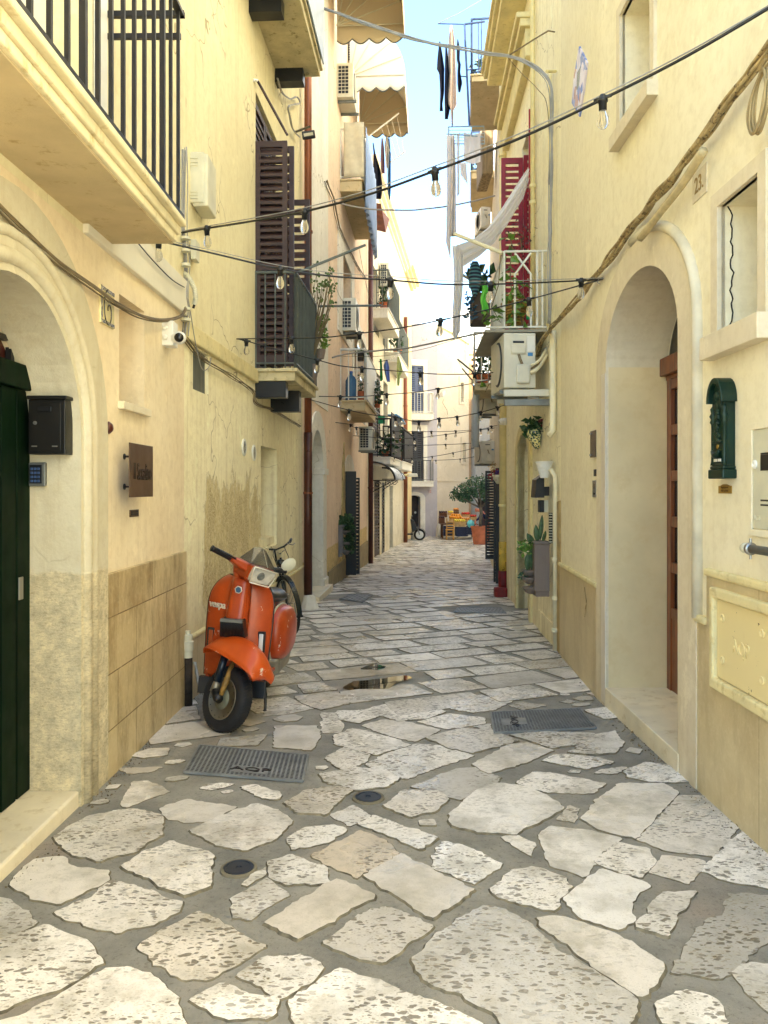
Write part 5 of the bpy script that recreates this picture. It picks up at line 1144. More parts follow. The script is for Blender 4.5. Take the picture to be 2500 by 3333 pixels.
ac('R', 1578, 1620, 1260, 1345, 15.6, 'air conditioner behind the string lights on the far right', .1)
T = thing('ac_platform', 'pair of steel angle brackets under the big cream air conditioner', 'bracket', R3.pt(U(R3, 8.6), 2.55, .2))
for Yb in (8.55, 9.25): MB().fb(R3, U(R3, Yb), U(R3, Yb)+.045, 2.53, 2.605, .0, .50).build('bracket', m_acbox, T, bev=.003)
MB().fb(R3, U(R3, 8.5), U(R3, 8.55), 2.42, 2.49, .0, .50).build('bracket', m_galv, T, bev=.003)
T = thing('refrigerant_hoses', 'thick insulated hoses curving from the big air conditioner to the wall', 'hoses', P(1730, 1220, 8.5))
for k, (a, b_, c_) in enumerate((((1728, 1214), (1758, 1190), (1778, 1150)), ((1730, 1190), (1757, 1172), (1775, 1135)), ((1728, 1200), (1755, 1185), (1772, 1155)))):
    MB().tube([P(a[0], a[1], 8.5), P((a[0]+b_[0])/2, a[1]-8, 8.5), P(b_[0], b_[1], 8.55), P(c_[0], c_[1]+8, 8.6), P(c_[0], c_[1], 8.65)], (.022, .017, .012)[k], 8).build('hose', m_wpipe if k != 2 else m_cable, T, smooth=True)
# ---------------- left: far houses (L4) ----------------
h12 = thing('house', 'cream far left house with two green canopied doors', 'house', (0, 26, -.7), 'houses along the lane')
uY = U(L4, 33.4)
def dop(pa, pb, za, zb): return rect(L4.u(pa), L4.u(pb), za, zb)
ops = [dop(1218, 1236, -1, 1.75), dop(1243, 1252, -1, 1.7), dop(1268, 1279, -1, 1.6), dop(1215, 1238, 3.0, 5.2), dop(1245, 1262, 6.4, 8.4), dop(1212, 1234, 6.4, 8.4), dop(1248, 1262, 3.2, 5.2)]
wall(L4, rect(0, uY, -1.5, 10.9), ops, p_cr4, h12)
h13 = thing('house', 'strong yellow house at the far left corner with a heavy cornice', 'house', (1.0, 35, -.8), 'houses along the lane')
ops2 = [rect(uY+.6, uY+1.5, -1, 1.3), rect(uY+.5, uY+1.6, 2.2, 4.3)]
wall(L4, rect(uY+.001, L4.L, -1.5, 10.9), ops2, p_yell, h13, th=2.5)
for o_, hh in [(x, h12) for x in ops]+[(x, h13) for x in ops2]:
    a, b_ = o_[0][0], o_[1][0]; z0, z1 = o_[0][1], o_[2][1]
    MB().fb(L4, a, b_, z0, z1, -.4, -.3).build('window_back', m_dark, hh)
N5 = Vector((L4.n.x, L4.n.y, 0)); D5 = Vector((L4.d.x, L4.d.y, 0))
for px, pb, zb_, zt_, mt_ in ((1218, 1236, gz(24)+.05, 1.75, m_brown), (1243, 1252, gz(27), 1.7, m_black), (1215, 1238, 3.3, 5.1, m_brown)):
    a, b_ = L4.u(px), L4.u(pb); louvred(L4.pt(a, zb_, -.04), D5*(b_-a), zt_-zb_, N5, mt_, h12, gap=.1, fr=.08)
for i, (za, zb_) in enumerate(((10.9, 11.0), (11.0, 11.1), (11.1, 11.25))):
    MB().fb(L4, 0, uY, za, zb_, -.5, .08+.12*i).build('cornice', p_cr4, h12, bev=.02); MB().fb(L4, uY, L4.L+.1, za+.1, zb_+.12, -2.5, .12+.14*i).build('cornice', p_yell, h13, bev=.02)
MB().prism(L4, rect(L4.u(1243), L4.u(1265), 8.4, 8.6), [], -.01, .12).build('window_hood', m_band, h12)
def bal4(pa, pb, py_top, dep, rail, par, mr, ms=m_band, th=.25, **k):
    a = L4.u(pa, 0); b_ = L4.u(pb, 0); zt = L4.z(pa, py_top, 0); return balcony(L4, a, b_, zt, th, dep, rail, par, ms, mr, gap=.2, bar=.016, **k)
x1_ = bal4(1207, 1250, 1003, .55, 1.15, h12, m_giron, p_white, .3)
x2_ = bal4(1250, 1290, 1146, .5, 1.2, h12, m_giron, p_white, .35)
x3_ = bal4(1207, 1246, 1487, .62, 1.15, h12, m_iron, p_white, .22)
x4_ = bal4(1262, 1300, 1500, .55, 1.2, h13, m_iron, p_white, .3)
MB().fb(L4, L4.u(1207)+.05, L4.u(1246), L4.z(1207, 1487)+.05, L4.z(1207, 1487)+1.35, .61, .63).build('privacy_screen', M('black privacy mesh', (34, 34, 40), .7), x3_)
MB().fb(L4, L4.u(1262)+.5, L4.u(1300), L4.z(1262, 1500)+.05, L4.z(1262, 1500)+1.1, .54, .56).build('privacy_screen', MATS['black privacy mesh'], x4_)
T = pipe('downpipe', 'dark brown pipe separating the apricot and cream houses', [L3.pt(L3.L-.1, gz(22), .12), L3.pt(L3.L-.1, 8.9, .12)], .075, m_dkpipe, 'downpipe', 'downpipes', (1.5, 5))
q = L4.pt(L4.u(1311), 0, .12); pipe('downpipe', 'orange copper pipe on the yellow corner house', [q+Zv*gz(33), q+Zv*8.8], .09, m_copper, 'downpipe', 'downpipes', (2, 5))
potplant('dense dark plant filling a far left lower balcony', L4.pt(L4.u(1212), L4.z(1207, 1487)+.02, .4), .12, .15, (.34, .4, .36), 260, .16, 8, lift=.6)
potplant('leafy climber on the black balcony mesh', L4.pt(L4.u(1240), L4.z(1207, 1487)+.6, .62), .05, .1, (.10, .5, .6), 150, .12, 9, lift=.3)
# curved canopies
def canopy(label, W, pa, pb, pyt, pyb, dep, mat):
    u0, u1 = W.u(pa), W.u(pb); z1 = W.z(pa, pyt); z0 = W.z(pa, pyb, dep); T = thing('door_canopy', label, 'canopy', W.pt(u0, z0, .2), 'curved canopies above doors')
    MB().grid(lambda a, b: W.pt(u0+(u1-u0)*a, z1-(z1-z0)*(1-math.cos(b*math.pi/2)), dep*math.sin(b*math.pi/2)), 2, 12).build('shell', mat, T, smooth=True, solid=.02)
    for uu in (u0, u1): MB().tube([W.pt(uu, z1-(z1-z0)*(1-math.cos(b/10*math.pi/2)), dep*math.sin(b/10*math.pi/2)) for b in range(11)], .03, 5).build('rim', m_black, T)
    s_ = MB(); cu = W.pt(u0, z0, 0)
    s_.tube([W.pt(u0+.05, z0-.02, 0), W.pt(u0+.05, z0-.02, dep)], .015, 5)
    for cx_ in (.18, .42): s_.tube([W.pt(u0+.05, z0-.14+.1*math.sin(a)*(1-a/12), cx_*dep/.6+.1*math.cos(a)*(1-a/12)) for a in [i*.6 for i in range(16)]], .01, 5)
    s_.tube([W.pt(u0+.05, z0-.4, 0), W.pt(u0+.05, z0-.03, dep*.9)], .012, 5); s_.build('scroll_bracket', m_iron, T)
mcan = M('blue white acrylic canopy', (200, 208, 220), .25, var=.04, vs=3)
canopy('white curved canopy on scrolled iron brackets over the first far left door', L4, 1205, 1238, 1503, 1553, .75, mcan)
canopy('smaller white curved canopy just beyond the scrolled one', L4, 1243, 1262, 1522, 1550, .62, mcan)
T = thing('street_lamp', 'cream wall lamp with a flat hooded head at the yellow corner', 'street lamp', P(1340, 1555, 32))
MB().tube([P(1312, 1548, 32), P(1330, 1545, 32)], .05, 6).build('arm', m_ypipe, T); MB().hexa([P(1325, 1551, 32), P(1360, 1551, 31.8), P(1360, 1552, 32.3), P(1325, 1553, 32.4), P(1325, 1540, 32), P(1358, 1541, 31.8), P(1358, 1541, 32.3), P(1325, 1541, 32.4)]).build('lamp_head', m_plast, T, bev=.02)
# awnings
def awning(label, px, py, Y, r, lenu, mat, matf, drop=.35, n=10):
    W = L3; u0 = U(W, Y); zc = CZ-(py-HOR)/F*Y
    if lenu < 0: u0 += lenu; lenu = -lenu
    c = W.pt(u0, 0, .05)
    T = thing('dome_awning', label, 'awning', (c.x, c.y, zc), 'fabric awnings over the upper left balconies')
    def sp(u, a, rr=r): return W.pt(u, zc+rr*math.sin(a), .05+rr*math.cos(a))
    def sq(a, b):
        return sp(u0+lenu*a, math.pi/2*b, r*(1+.0*b))
    MB().grid(sq, 6, 14).build('hood', mat, T, smooth=True, solid=.004)
    for uu in (u0, u0+lenu):
        m = MB(); cc = W.pt(uu, zc, .05); pts = [sp(uu, math.pi/2*i/14) for i in range(15)]; m.add([cc]+pts, [(0, i+1, i+2) for i in range(14)]); m.build('side_panel', mat if uu == u0 else matf, T, solid=.004)
    for uu in (u0-.012, u0+.012, u0+lenu-.014):
        for i in range(0, 5): MB().tube([W.pt(uu, zc, .05), sp(uu, math.pi/2*i/4.6, r*.99)], .013, 5).build('rib', m_gplast, T)
    def scal(x): return drop*(.72+.28*abs(math.sin(x)))
    MB().grid(lambda a, b: W.pt(u0-.002, zc-b*scal(a*math.pi*4.0+.3), .05+r*a), 40, 3).build('valance', mat, T, smooth=True, solid=.004)
    MB().grid(lambda a, b: W.pt(u0+lenu-.002, zc-b*scal(a*math.pi*4.0+.3), .05+r*a), 40, 3).build('valance', matf, T, smooth=True, solid=.004)
    MB().tube([W.pt(u0+lenu-.004, zc-scal(a/40*math.pi*4+.3), .05+r*a/40) for a in range(41)], .012, 4).build('binding', m_giron, T)
    MB().grid(lambda a, b: W.pt(u0+lenu*a, zc-b*scal(a*math.pi*7.0+.3), .05+r), 50, 3).build('valance', mat, T, smooth=True, solid=.004)
    MB().tube([W.pt(u0-.004, zc-scal(a/40*math.pi*4+.3), .05+r*a/40) for a in range(41)], .012, 4).build('binding', m_giron, T); return T
def cloth(name, col, tr=.35):
    m, t, b = base(name, col, .85, 0, .1); d = node(t, 'ShaderNodeBsdfTranslucent'); d.inputs[0].default_value = lin(col); mx = node(t, 'ShaderNodeMixShader'); mx.inputs[0].default_value = tr
    o = t.nodes['Material Output']; t.links.new(b.outputs[0], mx.inputs[1]); t.links.new(d.outputs[0], mx.inputs[2]); t.links.new(mx.outputs[0], o.inputs[0]); MATS[name] = m; return m
c_tan = cloth('shaded tan awning cloth', (206, 192, 160), .12); c_lit = cloth('lit pale awning cloth', (232, 228, 212), .15); c_sheet = cloth('thin white sheet', (242, 240, 240), .5)  # awning's lit outside and shaded inside are painted as separate cloth colours
awning('tan folding awning at the top left, cut by the picture edge', 1052, 86, 15.0, 1.32, -2.4, c_tan, c_tan, .36)
awning('cream folding awning with its outside coloured as lit and inside as shaded, the lower of the two', 1150, 250, 17.3, 1.25, 2.25, c_lit, c_tan, .36)
T = thing('tiled_hood', 'small red brown tiled hood projecting high on the far left', 'tiled hood', P(1220, 760, 23))
q = [P(1219, 660, 23), P(1240, 663, 23), P(1256, 757, 24.5), P(1222, 748, 24.3)]
MB().hexa([q[3], q[2], q[2]+Vector((.12, .2, .5)), q[3]+Vector((0, .3, .5)), q[0], q[1], q[1]+Vector((.0, .6, .06)), q[0]+Vector((0, .6, .06))]).build('tiles', M('red brown slats', (104, 56, 44), .7, var=.2, vs=3, stretch=(1, 1, 9), bs=.3), T)
# ---------------- iron covers in the street ----------------
def gp(x, y, dz=.012): return Vector((x, y, gz(y)+dz))
def cover(pl, label, name, pat, text=None):
    T = thing(name, label, 'drain cover', gp(sum(p[0] for p in pl)/4, sum(p[1] for p in pl)/4, 0), None)
    m = MB(); m.add([gp(*p, .002) for p in pl]+[gp(*p, .014) for p in pl], [(0, 1, 2, 3), (4, 5, 6, 7), (0, 1, 5, 4), (1, 2, 6, 5), (2, 3, 7, 6), (3, 0, 4, 7)]); m.build('plate', m_cast, T)
    a, b_, c, d = [Vector(p) for p in pl]; m = MB()
    def bl(u, v): return (a*(1-u)+d*u)*(1-v)+(b_*(1-u)+c*u)*v
    nu, nv = pat
    for i in range(nu):
        for j in range(nv):
            u0, v0 = (i+.25)/nu, (j+.08+.5*(i % 2))/nv; u1, v1 = u0+.55/nu, min(.985, v0+.36/nv)
            q = [bl(u0, v0), bl(u1, v0), bl(u1, v1), bl(u0, v1)]; m.add([gp(*p_, .013) for p_ in q]+[gp(*p_, .0175) for p_ in q], [(4, 5, 6, 7), (0, 1, 5, 4), (1, 2, 6, 5), (2, 3, 7, 6), (3, 0, 4, 7)])
    m.build('tread_studs', M('dark tread', (96, 98, 98), .5, .35), T); 
    m = MB()
    for p, q in ((a, b_), (b_, c), (c, d), (d, a)): m.tube([gp(p.x, p.y, .013), gp(q.x, q.y, .013)], .008, 4)
    m.build('rim', m_cast, T)
    if text:
        ux = (d-a).normalized(); uy = (b_-a).normalized(); cc = bl(.55, .22); cz_ = gp(cc.x, cc.y, .0185)
        q = [bl(.38, .10), bl(.70, .10), bl(.70, .34), bl(.38, .34)]; MB().add([gp(*p_, .0182) for p_ in q], [(0, 1, 2, 3)]).build('name_field', m_cast, T)
        textm(text, .075, m_iron, cz_+Vector((0, 0, .003)), Vector((ux.x, ux.y, 0)), Vector((uy.x, uy.y, -.02)), T, ext=.002, sx=1.6)
    return T
cover(cov_w[0], 'large studded iron cover in front of the scooter, near left', 'drain_cover', (26, 20), 'AQP')
cover(cov_w[1], 'wide studded iron cover in front of the arched door step', 'drain_cover', (32, 16), 'AQP')
cover(cov_w[2], 'narrow ribbed grate across the right half of the lane', 'drain_grate', (26, 2))
cover(cov_w[3], 'small flat blue grey iron cover, farthest of the four', 'drain_cover', (6, 4))
for px, py, rx, lab in ((777, 2832, 50, 'round iron water cap in the left foreground paving'), (1199, 2600, 44, 'round iron water cap left of centre, the farther of the two')):
    c = G(px, py); rad = rx/F*c.y; T = thing('drain_cover', lab, 'drain cover', c, 'round water caps')
    MB().lathe(c, [(rad*1.22, -.002), (rad*1.18, .010), (rad, .012), (rad*.98, .008)], 28).build('collar', M('cement collar', (120, 112, 92), .9, bs=.3), T)
    MB().lathe(c, [(rad*.97, .004), (rad*.96, .014), (rad*.8, .015), (rad*.79, .0125), (rad*.2, .0125), (rad*.19, .009), (.001, .009)], 28).build('lid', M('blue black iron', (52, 58, 66), .45, .4), T)
for px, py, s_, lab_ in ((488, 2645, .018, 'tiny white paper scrap nearest the studded iron cover'), (300, 2630, .02, 'white paper scrap beside the cream doorstep corner'), (640, 2596, .012, 'smallest white paper scrap, below the studded iron cover')):
    c = G(px*.75, py); tag(MB().ob(c+Vector((0, 0, .004)), (s_, s_*.3, 0), (-s_*.2, s_*.7, 0), (0, 0, .002)).build('paper_scrap', m_plast, None), lab_, 'litter', 'paper scraps')
# ---------------- orange scooter ----------------
VX, VY = -1.075, 5.28; VG = gz(5.2)
m_or, t, b = base('worn orange scooter enamel', (190, 62, 20), .36, 0, .4)
o = mixc(t, ramp(t, nz(t, pos(t), 5, 6, .6), .3, .75), lin((184, 72, 18)), lin((138, 46, 10))); o = mixc(t, ramp(t, nz(t, pos(t, (1, 1, .5)), 13, 6, .75), .655, .66), o, lin((222, 206, 188))); o = mixc(t, ramp(t, nz(t, pos(t), 70, 3), .6, .8, 0, .35), o, lin((96, 34, 14)))
t.links.new(o, b.inputs['Base Color']); b.inputs['Coat Weight'].default_value = .18; b.inputs['Coat Roughness'].default_value = .2
m_or2, t, b = base('orange fender enamel', (222, 98, 24), .36, 0, .4)
o = mixc(t, ramp(t, nz(t, pos(t), 4, 6, .6), .3, .75), lin((204, 86, 22)), lin((172, 62, 12))); o = mixc(t, ramp(t, nz(t, pos(t), 11, 6, .75), .64, .645), o, lin((228, 204, 180))); t.links.new(o, b.inputs['Base Color']); b.inputs['Coat Weight'].default_value = .15
m_rub = M('black tyre rubber', (24, 24, 26), .75, var=.15, bs=.3, bscale=160)
m_seat = M('black vinyl', (26, 27, 30), .38, var=.05, bs=.05)
m_head = M('frosted headlamp glass', (206, 200, 184), .12, .2, var=.15, vs=14, spec=.9)
m_alu = M('oxidised aluminium', (150, 144, 128), .45, .7, var=.12)
SV = thing('motor_scooter', 'worn orange motor scooter with chipped paint, parked against the flaking left wall', 'scooter', (VX, VY, VG))
# scooter frame: local X = to its left (image right), local Y = backwards (away), Z up; leaning a little
LN = Matrix.Translation((VX, VY, VG)) @ Matrix.Rotation(R(3.6), 4, 'Y') @ Matrix.Rotation(R(-6), 4, 'Z')
PIV = Vector((0, -.20, .0)); rake = R(18)
ST_ = LN @ Matrix.Translation(PIV) @ Matrix.Rotation(-rake, 4, 'X') @ Matrix.Rotation(R(56), 4, 'Z') @ Matrix.Rotation(rake, 4, 'X') @ Matrix.Translation(-PIV)
def vb(m, name, mat, Mx=LN, par=None, smooth=True, **k): return m.xf(Mx).build(name, mat, par or SV, smooth=smooth, **k)
# leg shield
def hwid(t_):   # half width by height 0..1
    return .235*(1 if t_ < .68 else math.sqrt(max(0, 1-((t_-.68)/.335)**2.2)))*(.93+.07*min(1, t_*2))
def shield(a, b_, off=0):
    s_ = (a*2-1); h_ = hwid(b_*.985); z = .30+.70*b_; x = s_*h_
    y = .0+.10*abs(s_)**2.2+(z-.3)*.10-.035*max(0, 1-(s_/.38)**2)**1.0*(1 if abs(s_) < .38 else 0)+off
    return Vector((x, y, z))
vb(MB().grid(lambda a, b_: shield(a, b_), 32, 28), 'leg_shield', m_or, solid=.012)
edge = [shield(0, i/28) for i in range(29)]+[shield(1, i/28) for i in range(28, -1, -1)]
vb(MB().tube(edge, .0085, 6), 'shield_trim', m_black)
# horn cover spine + grille
def spine(a, b_):
    s_ = a*2-1; w_ = .085-.02*b_; z = .66+.335*b_; return Vector((s_*w_+.008+.022*b_, (z-.3)*.10-.05-.045*(1-s_**4)*(.9-.4*b_)+.035*abs(s_)**6, z))
vb(MB().grid(spine, 12, 10), 'horn_cover', m_or, solid=.006)
gm = MB(); gm.hexa([(-.08, -.055, .60), (.10, -.055, .60), (.095, .04, .60), (-.075, .04, .60), (-.068, -.095, .725), (.084, -.095, .725), (.084, .0, .735), (-.068, .0, .735)])
gr_ = vb(gm, 'horn_grille', m_black, smooth=False, bev=.006)
gm = MB()
for i in range(17): x = -.078+.156*i/16; gm.tube([(x*1.08+.01, -.060, .61), (x*.95+.008, -.097, .713)], .0022, 4)
vb(gm, 'grille_ribs', m_iron, par=gr_)
gm = MB().hexa([(-.07, -.101, .712), (.086, -.101, .712), (.086, -.063, .712), (-.07, -.063, .712), (-.066, -.101, .732), (.082, -.101, .732), (.082, -.063, .732), (-.066, -.063, .732)]); vb(gm, 'badge_strip', m_galv, par=gr_, smooth=False)
def vtext(s, size, mat, loc, Mx, par, name='badge', sx=1, ext=.003, bold=0):
    c = bpy.data.curves.new(name, 'FONT'); c.body = s; c.size = size; c.extrude = ext; c.offset = bold; c.align_x = 'CENTER'; c.align_y = 'CENTER'
    o = bpy.data.objects.new(name, c); COL.objects.link(o); me = bpy.data.meshes.new_from_object(o.evaluated_get(bpy.context.evaluated_depsgraph_get())); bpy.data.objects.remove(o)
    L = Matrix.Translation(loc) @ Matrix.Rotation(R(90-6), 4, 'X') @ Matrix.Diagonal((sx, 1, 1, 1)); me.transform(Matrix.Translation(-world_loc(par)) @ Mx @ L); me.materials.clear(); me.materials.append(mat)
    o = bpy.data.objects.new(name, me); COL.objects.link(o); o.parent = par; return o
m_chr = M('pale chrome lettering', (222, 214, 196), .3, .3)
pv = shield(.185, .71, -.012); vtext('vespa', .066, m_chr, pv, LN @ Matrix.Translation(pv) @ Matrix.Rotation(R(-27), 4, 'Z') @ Matrix.Translation(-pv), SV, 'lettering', sx=1.05, bold=.0016)
hexm = MB().lathe((.034, -.052, .93), [(.026, 0), (.026, -.006), (.020, -.008)], 6, (0, 1, 0)); vb(hexm, 'emblem', M('emblem blue grey', (70, 100, 130), .3, .2), smooth=False)
vb(MB().lathe((.034, -.053, .93), [(.027, 0), (.027, -.009), (.022, -.010), (.021, -.004)], 6, (0, 1, 0)), 'emblem_rim', m_chr, smooth=False)
# indicators
for s_, mt_ in ((-1, M('amber lens', (150, 66, 20), .3)), (1, M('white lens', (206, 208, 204), .2))):
    cpt = shield(.5+.39*s_, .37, -.006); i_ = MB().box(cpt.x-.028, cpt.x+.028, cpt.y-.012, cpt.y+.01, cpt.z-.075, cpt.z+.075).xf(Matrix.Identity(4)); h_ = vb(i_, 'indicator', m_black, smooth=False, bev=.005)
    vb(MB().box(cpt.x-.014, cpt.x+.016, cpt.y-.02, cpt.y-.01, cpt.z-.06, cpt.z+.06), 'lens', mt_, par=h_, smooth=False, bev=.006)
# floor, tunnel, rear body, seat, cowls
vb(MB().hexa([(-.20, .05, .28), (.20, .05, .28), (.18, .55, .25), (-.18, .55, .25), (-.20, .05, .31), (.20, .05, .31), (.18, .55, .28), (-.18, .55, .28)]), 'floorboard', m_or, smooth=False, bev=.01)
def body(a, b_):
    th = a*math.pi; y = .50+.72*b_; k = math.sin(math.pi*min(1, b_*.75+.22)); w_ = .13*(.75+.3*k); h_ = .40*(.8+.25*k)
    return Vector((-math.cos(th)*w_, y, .34+h_*math.sin(th)**.6))
vb(MB().grid(body, 16, 12), 'rear_body', m_or)
def seat(a, b_):
    th = a*2*math.pi; y = .50+.64*b_; e = math.sqrt(max(.0, 1-(2*b_-1)**8)); return Vector((math.cos(th)*.135*e*(.8+.2*b_), y, .76+.06*e*math.sin(th)*(1.2 if math.sin(th) > 0 else .7)+.02*math.sin(b_*6)))
vb(MB().grid(seat, 24, 20), 'seat', m_seat)
for s_ in (1, -1):
    def cowl(a, b_):
        th = a*2*math.pi; ph = b_*math.pi/2; ry, rz_ = .285, .21; cy, cz_ = .80, .50
        def se(c, p): return math.copysign(abs(c)**p, c)
        return Vector((s_*(.12+.135*math.sin(ph)**.7), cy+ry*se(math.cos(th), .75)*math.cos(ph)**.8-.02*math.sin(ph), cz_+rz_*se(math.sin(th), .75)*math.cos(ph)**.8))
    cw = vb(MB().grid(cowl, 28, 10), 'side_cowl', m_or)
    vb(MB().tube([Vector((s_*.13, .80+.29*math.copysign(abs(math.cos(a))**.75, math.cos(a)), .50+.215*math.copysign(abs(math.sin(a))**.75, math.sin(a)))) for a in [i*math.pi/16 for i in range(33)]], .008, 5), 'cowl_trim', m_gplast, par=cw)
vb(MB().lathe((.0, 1.0, .215), [(.001, -.05), (.10, -.05), (.135, -.045), (.195, -.045), (.212, -.02), (.215, 0), (.212, .02), (.195, .045), (.135, .045), (.10, .05), (.001, .05)], 30, (1, 0, 0)), 'rear_wheel', m_rub)
vb(MB().hexa([(.02, .58, .16), (.19, .62, .2), (.18, 1.02, .2), (.02, 1.02, .16), (.02, .56, .34), (.20, .58, .34), (.2, 1.02, .34), (.02, 1.02, .34)]), 'engine_case', m_alu, smooth=False, bev=.03)
for s_ in (-1, 1): vb(MB().tube([(s_*.10, .46, .27), (s_*.165, .36, .12), (s_*.175, .33, .02), (s_*.172, .335, .005)], [.011, .011, .011, .018], 8), 'stand_leg', m_black)
vb(MB().hexa([(-.23, -.0, .19), (.24, .0, .19), (.24, .04, .19), (-.23, .04, .19), (-.23, .02, .30), (.235, .02, .30), (.235, .06, .30), (-.23, .06, .30)]), 'mud_flap', m_black, smooth=False)
# steered group: wheel, fork, fender, headset
wc = Vector((0.0, -.17, .215)); ax = Vector((1, 0, 0))
tw = vb(MB().lathe(wc, [(.135, -.042), (.15, -.05), (.185, -.052), (.206, -.038), (.2145, -.015), (.2145, .015), (.206, .038), (.185, .052), (.15, .05), (.135, .042)], 40, ax), 'front_wheel', m_rub, ST_)
gm = MB()
for i in range(60):
    a = i*math.pi/30
    for s_ in (-1, 1):
        p = wc+Vector((s_*.012, math.cos(a)*.2148, math.sin(a)*.2148)); q = wc+Vector((s_*.036, math.cos(a+.05)*.2085, math.sin(a+.05)*.2085)); gm.tube([p, q], .0032, 4)
vb(gm, 'tread', m_rub, ST_, tw)
vb(MB().lathe(wc, [(.137, -.044), (.133, -.048), (.125, -.034), (.085, -.022), (.08, -.030), (.07, -.034), (.001, -.040)], 32, ax), 'rim', m_alu, ST_, tw)
vb(MB().lathe(wc, [(.137, .044), (.133, .048), (.125, .034), (.085, .022), (.001, .030)], 32, ax), 'rim', m_alu, ST_, tw)
gm = MB()
for i in range(16):
    a = i*math.pi/8+.1; gm.tube([wc+Vector((-.030, math.cos(a)*.095, math.sin(a)*.095)), wc+Vector((-.040, math.cos(a)*.122, math.sin(a)*.122))], .0075, 5)
gm.lathe(wc, [(.100, -.028), (.100, -.034), (.106, -.034), (.106, -.028)], 32, ax); vb(gm, 'cooling_fins', m_black, ST_, tw)
vb(MB().lathe(wc, [(.072, -.036), (.07, -.046), (.02, -.05), (.001, -.05)], 24, ax), 'brake_drum', M('greenish grey drum', (120, 120, 100), .5, .4, var=.1), ST_, tw)
fk = vb(MB().tube([(-.055, -.06, .52), (-.068, -.09, .30)], .027, 12), 'fork_tube', M('blue black fork', (20, 30, 42), .3), ST_)
vb(MB().tube([(-.068, -.09, .31), (-.07, -.10, .235)], [.022, .03], 12), 'spring_cup', m_alu, ST_, fk)
vb(MB().tube([(-.072, -.10, .245), (-.075, -.165, .215), (-.074, -.19, .208)], [.026, .034, .026], 10), 'link_arm', m_black, ST_, fk)
vb(MB().tube([(-.02, -.12, .50), (-.065, -.175, .33), (-.072, -.18, .24)], [.015, .020, .016], 10), 'damper', M('rusty ochre damper', (150, 116, 58), .6, .3, var=.25, vs=14), ST_, fk)
vb(MB().tube([(.02, -.1, .5), (-.03, -.16, .36), (-.04, -.12, .26)], .005, 6), 'brake_cable', m_black, ST_, fk)
def fender(a, b_):
    th = math.pi*(.02+.96*a); s_ = b_*2-1; rl = .285; hz = .30*math.sin(th)**.75
    w_ = .15*(.45+.55*math.sin(th)**.8)*(1-.0*a); y = -.15-rl*math.cos(th)*1.0
    dr = (1-math.cos(s_*math.pi/2))*.13
    return Vector((s_*w_, y, .42+hz*.68-dr*(.10+.90*math.sin(th))-.0*abs(math.cos(th))))
vb(MB().grid(fender, 30, 16), 'front_fender', m_or2, ST_, solid=.006)
vb(MB().tube([fender(i/30, 0) for i in range(31)], .005, 5), 'fender_rim', m_or2, ST_); vb(MB().tube([fender(i/30, 1) for i in range(31)], .005, 5), 'fender_rim', m_or2, ST_)
vb(MB().tube([(0, .118, .90), (0, .112, .95), (0, .105, 1.01)], [.045, .055, .08], 16), 'steering_column', m_or, ST_)
# headset
hz0 = 1.0
hs = MB().hexa([(-.085, -.03, hz0-.01), (.085, -.03, hz0-.01), (.06, .16, hz0-.01), (-.06, .16, hz0-.01), (-.115, -.085, hz0+.105), (.115, -.085, hz0+.105), (.10, .18, hz0+.115), (-.10, .18, hz0+.115)])
HS = vb(hs, 'headset', m_or, ST_, smooth=False, bev=.018)
for s_ in (-1, 1):
    vb(MB().hexa([(s_*.07, -.03, hz0+.04), (s_*.20, .05, hz0+.085), (s_*.20, .10, hz0+.085), (s_*.07, .13, hz0+.04), (s_*.08, -.05, hz0+.112), (s_*.20, .045, hz0+.122), (s_*.20, .105, hz0+.122), (s_*.08, .15, hz0+.112)]), 'handlebar_arm', m_or, ST_, HS, smooth=False, bev=.012)
    gp_ = vb(MB().tube([(s_*.19, .07, hz0+.103), (s_*.21, .075, hz0+.106), (s_*.335, .10, hz0+.125), (s_*.345, .102, hz0+.1265)], [.022, .021, .0195, .023], 14), 'grip', m_black, ST_)
    vb(MB().tube([(s_*.17, .035, hz0+.108), (s_*.24, .03, hz0+.118), (s_*.31, .045, hz0+.128)], [.008, .006, .005], 6), 'lever', m_black, ST_, gp_)
hl = MB().hexa([(-.085, -.075, hz0-.005), (.085, -.075, hz0-.005), (.08, -.03, hz0+.0), (-.08, -.03, hz0+.0), (-.105, -.102, hz0+.10), (.105, -.102, hz0+.10), (.1, -.05, hz0+.10), (-.1, -.05, hz0+.10)])
HL = vb(hl, 'headlight', m_head, ST_, smooth=False, bev=.012)
vb(MB().tube([(-.088, -.08, hz0-.008), (.088, -.08, hz0-.008), (.109, -.105, hz0+.104), (-.109, -.105, hz0+.104), (-.088, -.08, hz0-.008)], .005, 5), 'bezel', m_chr, ST_, HL)
vb(MB().lathe((-.02, -.093, hz0+.05), [(.030, 0), (.027, -.006), (.018, -.007), (.014, .0), (.001, -.004)], 20, (0, 1, .25)), 'bulb_shield', m_galv, ST_, HL)
m_scr, t, b = base('smoked flyscreen', (70, 68, 62), .12, 0, .5); b.inputs['Alpha'].default_value = .62; MATS['scr'] = m_scr
fs = MB(); A, B_, C_, D_, E_, F_ = (-.115, -.06, hz0+.113), (0, -.105, hz0+.118), (.115, -.06, hz0+.113), (-.055, .04, hz0+.222), (0.0, .018, hz0+.235), (.055, .04, hz0+.222)
fs.add([A, B_, C_, F_, E_, D_, (-.135, .05, hz0+.125), (.135, .05, hz0+.125)], [(0, 1, 4, 5), (1, 2, 3, 4), (0, 5, 6), (2, 7, 3)]); FS = vb(fs, 'flyscreen', m_scr, ST_, smooth=False, solid=.003, norm=False)
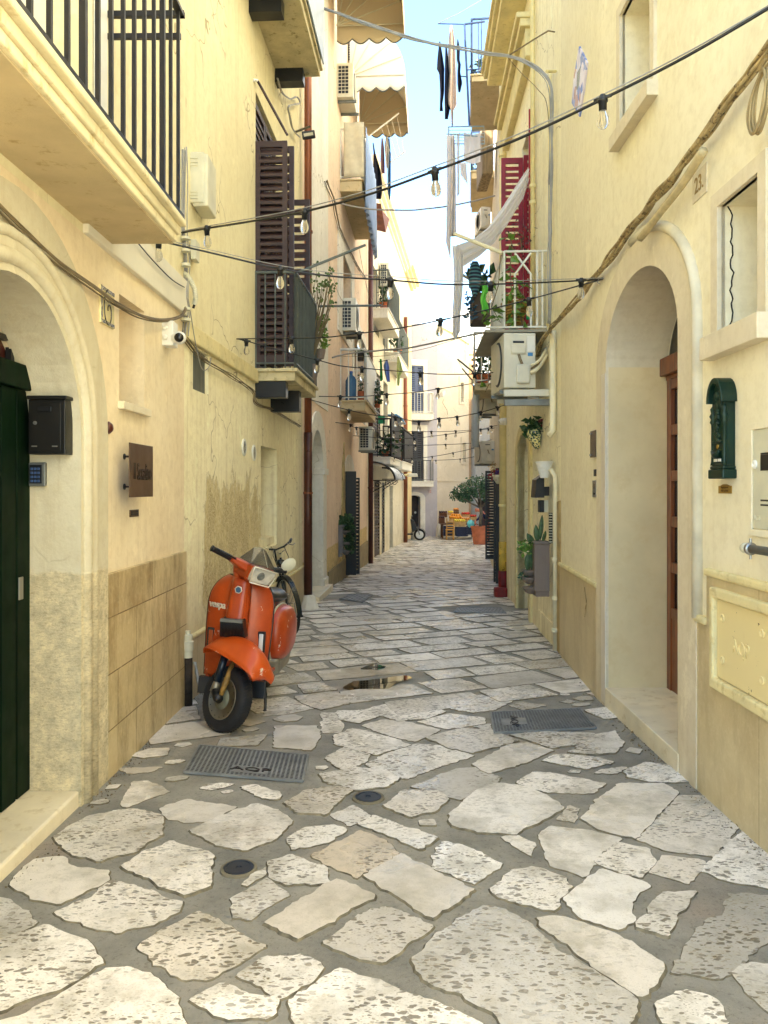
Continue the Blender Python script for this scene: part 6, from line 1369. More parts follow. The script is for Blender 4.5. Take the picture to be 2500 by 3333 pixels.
vb(MB().tube([E_, B_], .002, 4).tube([D_, E_, F_], .0018, 4), 'screen_edge', m_gplast, ST_, FS)
mr_ = vb(MB().tube([(.20, .09, hz0+.09), (.26, .10, hz0+.10), (.33, .07, hz0+.13)], .005, 6), 'mirror_stalk', M('rusty stalk', (120, 84, 58), .6), ST_)
vb(MB().lathe((.33, .07, hz0+.175), [(.001, -.008), (.055, -.006), (.062, 0), (.058, .004), (.001, .006)], 24, (.25, 1, .1), (1, .8)), 'mirror', m_gplast, ST_)
for (fa, fb_, fc) in (((-.03, -.062, .74), (.012, .02), .0), ((-.20, -.002, .66), (.006, .035), .0)):
    pass
# ---------------- bicycle behind it ----------------
BK = thing('bicycle', 'old black bicycle leaning on the wall behind the orange scooter', 'bicycle', (-1.15, 9.0, gz(9)))
BM = Matrix.Translation((-1.07, 8.86, gz(8.9))) @ Matrix.Rotation(R(-8), 4, 'Y') @ Matrix.Rotation(R(8), 4, 'Z')   # local -Y is forward
BS = BM @ Matrix.Rotation(R(20), 4, 'Z')
m_bk = M('glossy black enamel', (18, 26, 26), .3, .1)
def bb_(m, name, mat, Mx=BM, par=None, smooth=True): return m.xf(Mx).build(name, mat, par or BK, smooth=smooth)
def wheel(c, Mx):
    c = Vector(c); W_ = bb_(MB().tube([c+Vector((0, math.cos(a)*.325, math.sin(a)*.325)) for a in [i*math.pi/20 for i in range(41)]], .019, 8, False), 'wheel', m_rub, Mx)
    bb_(MB().tube([c+Vector((0, math.cos(a)*.302, math.sin(a)*.302)) for a in [i*math.pi/20 for i in range(41)]], .009, 6, False), 'rim', m_steel, Mx, W_)
    m = MB()
    for i in range(28): a = i*math.pi/14; m.tube([c+Vector((.02*(-1)**i, 0, 0)), c+Vector((0, math.cos(a)*.3, math.sin(a)*.3))], .0014, 3, False)
    bb_(m, 'spokes', m_steel, Mx, W_); bb_(MB().lathe(c, [(.016, -.035), (.02, -.03), (.014, 0), (.02, .03), (.016, .035)], 10, (1, 0, 0)), 'hub', m_steel, Mx, W_)
wheel((0, -.02, .345), BS); wheel((0, 1.06, .345), BM)
bb_(MB().tube([(0, -.02, .345), (0, .06, .62), (0, .15, .88)], .013, 8), 'fork', m_bk, BS)
bb_(MB().grid(lambda a, b_: Vector(((b_-.5)*.055, -.02-math.cos(-.3+a*2.6)*.36, .345+math.sin(-.3+a*2.6)*.36)), 24, 3), 'mudguard', m_bk, BS)
bb_(MB().tube([(.02, -.02, .345), (.03, -.30, .56)], .003, 4).tube([(-.02, -.02, .345), (-.03, -.30, .56)], .003, 4), 'mudguard_stay', m_steel, BS)
bb_(MB().tube([(0, .13, .78), (0, .62, .80)], .014, 8).tube([(0, .12, .70), (0, .52, .30)], .015, 8).tube([(0, .52, .30), (0, .66, .86)], .014, 8).tube([(0, .52, .30), (0, 1.06, .345)], .009, 6).tube([(0, .62, .80), (0, 1.06, .345)], .009, 6), 'frame', m_bk)
bb_(MB().tube([(0, .15, .88), (0, .16, 1.0)], .012, 8).tube([(-.28, .32, 1.05), (-.2, .17, 1.06), (-.1, .10, 1.02), (0, .11, 1.0), (.1, .10, 1.02), (.2, .17, 1.06), (.28, .32, 1.08)], .011, 8), 'handlebar', m_bk, BS)
for s_ in (-1, 1): bb_(MB().tube([(s_*.22, .20, 1.06), (s_*.29, .34, 1.08)], .017, 8), 'grip', m_black, BS); bb_(MB().tube([(s_*.14, .10, 1.05), (s_*.22, .13, 1.02), (s_*.30, .26, 1.03)], .006, 6), 'brake_lever', m_steel, BS)
bb_(MB().lathe((0, .0, .84), [(.001, .10), (.03, .08), (.045, .03), (.048, -.02), (.001, -.025)], 16, (0, 1, .1)), 'lamp', m_bk, BS)
bb_(MB().tube([(-.03, .1, 1.0), (-.1, -.05, .95), (0, .08, .7)], .004, 5).tube([(.1, .1, 1.02), (.08, -.06, .9), (.02, .06, .6)], .004, 5), 'brake_cable', m_black, BS)
bb_(MB().grid(lambda a, b_: Vector(((a-.5)*(.07+.11*b_), .50+.26*b_, .93+.02*math.cos(a*6))), 8, 8), 'saddle', m_seat)
bb_(MB().tube([(0, .52, .30), (.09, .52, .30), (.09, .48, .14)], .008, 6).tube([(0, .52, .30), (-.09, .52, .30), (-.09, .56, .46)], .008, 6), 'crank', m_steel)
for s_, z_ in ((.13, .13), (-.13, .47)): bb_(MB().box(s_-.04, s_+.04, .46 if s_ > 0 else .54, .52 if s_ > 0 else .6, z_-.012, z_+.012), 'pedal', m_black, smooth=False)
# ---------------- string lights ----------------
m_bulb, t, b = base('clear bulb glass', (240, 236, 226), .05, 0, .5); b.inputs['Transmission Weight'].default_value = .92; b.inputs['IOR'].default_value = 1.15; b.inputs['Roughness'].default_value = .04
m_fil = M('bulb filament sticks', (238, 222, 170), .4)
tmp = MB().lathe((0, 0, 0), [(.012, .02), (.017, .012), (.019, .0), (.024, -.002), (.024, -.014), (.019, -.016), (.018, -.052), (.001, -.053)], 14); sock_me = None
def proto_mesh(mb, name, mat, smooth=True):
    o = mb.build(name, mat, None, smooth=smooth); me = o.data; off = Vector(o.location); me.transform(Matrix.Translation(off)); bpy.data.objects.remove(o); return me
sock_me = proto_mesh(tmp, 'socket', m_bcable)
lug_me = proto_mesh(MB().tube([(-.042, 0, .004), (.042, 0, .004)], .0085, 8), 'lug', m_bcable)
bulb_me = proto_mesh(MB().lathe((0, 0, 0), [(.014, -.05), (.016, -.06), (.026, -.085), (.0285, -.105), (.024, -.124), (.012, -.136), (.001, -.138)], 16), 'bulb', m_bulb)
fil_me = proto_mesh(MB().tube([(-.006, 0, -.06), (-.007, 0, -.115)], .0016, 4).tube([(.006, 0, -.06), (.007, 0, -.115)], .0016, 4).tube([(0, .005, -.06), (0, .006, -.115)], .0016, 4), 'filament', m_fil)
def festoon(label, A, B, pts, r=.0045, double=True, sc=1, sock=True):
    """A, B: (px, py, Y) anchors; pts: (px, py, is_bulb) between them, all on the plan line A-B"""
    pa, pb = P(*A), P(*B); pa2, pb2 = Vector((pa.x, pa.y)), Vector((pb.x, pb.y)); dn = (pb2-pa2); nn_ = Vector((dn.y, -dn.x))
    def onl(px, py):
        rr = Vector(((px-CX)/F, 1)); t_ = pa2.dot(nn_)/rr.dot(nn_); return P(px, py, t_)
    allp = [pa]+[onl(x, y) for x, y, _ in pts]+[pb]; T = thing('string_lights', label, 'string lights', pa, 'festoon lights strung across the lane'); out = []
    for i in range(len(allp)-1):
        for j in range(6):
            t_ = j/6; p0, p1, p2, p3 = allp[max(0, i-1)], allp[i], allp[i+1], allp[min(len(allp)-1, i+2)]
            out.append(.5*((2*p1)+(p2-p0)*t_+(2*p0-5*p1+4*p2-p3)*t_*t_+(3*p1-p0-3*p2+p3)*t_**3))
    out.append(pb); MB().tube(out, r, 6).build('flex', m_bcable, T, smooth=True)
    if double: MB().tube([p+Vector((0, 0, .018*math.sin(math.pi*i/len(out))+.008)) for i, p in enumerate(out)], r*.45, 5).build('support_wire', m_gcable, T, smooth=True)
    dr = (pb-pa); rz_ = math.atan2(dr.y, dr.x)
    for k, (x, y, f) in enumerate(pts):
        if not f: continue
        p = allp[k+1]; base_l = world_loc(T); s_ = bpy.data.objects.new('socket', sock_me); COL.objects.link(s_); s_.parent = T; s_.location = p-base_l; tilt = random.uniform(-.12, .12); s_.rotation_euler = (tilt, random.uniform(-.1, .1), rz_); s_.scale = (sc, sc, sc)
        for nm, me in (('lug', lug_me), ('bulb', bulb_me), ('filament', fil_me)):
            if nm == 'filament' and p.y > 9: continue
            c = bpy.data.objects.new(nm, me); COL.objects.link(c); c.parent = s_
    return T
yR = 3.32
festoon('nearest string of lights, rising steeply from the balcony corner to the top right', (592, 757, 5.72), (2580, -20, 3.05), [(673, 743, 1), (830, 718, 0), (992, 688, 1), (1200, 633, 0), (1415, 556, 1), (1680, 455, 0), (1962, 322, 1), (2240, 180, 0)], .0075)
festoon('string of lights running level from the balcony corner to the hook left of the arch', (480, 770, 5.0), (1963, 908, 5.85), [(517, 783, 1), (700, 826, 0), (912, 875, 1), (1090, 900, 0), (1272, 912, 1), (1440, 925, 0), (1598, 925, 1), (1750, 920, 0), (1892, 913, 1)], .006)
festoon('string of lights sloping down left from the arch hook to the flaking wall', (1963, 908, 5.85), (770, 1103, 7.39), [(1721, 975, 1), (1580, 1010, 0), (1434, 1042, 1), (1300, 1068, 0), (1170, 1085, 1), (1060, 1098, 0), (949, 1101, 1)], .0055, False)
festoon('string of lights from the flaking wall below the dark balcony to the big air conditioner', (770, 1103, 7.39), (1632, 1210, 9.2), [(802, 1110, 1), (910, 1140, 0), (1034, 1172, 1), (1105, 1190, 0), (1178, 1198, 1), (1368, 1214, 1), (1450, 1218, 0), (1545, 1217, 1)], .0055, False)
festoon('string of lights just under the dark balcony slab, dipping left', (1038, 1290, 9.8), (1632, 1222, 10.5), [(1108, 1291, 1), (1180, 1290, 0), (1259, 1284, 1), (1340, 1278, 0), (1427, 1266, 1), (1515, 1252, 0), (1603, 1234, 1)], .0055, False)
festoon('string of lights from under the dark balcony to the bracket on the yellow wall', (1008, 1300, 10.0), (1655, 1313, 12.0), [(1136, 1335, 1), (1210, 1350, 0), (1287, 1358, 1), (1363, 1373, 1), (1430, 1363, 1), (1488, 1357, 1), (1565, 1342, 1), (1620, 1326, 1)], .006, False)
festoon('lower far string of lights crossing to the gutter pipe', (1092, 1375, 14.5), (1622, 1384, 17), [(1142, 1382, 1), (1160, 1392, 1), (1282, 1404, 1), (1404, 1405, 1), (1484, 1403, 1), (1565, 1397, 1), (1600, 1388, 1)], .006, False)
festoon('far string of lights passing the charcoal shutters', (1150, 1418, 17), (1620, 1390, 19), [(1246, 1425, 1), (1348, 1426, 1), (1452, 1414, 1), (1590, 1396, 1)], .007, False, 1.05)
festoon('farther string of lights level with the small cream window', (1200, 1440, 20), (1620, 1425, 22), [(1256, 1444, 1), (1353, 1449, 1), (1451, 1447, 1), (1560, 1440, 1)], .008, False, 1.05)
festoon('far string of lights sloping up to the grey air conditioner', (1210, 1480, 23), (1620, 1430, 24), [(1284, 1488, 1), (1341, 1492, 1), (1407, 1486, 1), (1475, 1474, 1), (1545, 1458, 1)], .009, False, 1.1)
festoon('farthest string of lights above the fruit stall', (1290, 1500, 29), (1575, 1480, 30), [(1419, 1498, 1), (1498, 1494, 1), (1545, 1486, 1)], .010, False, 1.1)
T = thing('wall_hook', 'white eye hook with wire ties beside the arched door', 'hook', R1.at(1966, 907, 0)); h_ = R1.at(1966, 907, 0); MB().tube([h_, h_+Nr*.04, h_+Nr*.05-Zv*.03, h_+Nr*.03-Zv*.04], .003, 6).build('hook', m_steel, T)
# ---------------- overhead cables ----------------
def ov(label, pts, r, mat=None, strands=1, spread=.02, wob=.01, cat='cable'): return cable('overhead_cable', label, [P(*p) for p in pts], r, mat or m_gcable, strands=strands, spread=spread, wob=wob, group='cables crossing the lane', cat=cat)
ov('thick bundled cable arching over the lane at the top to the ivory wall', [(940, -12, 9.6), (1060, 30, 9.5), (1180, 72, 9.3), (1300, 112, 9.1), (1420, 143, 8.9), (1550, 166, 8.7), (1650, 181, 8.5), (1720, 205, 8.3), (1765, 235, 8.1), (1790, 285, 8.0), (1794, 400, 8.0), (1790, 700, 8.0), (1786, 1050, 8.0)], .008, m_gcable, 6, .020, .02)
ov('thin wire looping from the top cable down the ivory wall', [(1655, 190, 8.5), (1700, 240, 8.4), (1750, 290, 8.2), (1785, 360, 8.05), (1788, 600, 8.0)], .004, m_cable)
ov('sagging blue grey service cable above the white drape', [(1085, 655, 15), (1150, 672, 15), (1240, 683, 15.1), (1340, 684, 15.2), (1450, 672, 15.3), (1540, 655, 15.3), (1612, 638, 15.4)], .015, m_gcable)
ov('grey service cable rising from the white railed balcony to the crimson shutter balcony', [(1080, 1165, 14), (1130, 1152, 14), (1220, 1142, 13.5), (1330, 1132, 13), (1440, 1110, 12.4), (1540, 1090, 12), (1600, 1080, 11)], .015, m_gcable)
ov('fine wire under the grey service cable', [(1100, 1160, 14), (1250, 1158, 13.5), (1400, 1130, 13), (1540, 1085, 12)], .004, m_cable)
ov('fine wire running to the blue laundry frame at the top', [(1427, 76, 15), (1500, 40, 15), (1560, 4, 15), (1620, -30, 15)], .006, m_cable)
cable('cable_bundle', 'thick painted cable bundle climbing diagonally across the ivory wall over the arch', on(R1, (2560, 60), (2500, 165), (2440, 240), (2360, 350), (2265, 485), (2180, 590), (2100, 690), (2040, 765), (1985, 845), (1930, 910), (1880, 975), (1830, 1030), d=.05), .009, M('overpainted cable', (176, 156, 112), .7, var=.2, vs=12, col2=(84, 66, 44), c2lim=(.55, .62)), strands=7, spread=.024, wob=.03)
cable('cable_bundle', 'lower end of the diagonal bundle reaching the crimson shutter balcony', on(R2, (1850, 1010), (1810, 1050), (1785, 1080), (1765, 1110), (1750, 1160), d=.07), .009, MATS['overpainted cable'], strands=6, spread=.022, wob=.03)
cable('cable_coil', 'hanging coil of spare cable at the top right corner', on(R1, (2500, 190), (2470, 260), (2448, 340), (2446, 395), (2462, 440), (2480, 420), (2500, 330), (2490, 220), (2460, 300), (2455, 400), (2470, 435), (2490, 380), (2502, 250), d=.08), .006, M('beige coil', (158, 138, 96), .7, var=.15), strands=4, spread=.012, wob=.03)
cable('cable_bundle', 'cables dropping along the yellow wall beside the crimson shutters', on(R3, (1790, 235), (1788, 500), (1786, 800), (1784, 1000), (1780, 1060), d=.05), .010, m_ypipe, strands=2, spread=.02, wob=.01)
T = thing('cable_bracket', 'rusty cable bracket with knotted wire ends high on the yellow wall', 'bracket', P(1790, 235, 8.0)); MB().tube([P(1808, 232, 8.05), P(1780, 232, 7.9)], .016, 8).build('bracket', m_ypipe, T); MB().tube([P(1805, 104, 8.05), P(1785, 100, 7.95), P(1735, 130, 7.9), P(1660, 178, 8.3)], .008, 6).build('stay', m_cable, T)
cable('cable_bundle', 'brown cables running down the apricot wall behind the string lights', [L3.at(1062, 590, .05), L3.at(1085, 650, .05), L3.at(1105, 740, .05), L3.at(1140, 820, .05), L3.at(1165, 870, .05), L3.at(1190, 905, .05)], .012, m_cable, strands=3, spread=.03, wob=.02)

tag(cable('x', 'x', on(R1, (2290, 490), (2220, 600), (2150, 690), (2085, 775), d=.075), .024, M('lagged pipe', (196, 180, 138), .85, var=.12, vs=14, bs=.3)), 'thick lagged section wrapped along the diagonal cable bundle', 'pipe lagging').name = 'pipe_lagging'
# grit and rubbish gathered along the wall bases
rg = random.Random(77); m = MB()
for k in range(1500):
    sd2 = rg.random() < .6; y = rg.uniform(3.0, 11) if sd2 else rg.uniform(2.6, 9)
    x = wallx(y, -1)+.03+abs(rg.gauss(0, .05)) if sd2 else wallx(y, 1)-.02-abs(rg.gauss(0, .045))
    if sd2 and 2.4 < y < 3.86: x += .02
    s_ = rg.uniform(.003, .010)*(1.8 if rg.random() < .06 else 1); z = gz(y)+.002; c = Vector((x, y, z))
    m.add([c+Vector((rg.uniform(-1, 1)*s_, rg.uniform(-1, 1)*s_, 0)) for _ in range(3)]+[c+Vector((0, 0, s_*.8))], [(0, 1, 3), (1, 2, 3), (2, 0, 3)])
gr2 = m.build('grit', M('dusty grit', (120, 104, 74), .9, var=.4, vs=60), None, kind='stuff'); gr2['label'] = 'fine grit and crumbs gathered along the wall bases'; gr2['category'] = 'grit'
# ---------------- crimson shutter balcony: plants, drape, laundry ----------------
yB = 8.75
def climber(label, pts, n, size, mat, seed, cat='climbing plant', stem=.006, spread=.05, name='climbing_plant', grp='climbing plants'):
    pts = [Vector(p) for p in pts]; T = thing(name, label, cat, pts[0], grp); MB().tube(pts, stem, 5).build('stem', m_stem, T); m = MB(); rg = random.Random(seed)
    for i in range(n):
        k = rg.random()*(len(pts)-1); a = int(k); p = pts[a].lerp(pts[a+1], k-a)+Vector((rg.gauss(0, spread), rg.gauss(0, spread), rg.gauss(0, spread)))
        d = Vector((rg.gauss(0, 1), rg.gauss(-.3, .6), rg.gauss(-.5, .5))).normalized(); s_ = size*rg.uniform(.6, 1.3); w_ = d.cross(Vector((rg.gauss(0, 1), rg.gauss(0, .4), rg.gauss(0, 1)))).normalized()*s_*.36; u_ = d.cross(w_).normalized()*s_*.12
        m.add([p, p+d*s_*.35+w_+u_, p+d*s_, p+d*s_*.35-w_+u_, p+d*s_*.45], [(0, 1, 4), (1, 2, 4), (2, 3, 4), (3, 0, 4)])
    m.build('leaves', mat, T, norm=False); return T
climber('broad leaved green climber twined up the white balcony railing', [P(1672, 1065, yB), P(1668, 1000, yB), P(1664, 930, yB), P(1660, 870, yB), P(1668, 800, yB), P(1655, 760, yB)], 26, .13, m_leaf2, 1, spread=.03)
climber('climber trailing at the foot of the white railing by the wicker basket', [P(1700, 1060, yB), P(1692, 1010, yB), P(1700, 960, yB), P(1678, 930, yB)], 16, .14, m_leaf2, 2, spread=.045)
climber('thin climber hanging left of the corner post of the white railing', [P(1630, 830, yB), P(1622, 930, yB), P(1600, 1000, yB), P(1630, 1050, yB), P(1585, 1020, yB)], 14, .11, m_leaf2, 3)
climber('variegated vine dangling below the crimson balcony', [P(1605, 1150, 9.6), P(1602, 1180, 9.6), P(1590, 1210, 9.5), P(1592, 1250, 9.5), P(1580, 1275, 9.5)], 14, .10, m_leaf2, 4, spread=.03)
climber('dark red flowered plant rising behind the white railing', [P(1700, 820, 9.1), P(1695, 780, 9.1), P(1680, 750, 9.1), P(1705, 770, 9.1)], 60, .05, M('dark plum leaves', (70, 48, 40), .6, var=.4), 5, spread=.07)
T = thing('wicker_basket', 'golden wicker basket behind the white railing, among the climbers', 'basket', P(1680, 1070, 8.9)); c = P(1675, 1068, 8.95)
m = MB()
for k in range(9): m.lathe(c+Zv*(.02+.032*k), [(.085+.009*k, 0), (.092+.009*k, .008), (.085+.009*k, .016)], 18)
m.build('weave', M('golden wicker', (184, 142, 66), .7, var=.25, vs=30), T); MB().lathe(c, [(.07, .0), (.15, .29)], 18).build('liner', M('basket liner', (130, 96, 44), .8), T)
T = thing('plastic_bottle', 'green plastic bottle standing by the crimson shutter', 'bottle', P(1722, 1040, 8.8)); c = P(1722, 1040, 8.8)
MB().lathe(c, [(.03, 0), (.034, .01), (.034, .10), (.03, .13), (.012, .16), (.012, .18)], 14).build('body', M('green plastic', (20, 140, 80), .3), T, smooth=True)
T = thing('green_cloth', 'lime green cloth draped over the crimson balcony rail', 'cloth', P(1576, 1020, 9.2))
MB().grid(lambda a, b: P(1568+18*a+6*b*(a-.5)+3*math.sin(b*9), 925+92*b+6*math.sin(a*7), 9.2+.04*math.sin(a*9+b*4)), 8, 12).build('cloth', M('lime cloth', (110, 196, 70), .8, var=.08), T, smooth=True, solid=.004)
T = thing('striped_towel', 'navy striped cloth bunched on the laundry line left of the white railing', 'towel', P(1548, 1000, 9.6))
ms_, t, b = base('navy striped cloth', (22, 28, 48), .85); wv = node(t, 'ShaderNodeTexWave', bands_direction='Z'); t.links.new(pos(t), wv.inputs['Vector']); wv.inputs['Scale'].default_value = 7; wv.inputs['Distortion'].default_value = 1; t.links.new(mixc(t, ramp(t, wv.outputs[1], .6, .7), lin((22, 30, 52)), lin((70, 120, 128))), b.inputs['Base Color'])
MB().grid(lambda a, b: P(1546+(6+15*math.sin(math.pi*min(1, b*1.05+.02))**.7)*math.cos(a*2*math.pi), 850+115*b, 9.6+.07*math.sin(a*2*math.pi)), 14, 12).build('cloth', ms_, T, smooth=True, solid=.003)
T = thing('planter', 'dark hanging planter with spiky plants beyond the white railing', 'planter', P(1560, 1050, 9.9))
q0, q1 = P(1540, 1045, 9.9), P(1596, 950, 9.9); MB().box(q0.x, q1.x, 9.9, 10.3, q0.z, q1.z).build('pot', M('mud brown plastic', (74, 62, 54), .7, var=.1), T, bev=.02)
leaves(P(1570, 915, 10.0), (.16, .15, .16), 70, .16, 21, flat=1.2).build('foliage', m_leaf, T, norm=False)
leaves(P(1535, 985, 9.95), (.09, .12, .28), 120, .07, 22).build('trailing_foliage', M('blue green foliage', (40, 84, 110), .6, var=.3), T, norm=False)
arm(P(1636, 824, 8.8), P(1478, 760, 9.0), 'cream laundry arm pointing up and left from the white railing corner', .022, m_wpipe)
arm(P(1540, 915, 10.4), P(1497, 890, 10.2), 'short cream laundry arm behind the striped towel', .02, m_wpipe)
def strip(fn, nu, nv, name, label, mat, cat='sheet', group=None, par='cloth', sol=.003):
    o_ = fn(.5, 1); T = thing(name, label, cat, o_, group); MB().grid(fn, nu, nv).build(par, mat, T, smooth=True, solid=0 if mat is c_sheet else sol); return T
# long white drape: from the crimson window down to the laundry arm, then hanging
def lerpl(L_, t_):
    k = t_*(len(L_)-1); i = min(int(k), len(L_)-2); f = k-i; return tuple(a+(b_-a)*f for a, b_ in zip(L_[i], L_[i+1]))
up = [(1720, 545, 9.4), (1690, 590, 9.35), (1640, 668, 9.25), (1590, 735, 9.15), (1530, 780, 9.05), (1484, 798, 9.0)]
lo = [(1722, 580, 9.5), (1702, 650, 9.5), (1650, 738, 9.5), (1610, 790, 9.5), (1560, 830, 9.5), (1495, 870, 9.45)]
strip(lambda a, b: P(*lerpl(up, a)).lerp(P(*lerpl(lo, a)), b)+Vector((0, .05*math.sin(b*17+a*3), .012*math.sin(b*12+a*6))), 40, 20, 'white_drape', 'long off white drape swept from the crimson shutters down to the laundry arm', c_sheet)
strip(lambda a, b: P(1472+33*a-3*b+8*b*(1-a)+4*math.sin(b*5), 800+285*b+(22*(1-abs(a-.35)*2) if b > .95 else 0), 9.0+.05*math.sin(a*16+b*2)+.2*a), 20, 24, 'hanging_sheet', 'long white sheet hanging straight down from the tip of the cream laundry arm', c_sheet)
strip(lambda a, b: P(1453+15*a+2*math.sin(b*4), 440+(370+60*(a-.4)*(b > .9))*b, 15+.06*math.sin(a*9)), 10, 20, 'laundry', 'bluish white sheet, leftmost of the long sheets below the dark clothes', c_sheet, 'laundry', 'laundry high over the lane')
strip(lambda a, b: P(1467+20*a*(.6+.4*b)+2*math.sin(b*5), 440+330*b, 14.8+.07*math.sin(a*11+b*3)), 10, 20, 'laundry', 'long white sheet just right of the bluish one', M('warm white sheet', (218, 208, 198), .9), 'laundry', 'laundry high over the lane')
strip(lambda a, b: P(1510+54*a, 430+95*b+8*math.sin(a*3), 16.0+.05*math.sin(a*12)), 12, 10, 'laundry', 'square white sheet pinned in front of the grey wire frame', c_sheet, 'laundry', 'laundry high over the lane')
strip(lambda a, b: P(1488+8*a, 440+200*b-10*a, 15.9+.04*math.sin(a*9)), 6, 12, 'laundry', 'narrow pale cloth left of the square white sheet', c_sheet, 'laundry', 'laundry high over the lane')
strip(lambda a, b: P(1496+22*a+(6*b), 530+70*math.sin(b*1.5)*(.6+.4*a), 15.8+.05*math.sin(a*9)), 8, 8, 'laundry', 'crumpled white garment below the square white sheet', c_sheet, 'laundry', 'laundry high over the lane')
T = thing('drying_rack', 'light grey wire drying frame holding the square white sheet', 'drying rack', P(1460, 470, 16.1)); m = MB()
fr = [(1460, 413), (1575, 411), (1578, 468), (1462, 468), (1460, 413)]; m.tube([P(x, y, 16.1) for x, y in fr], .014, 5)
for y_ in (424, 436, 447, 458): m.tube([P(1460, y_, 16.1), P(1577, y_-1, 16.1)], .006, 4)
m.tube([P(1455, 436, 15.9), P(1570, 445, 16.0)], .014, 5); m.build('frame', M('pale blue grey wire', (150, 176, 190), .5), T)
# blue frame with dark clothes
T = thing('drying_rack', 'blue iron laundry frame reaching out from the upper right balcony', 'laundry frame', P(1515, 240, 15)); m = MB()
for a, b_ in (((1425, 77), (1512, 79)), ((1512, 79), (1578, 70)), ((1512, 79), (1520, 245)), ((1500, 248), (1520, 250)), ((1520, 245), (1528, 408)), ((1518, 228), (1579, 223)), ((1537, 76), (1538, 226)), ((1557, 73), (1558, 224))):
    m.tube([P(*a, 15), P(*b_, 15)], .022 if a[0] in (1512, 1520) else .012, 5)
m.build('bars', m_biron, T)
nv = M('dark navy knit', (18, 22, 44), .9, var=.1)
def garment(label, pts, Y, mat):
    """pts: (px_left, px_right, py)"""
    def fn(a, b):
        l, r_, y = lerpl(pts, b); return P(l+(r_-l)*a, y, Y+.09*math.sin(a*9+b*3)*(1 if a not in (0, 1) else 1))
    strip(fn, 8, 26, 'laundry', label, mat, 'laundry', 'laundry high over the lane')
    x, _, y = pts[0]; 
garment('navy garment hanging farthest left on the blue laundry frame', [(1430, 1433, 135), (1428, 1436, 155), (1424, 1442, 190), (1422, 1447, 225), (1430, 1446, 240), (1433, 1446, 300), (1432, 1440, 340), (1431, 1442, 362)], 15.0, nv)
garment('long black trousers, second on the blue laundry frame', [(1450, 1454, 150), (1449, 1459, 190), (1448, 1462, 250), (1447, 1464, 330), (1448, 1466, 350), (1448, 1458, 388)], 14.95, nv)
garment('cream patterned dress in the middle of the blue laundry frame', [(1466, 1472, 82), (1462, 1478, 120), (1458, 1482, 180), (1460, 1484, 240), (1455, 1486, 320), (1458, 1487, 342), (1468, 1476, 360), (1470, 1474, 410)], 14.9, M('cream patterned cotton', (216, 192, 172), .9, var=.12, vs=30))
garment('small navy garment, rightmost on the blue laundry frame', [(1489, 1491, 128), (1487, 1497, 155), (1487, 1496, 195), (1491, 1500, 210), (1489, 1498, 235), (1489, 1505, 270), (1492, 1498, 300)], 15.0, nv)
# left laundry
T = thing('drying_rack', 'white folding laundry arms stretched out under the lowest tan awning', 'drying rack', P(1190, 440, 18.3)); m = MB()
m.tube([P(1190, 443, 18.3), P(1205, 440, 18.2), P(1298, 368, 18.3)], .02, 5); m.tube([P(1272, 528, 20), P(1320, 492, 20)], .018, 5)
for i in range(4): m.tube([P(1240+17*i, 412-13*i, 18.3), P(1280+12*i, 522-9*i, 20)], .005, 3)
m.build('arms', m_wiron, T)
for lab, pts, Y, mt_ in (('black garment, nearest and leftmost under the tan awnings', [(1213, 1216, 465), (1216, 1222, 500), (1214, 1240, 560), (1213, 1244, 600), (1218, 1243, 635), (1226, 1240, 648)], 19, nv),
        ('mauve cloth hanging right of the black garment', [(1242, 1246, 450), (1240, 1250, 480), (1238, 1252, 530), (1242, 1253, 565)], 19.2, M('mauve cloth', (150, 118, 128), .9)),
        ('cream cloth hanging beside the mauve one', [(1256, 1262, 445), (1252, 1266, 480), (1256, 1264, 530), (1258, 1262, 548)], 19.4, m_cloth),
        ('blue cloth hanging farthest right under the tan awnings', [(1262, 1268, 450), (1262, 1272, 500), (1261, 1272, 620), (1267, 1270, 650)], 19.6, M('dusty blue cloth', (84, 120, 160), .9)),
        ('bright green cloth on the line below the far left balcony', [(1236, 1242, 1168), (1237, 1244, 1190), (1237, 1246, 1235), (1238, 1243, 1240)], 21, M('bright green cloth', (40, 170, 80), .9)),
        ('lavender blue shirt on the line below the far left balcony', [(1258, 1261, 1170), (1248, 1266, 1190), (1254, 1268, 1220), (1260, 1270, 1243)], 21.1, M('lavender cloth', (140, 158, 212), .9)),
        ('pale lime shirt at the end of the line below the far left balcony', [(1294, 1298, 1160), (1292, 1306, 1185), (1291, 1311, 1208), (1292, 1302, 1225), (1293, 1300, 1255)], 22, M('lime cotton', (214, 224, 150), .9))):
    garment(lab, pts, Y, mt_)
T = thing('clothes_line', 'short dark washing line under the far left balcony', 'clothes line', P(1240, 1170, 21)); MB().tube([P(1232, 1178, 21), P(1262, 1172, 21), P(1300, 1155, 22)], .012, 4).build('line', m_black, T)
T = thing('floor_cloth', 'green cloth folded over the black far left balcony rail', 'cloth', P(1242, 1380, 24)); MB().grid(lambda a, b: P(1231+22*a, 1352+27*b, 23.3+.03*math.sin(a*8)), 6, 6).build('cloth', M('sea green cloth', (50, 150, 110), .9), T, smooth=True, solid=.004)
T = thing('blue_hose', 'curved light blue plastic strip and white grille over the far left balcony', 'plastic strip', P(1300, 1370, 26)); MB().tube([P(1262, 1352, 25), P(1290, 1350, 25), P(1308, 1362, 25.2), P(1318, 1380, 25.4)], .035, 6).build('strip', M('light blue plastic', (110, 170, 214), .3), T, smooth=True); MB().hexa([P(1266, 1386, 25), P(1316, 1374, 25), P(1318, 1378, 25.5), P(1280, 1398, 25.5), P(1266, 1384, 25), P(1316, 1372, 25), P(1318, 1376, 25.5), P(1280, 1396, 25.5)]).build('grille', m_plast, T)
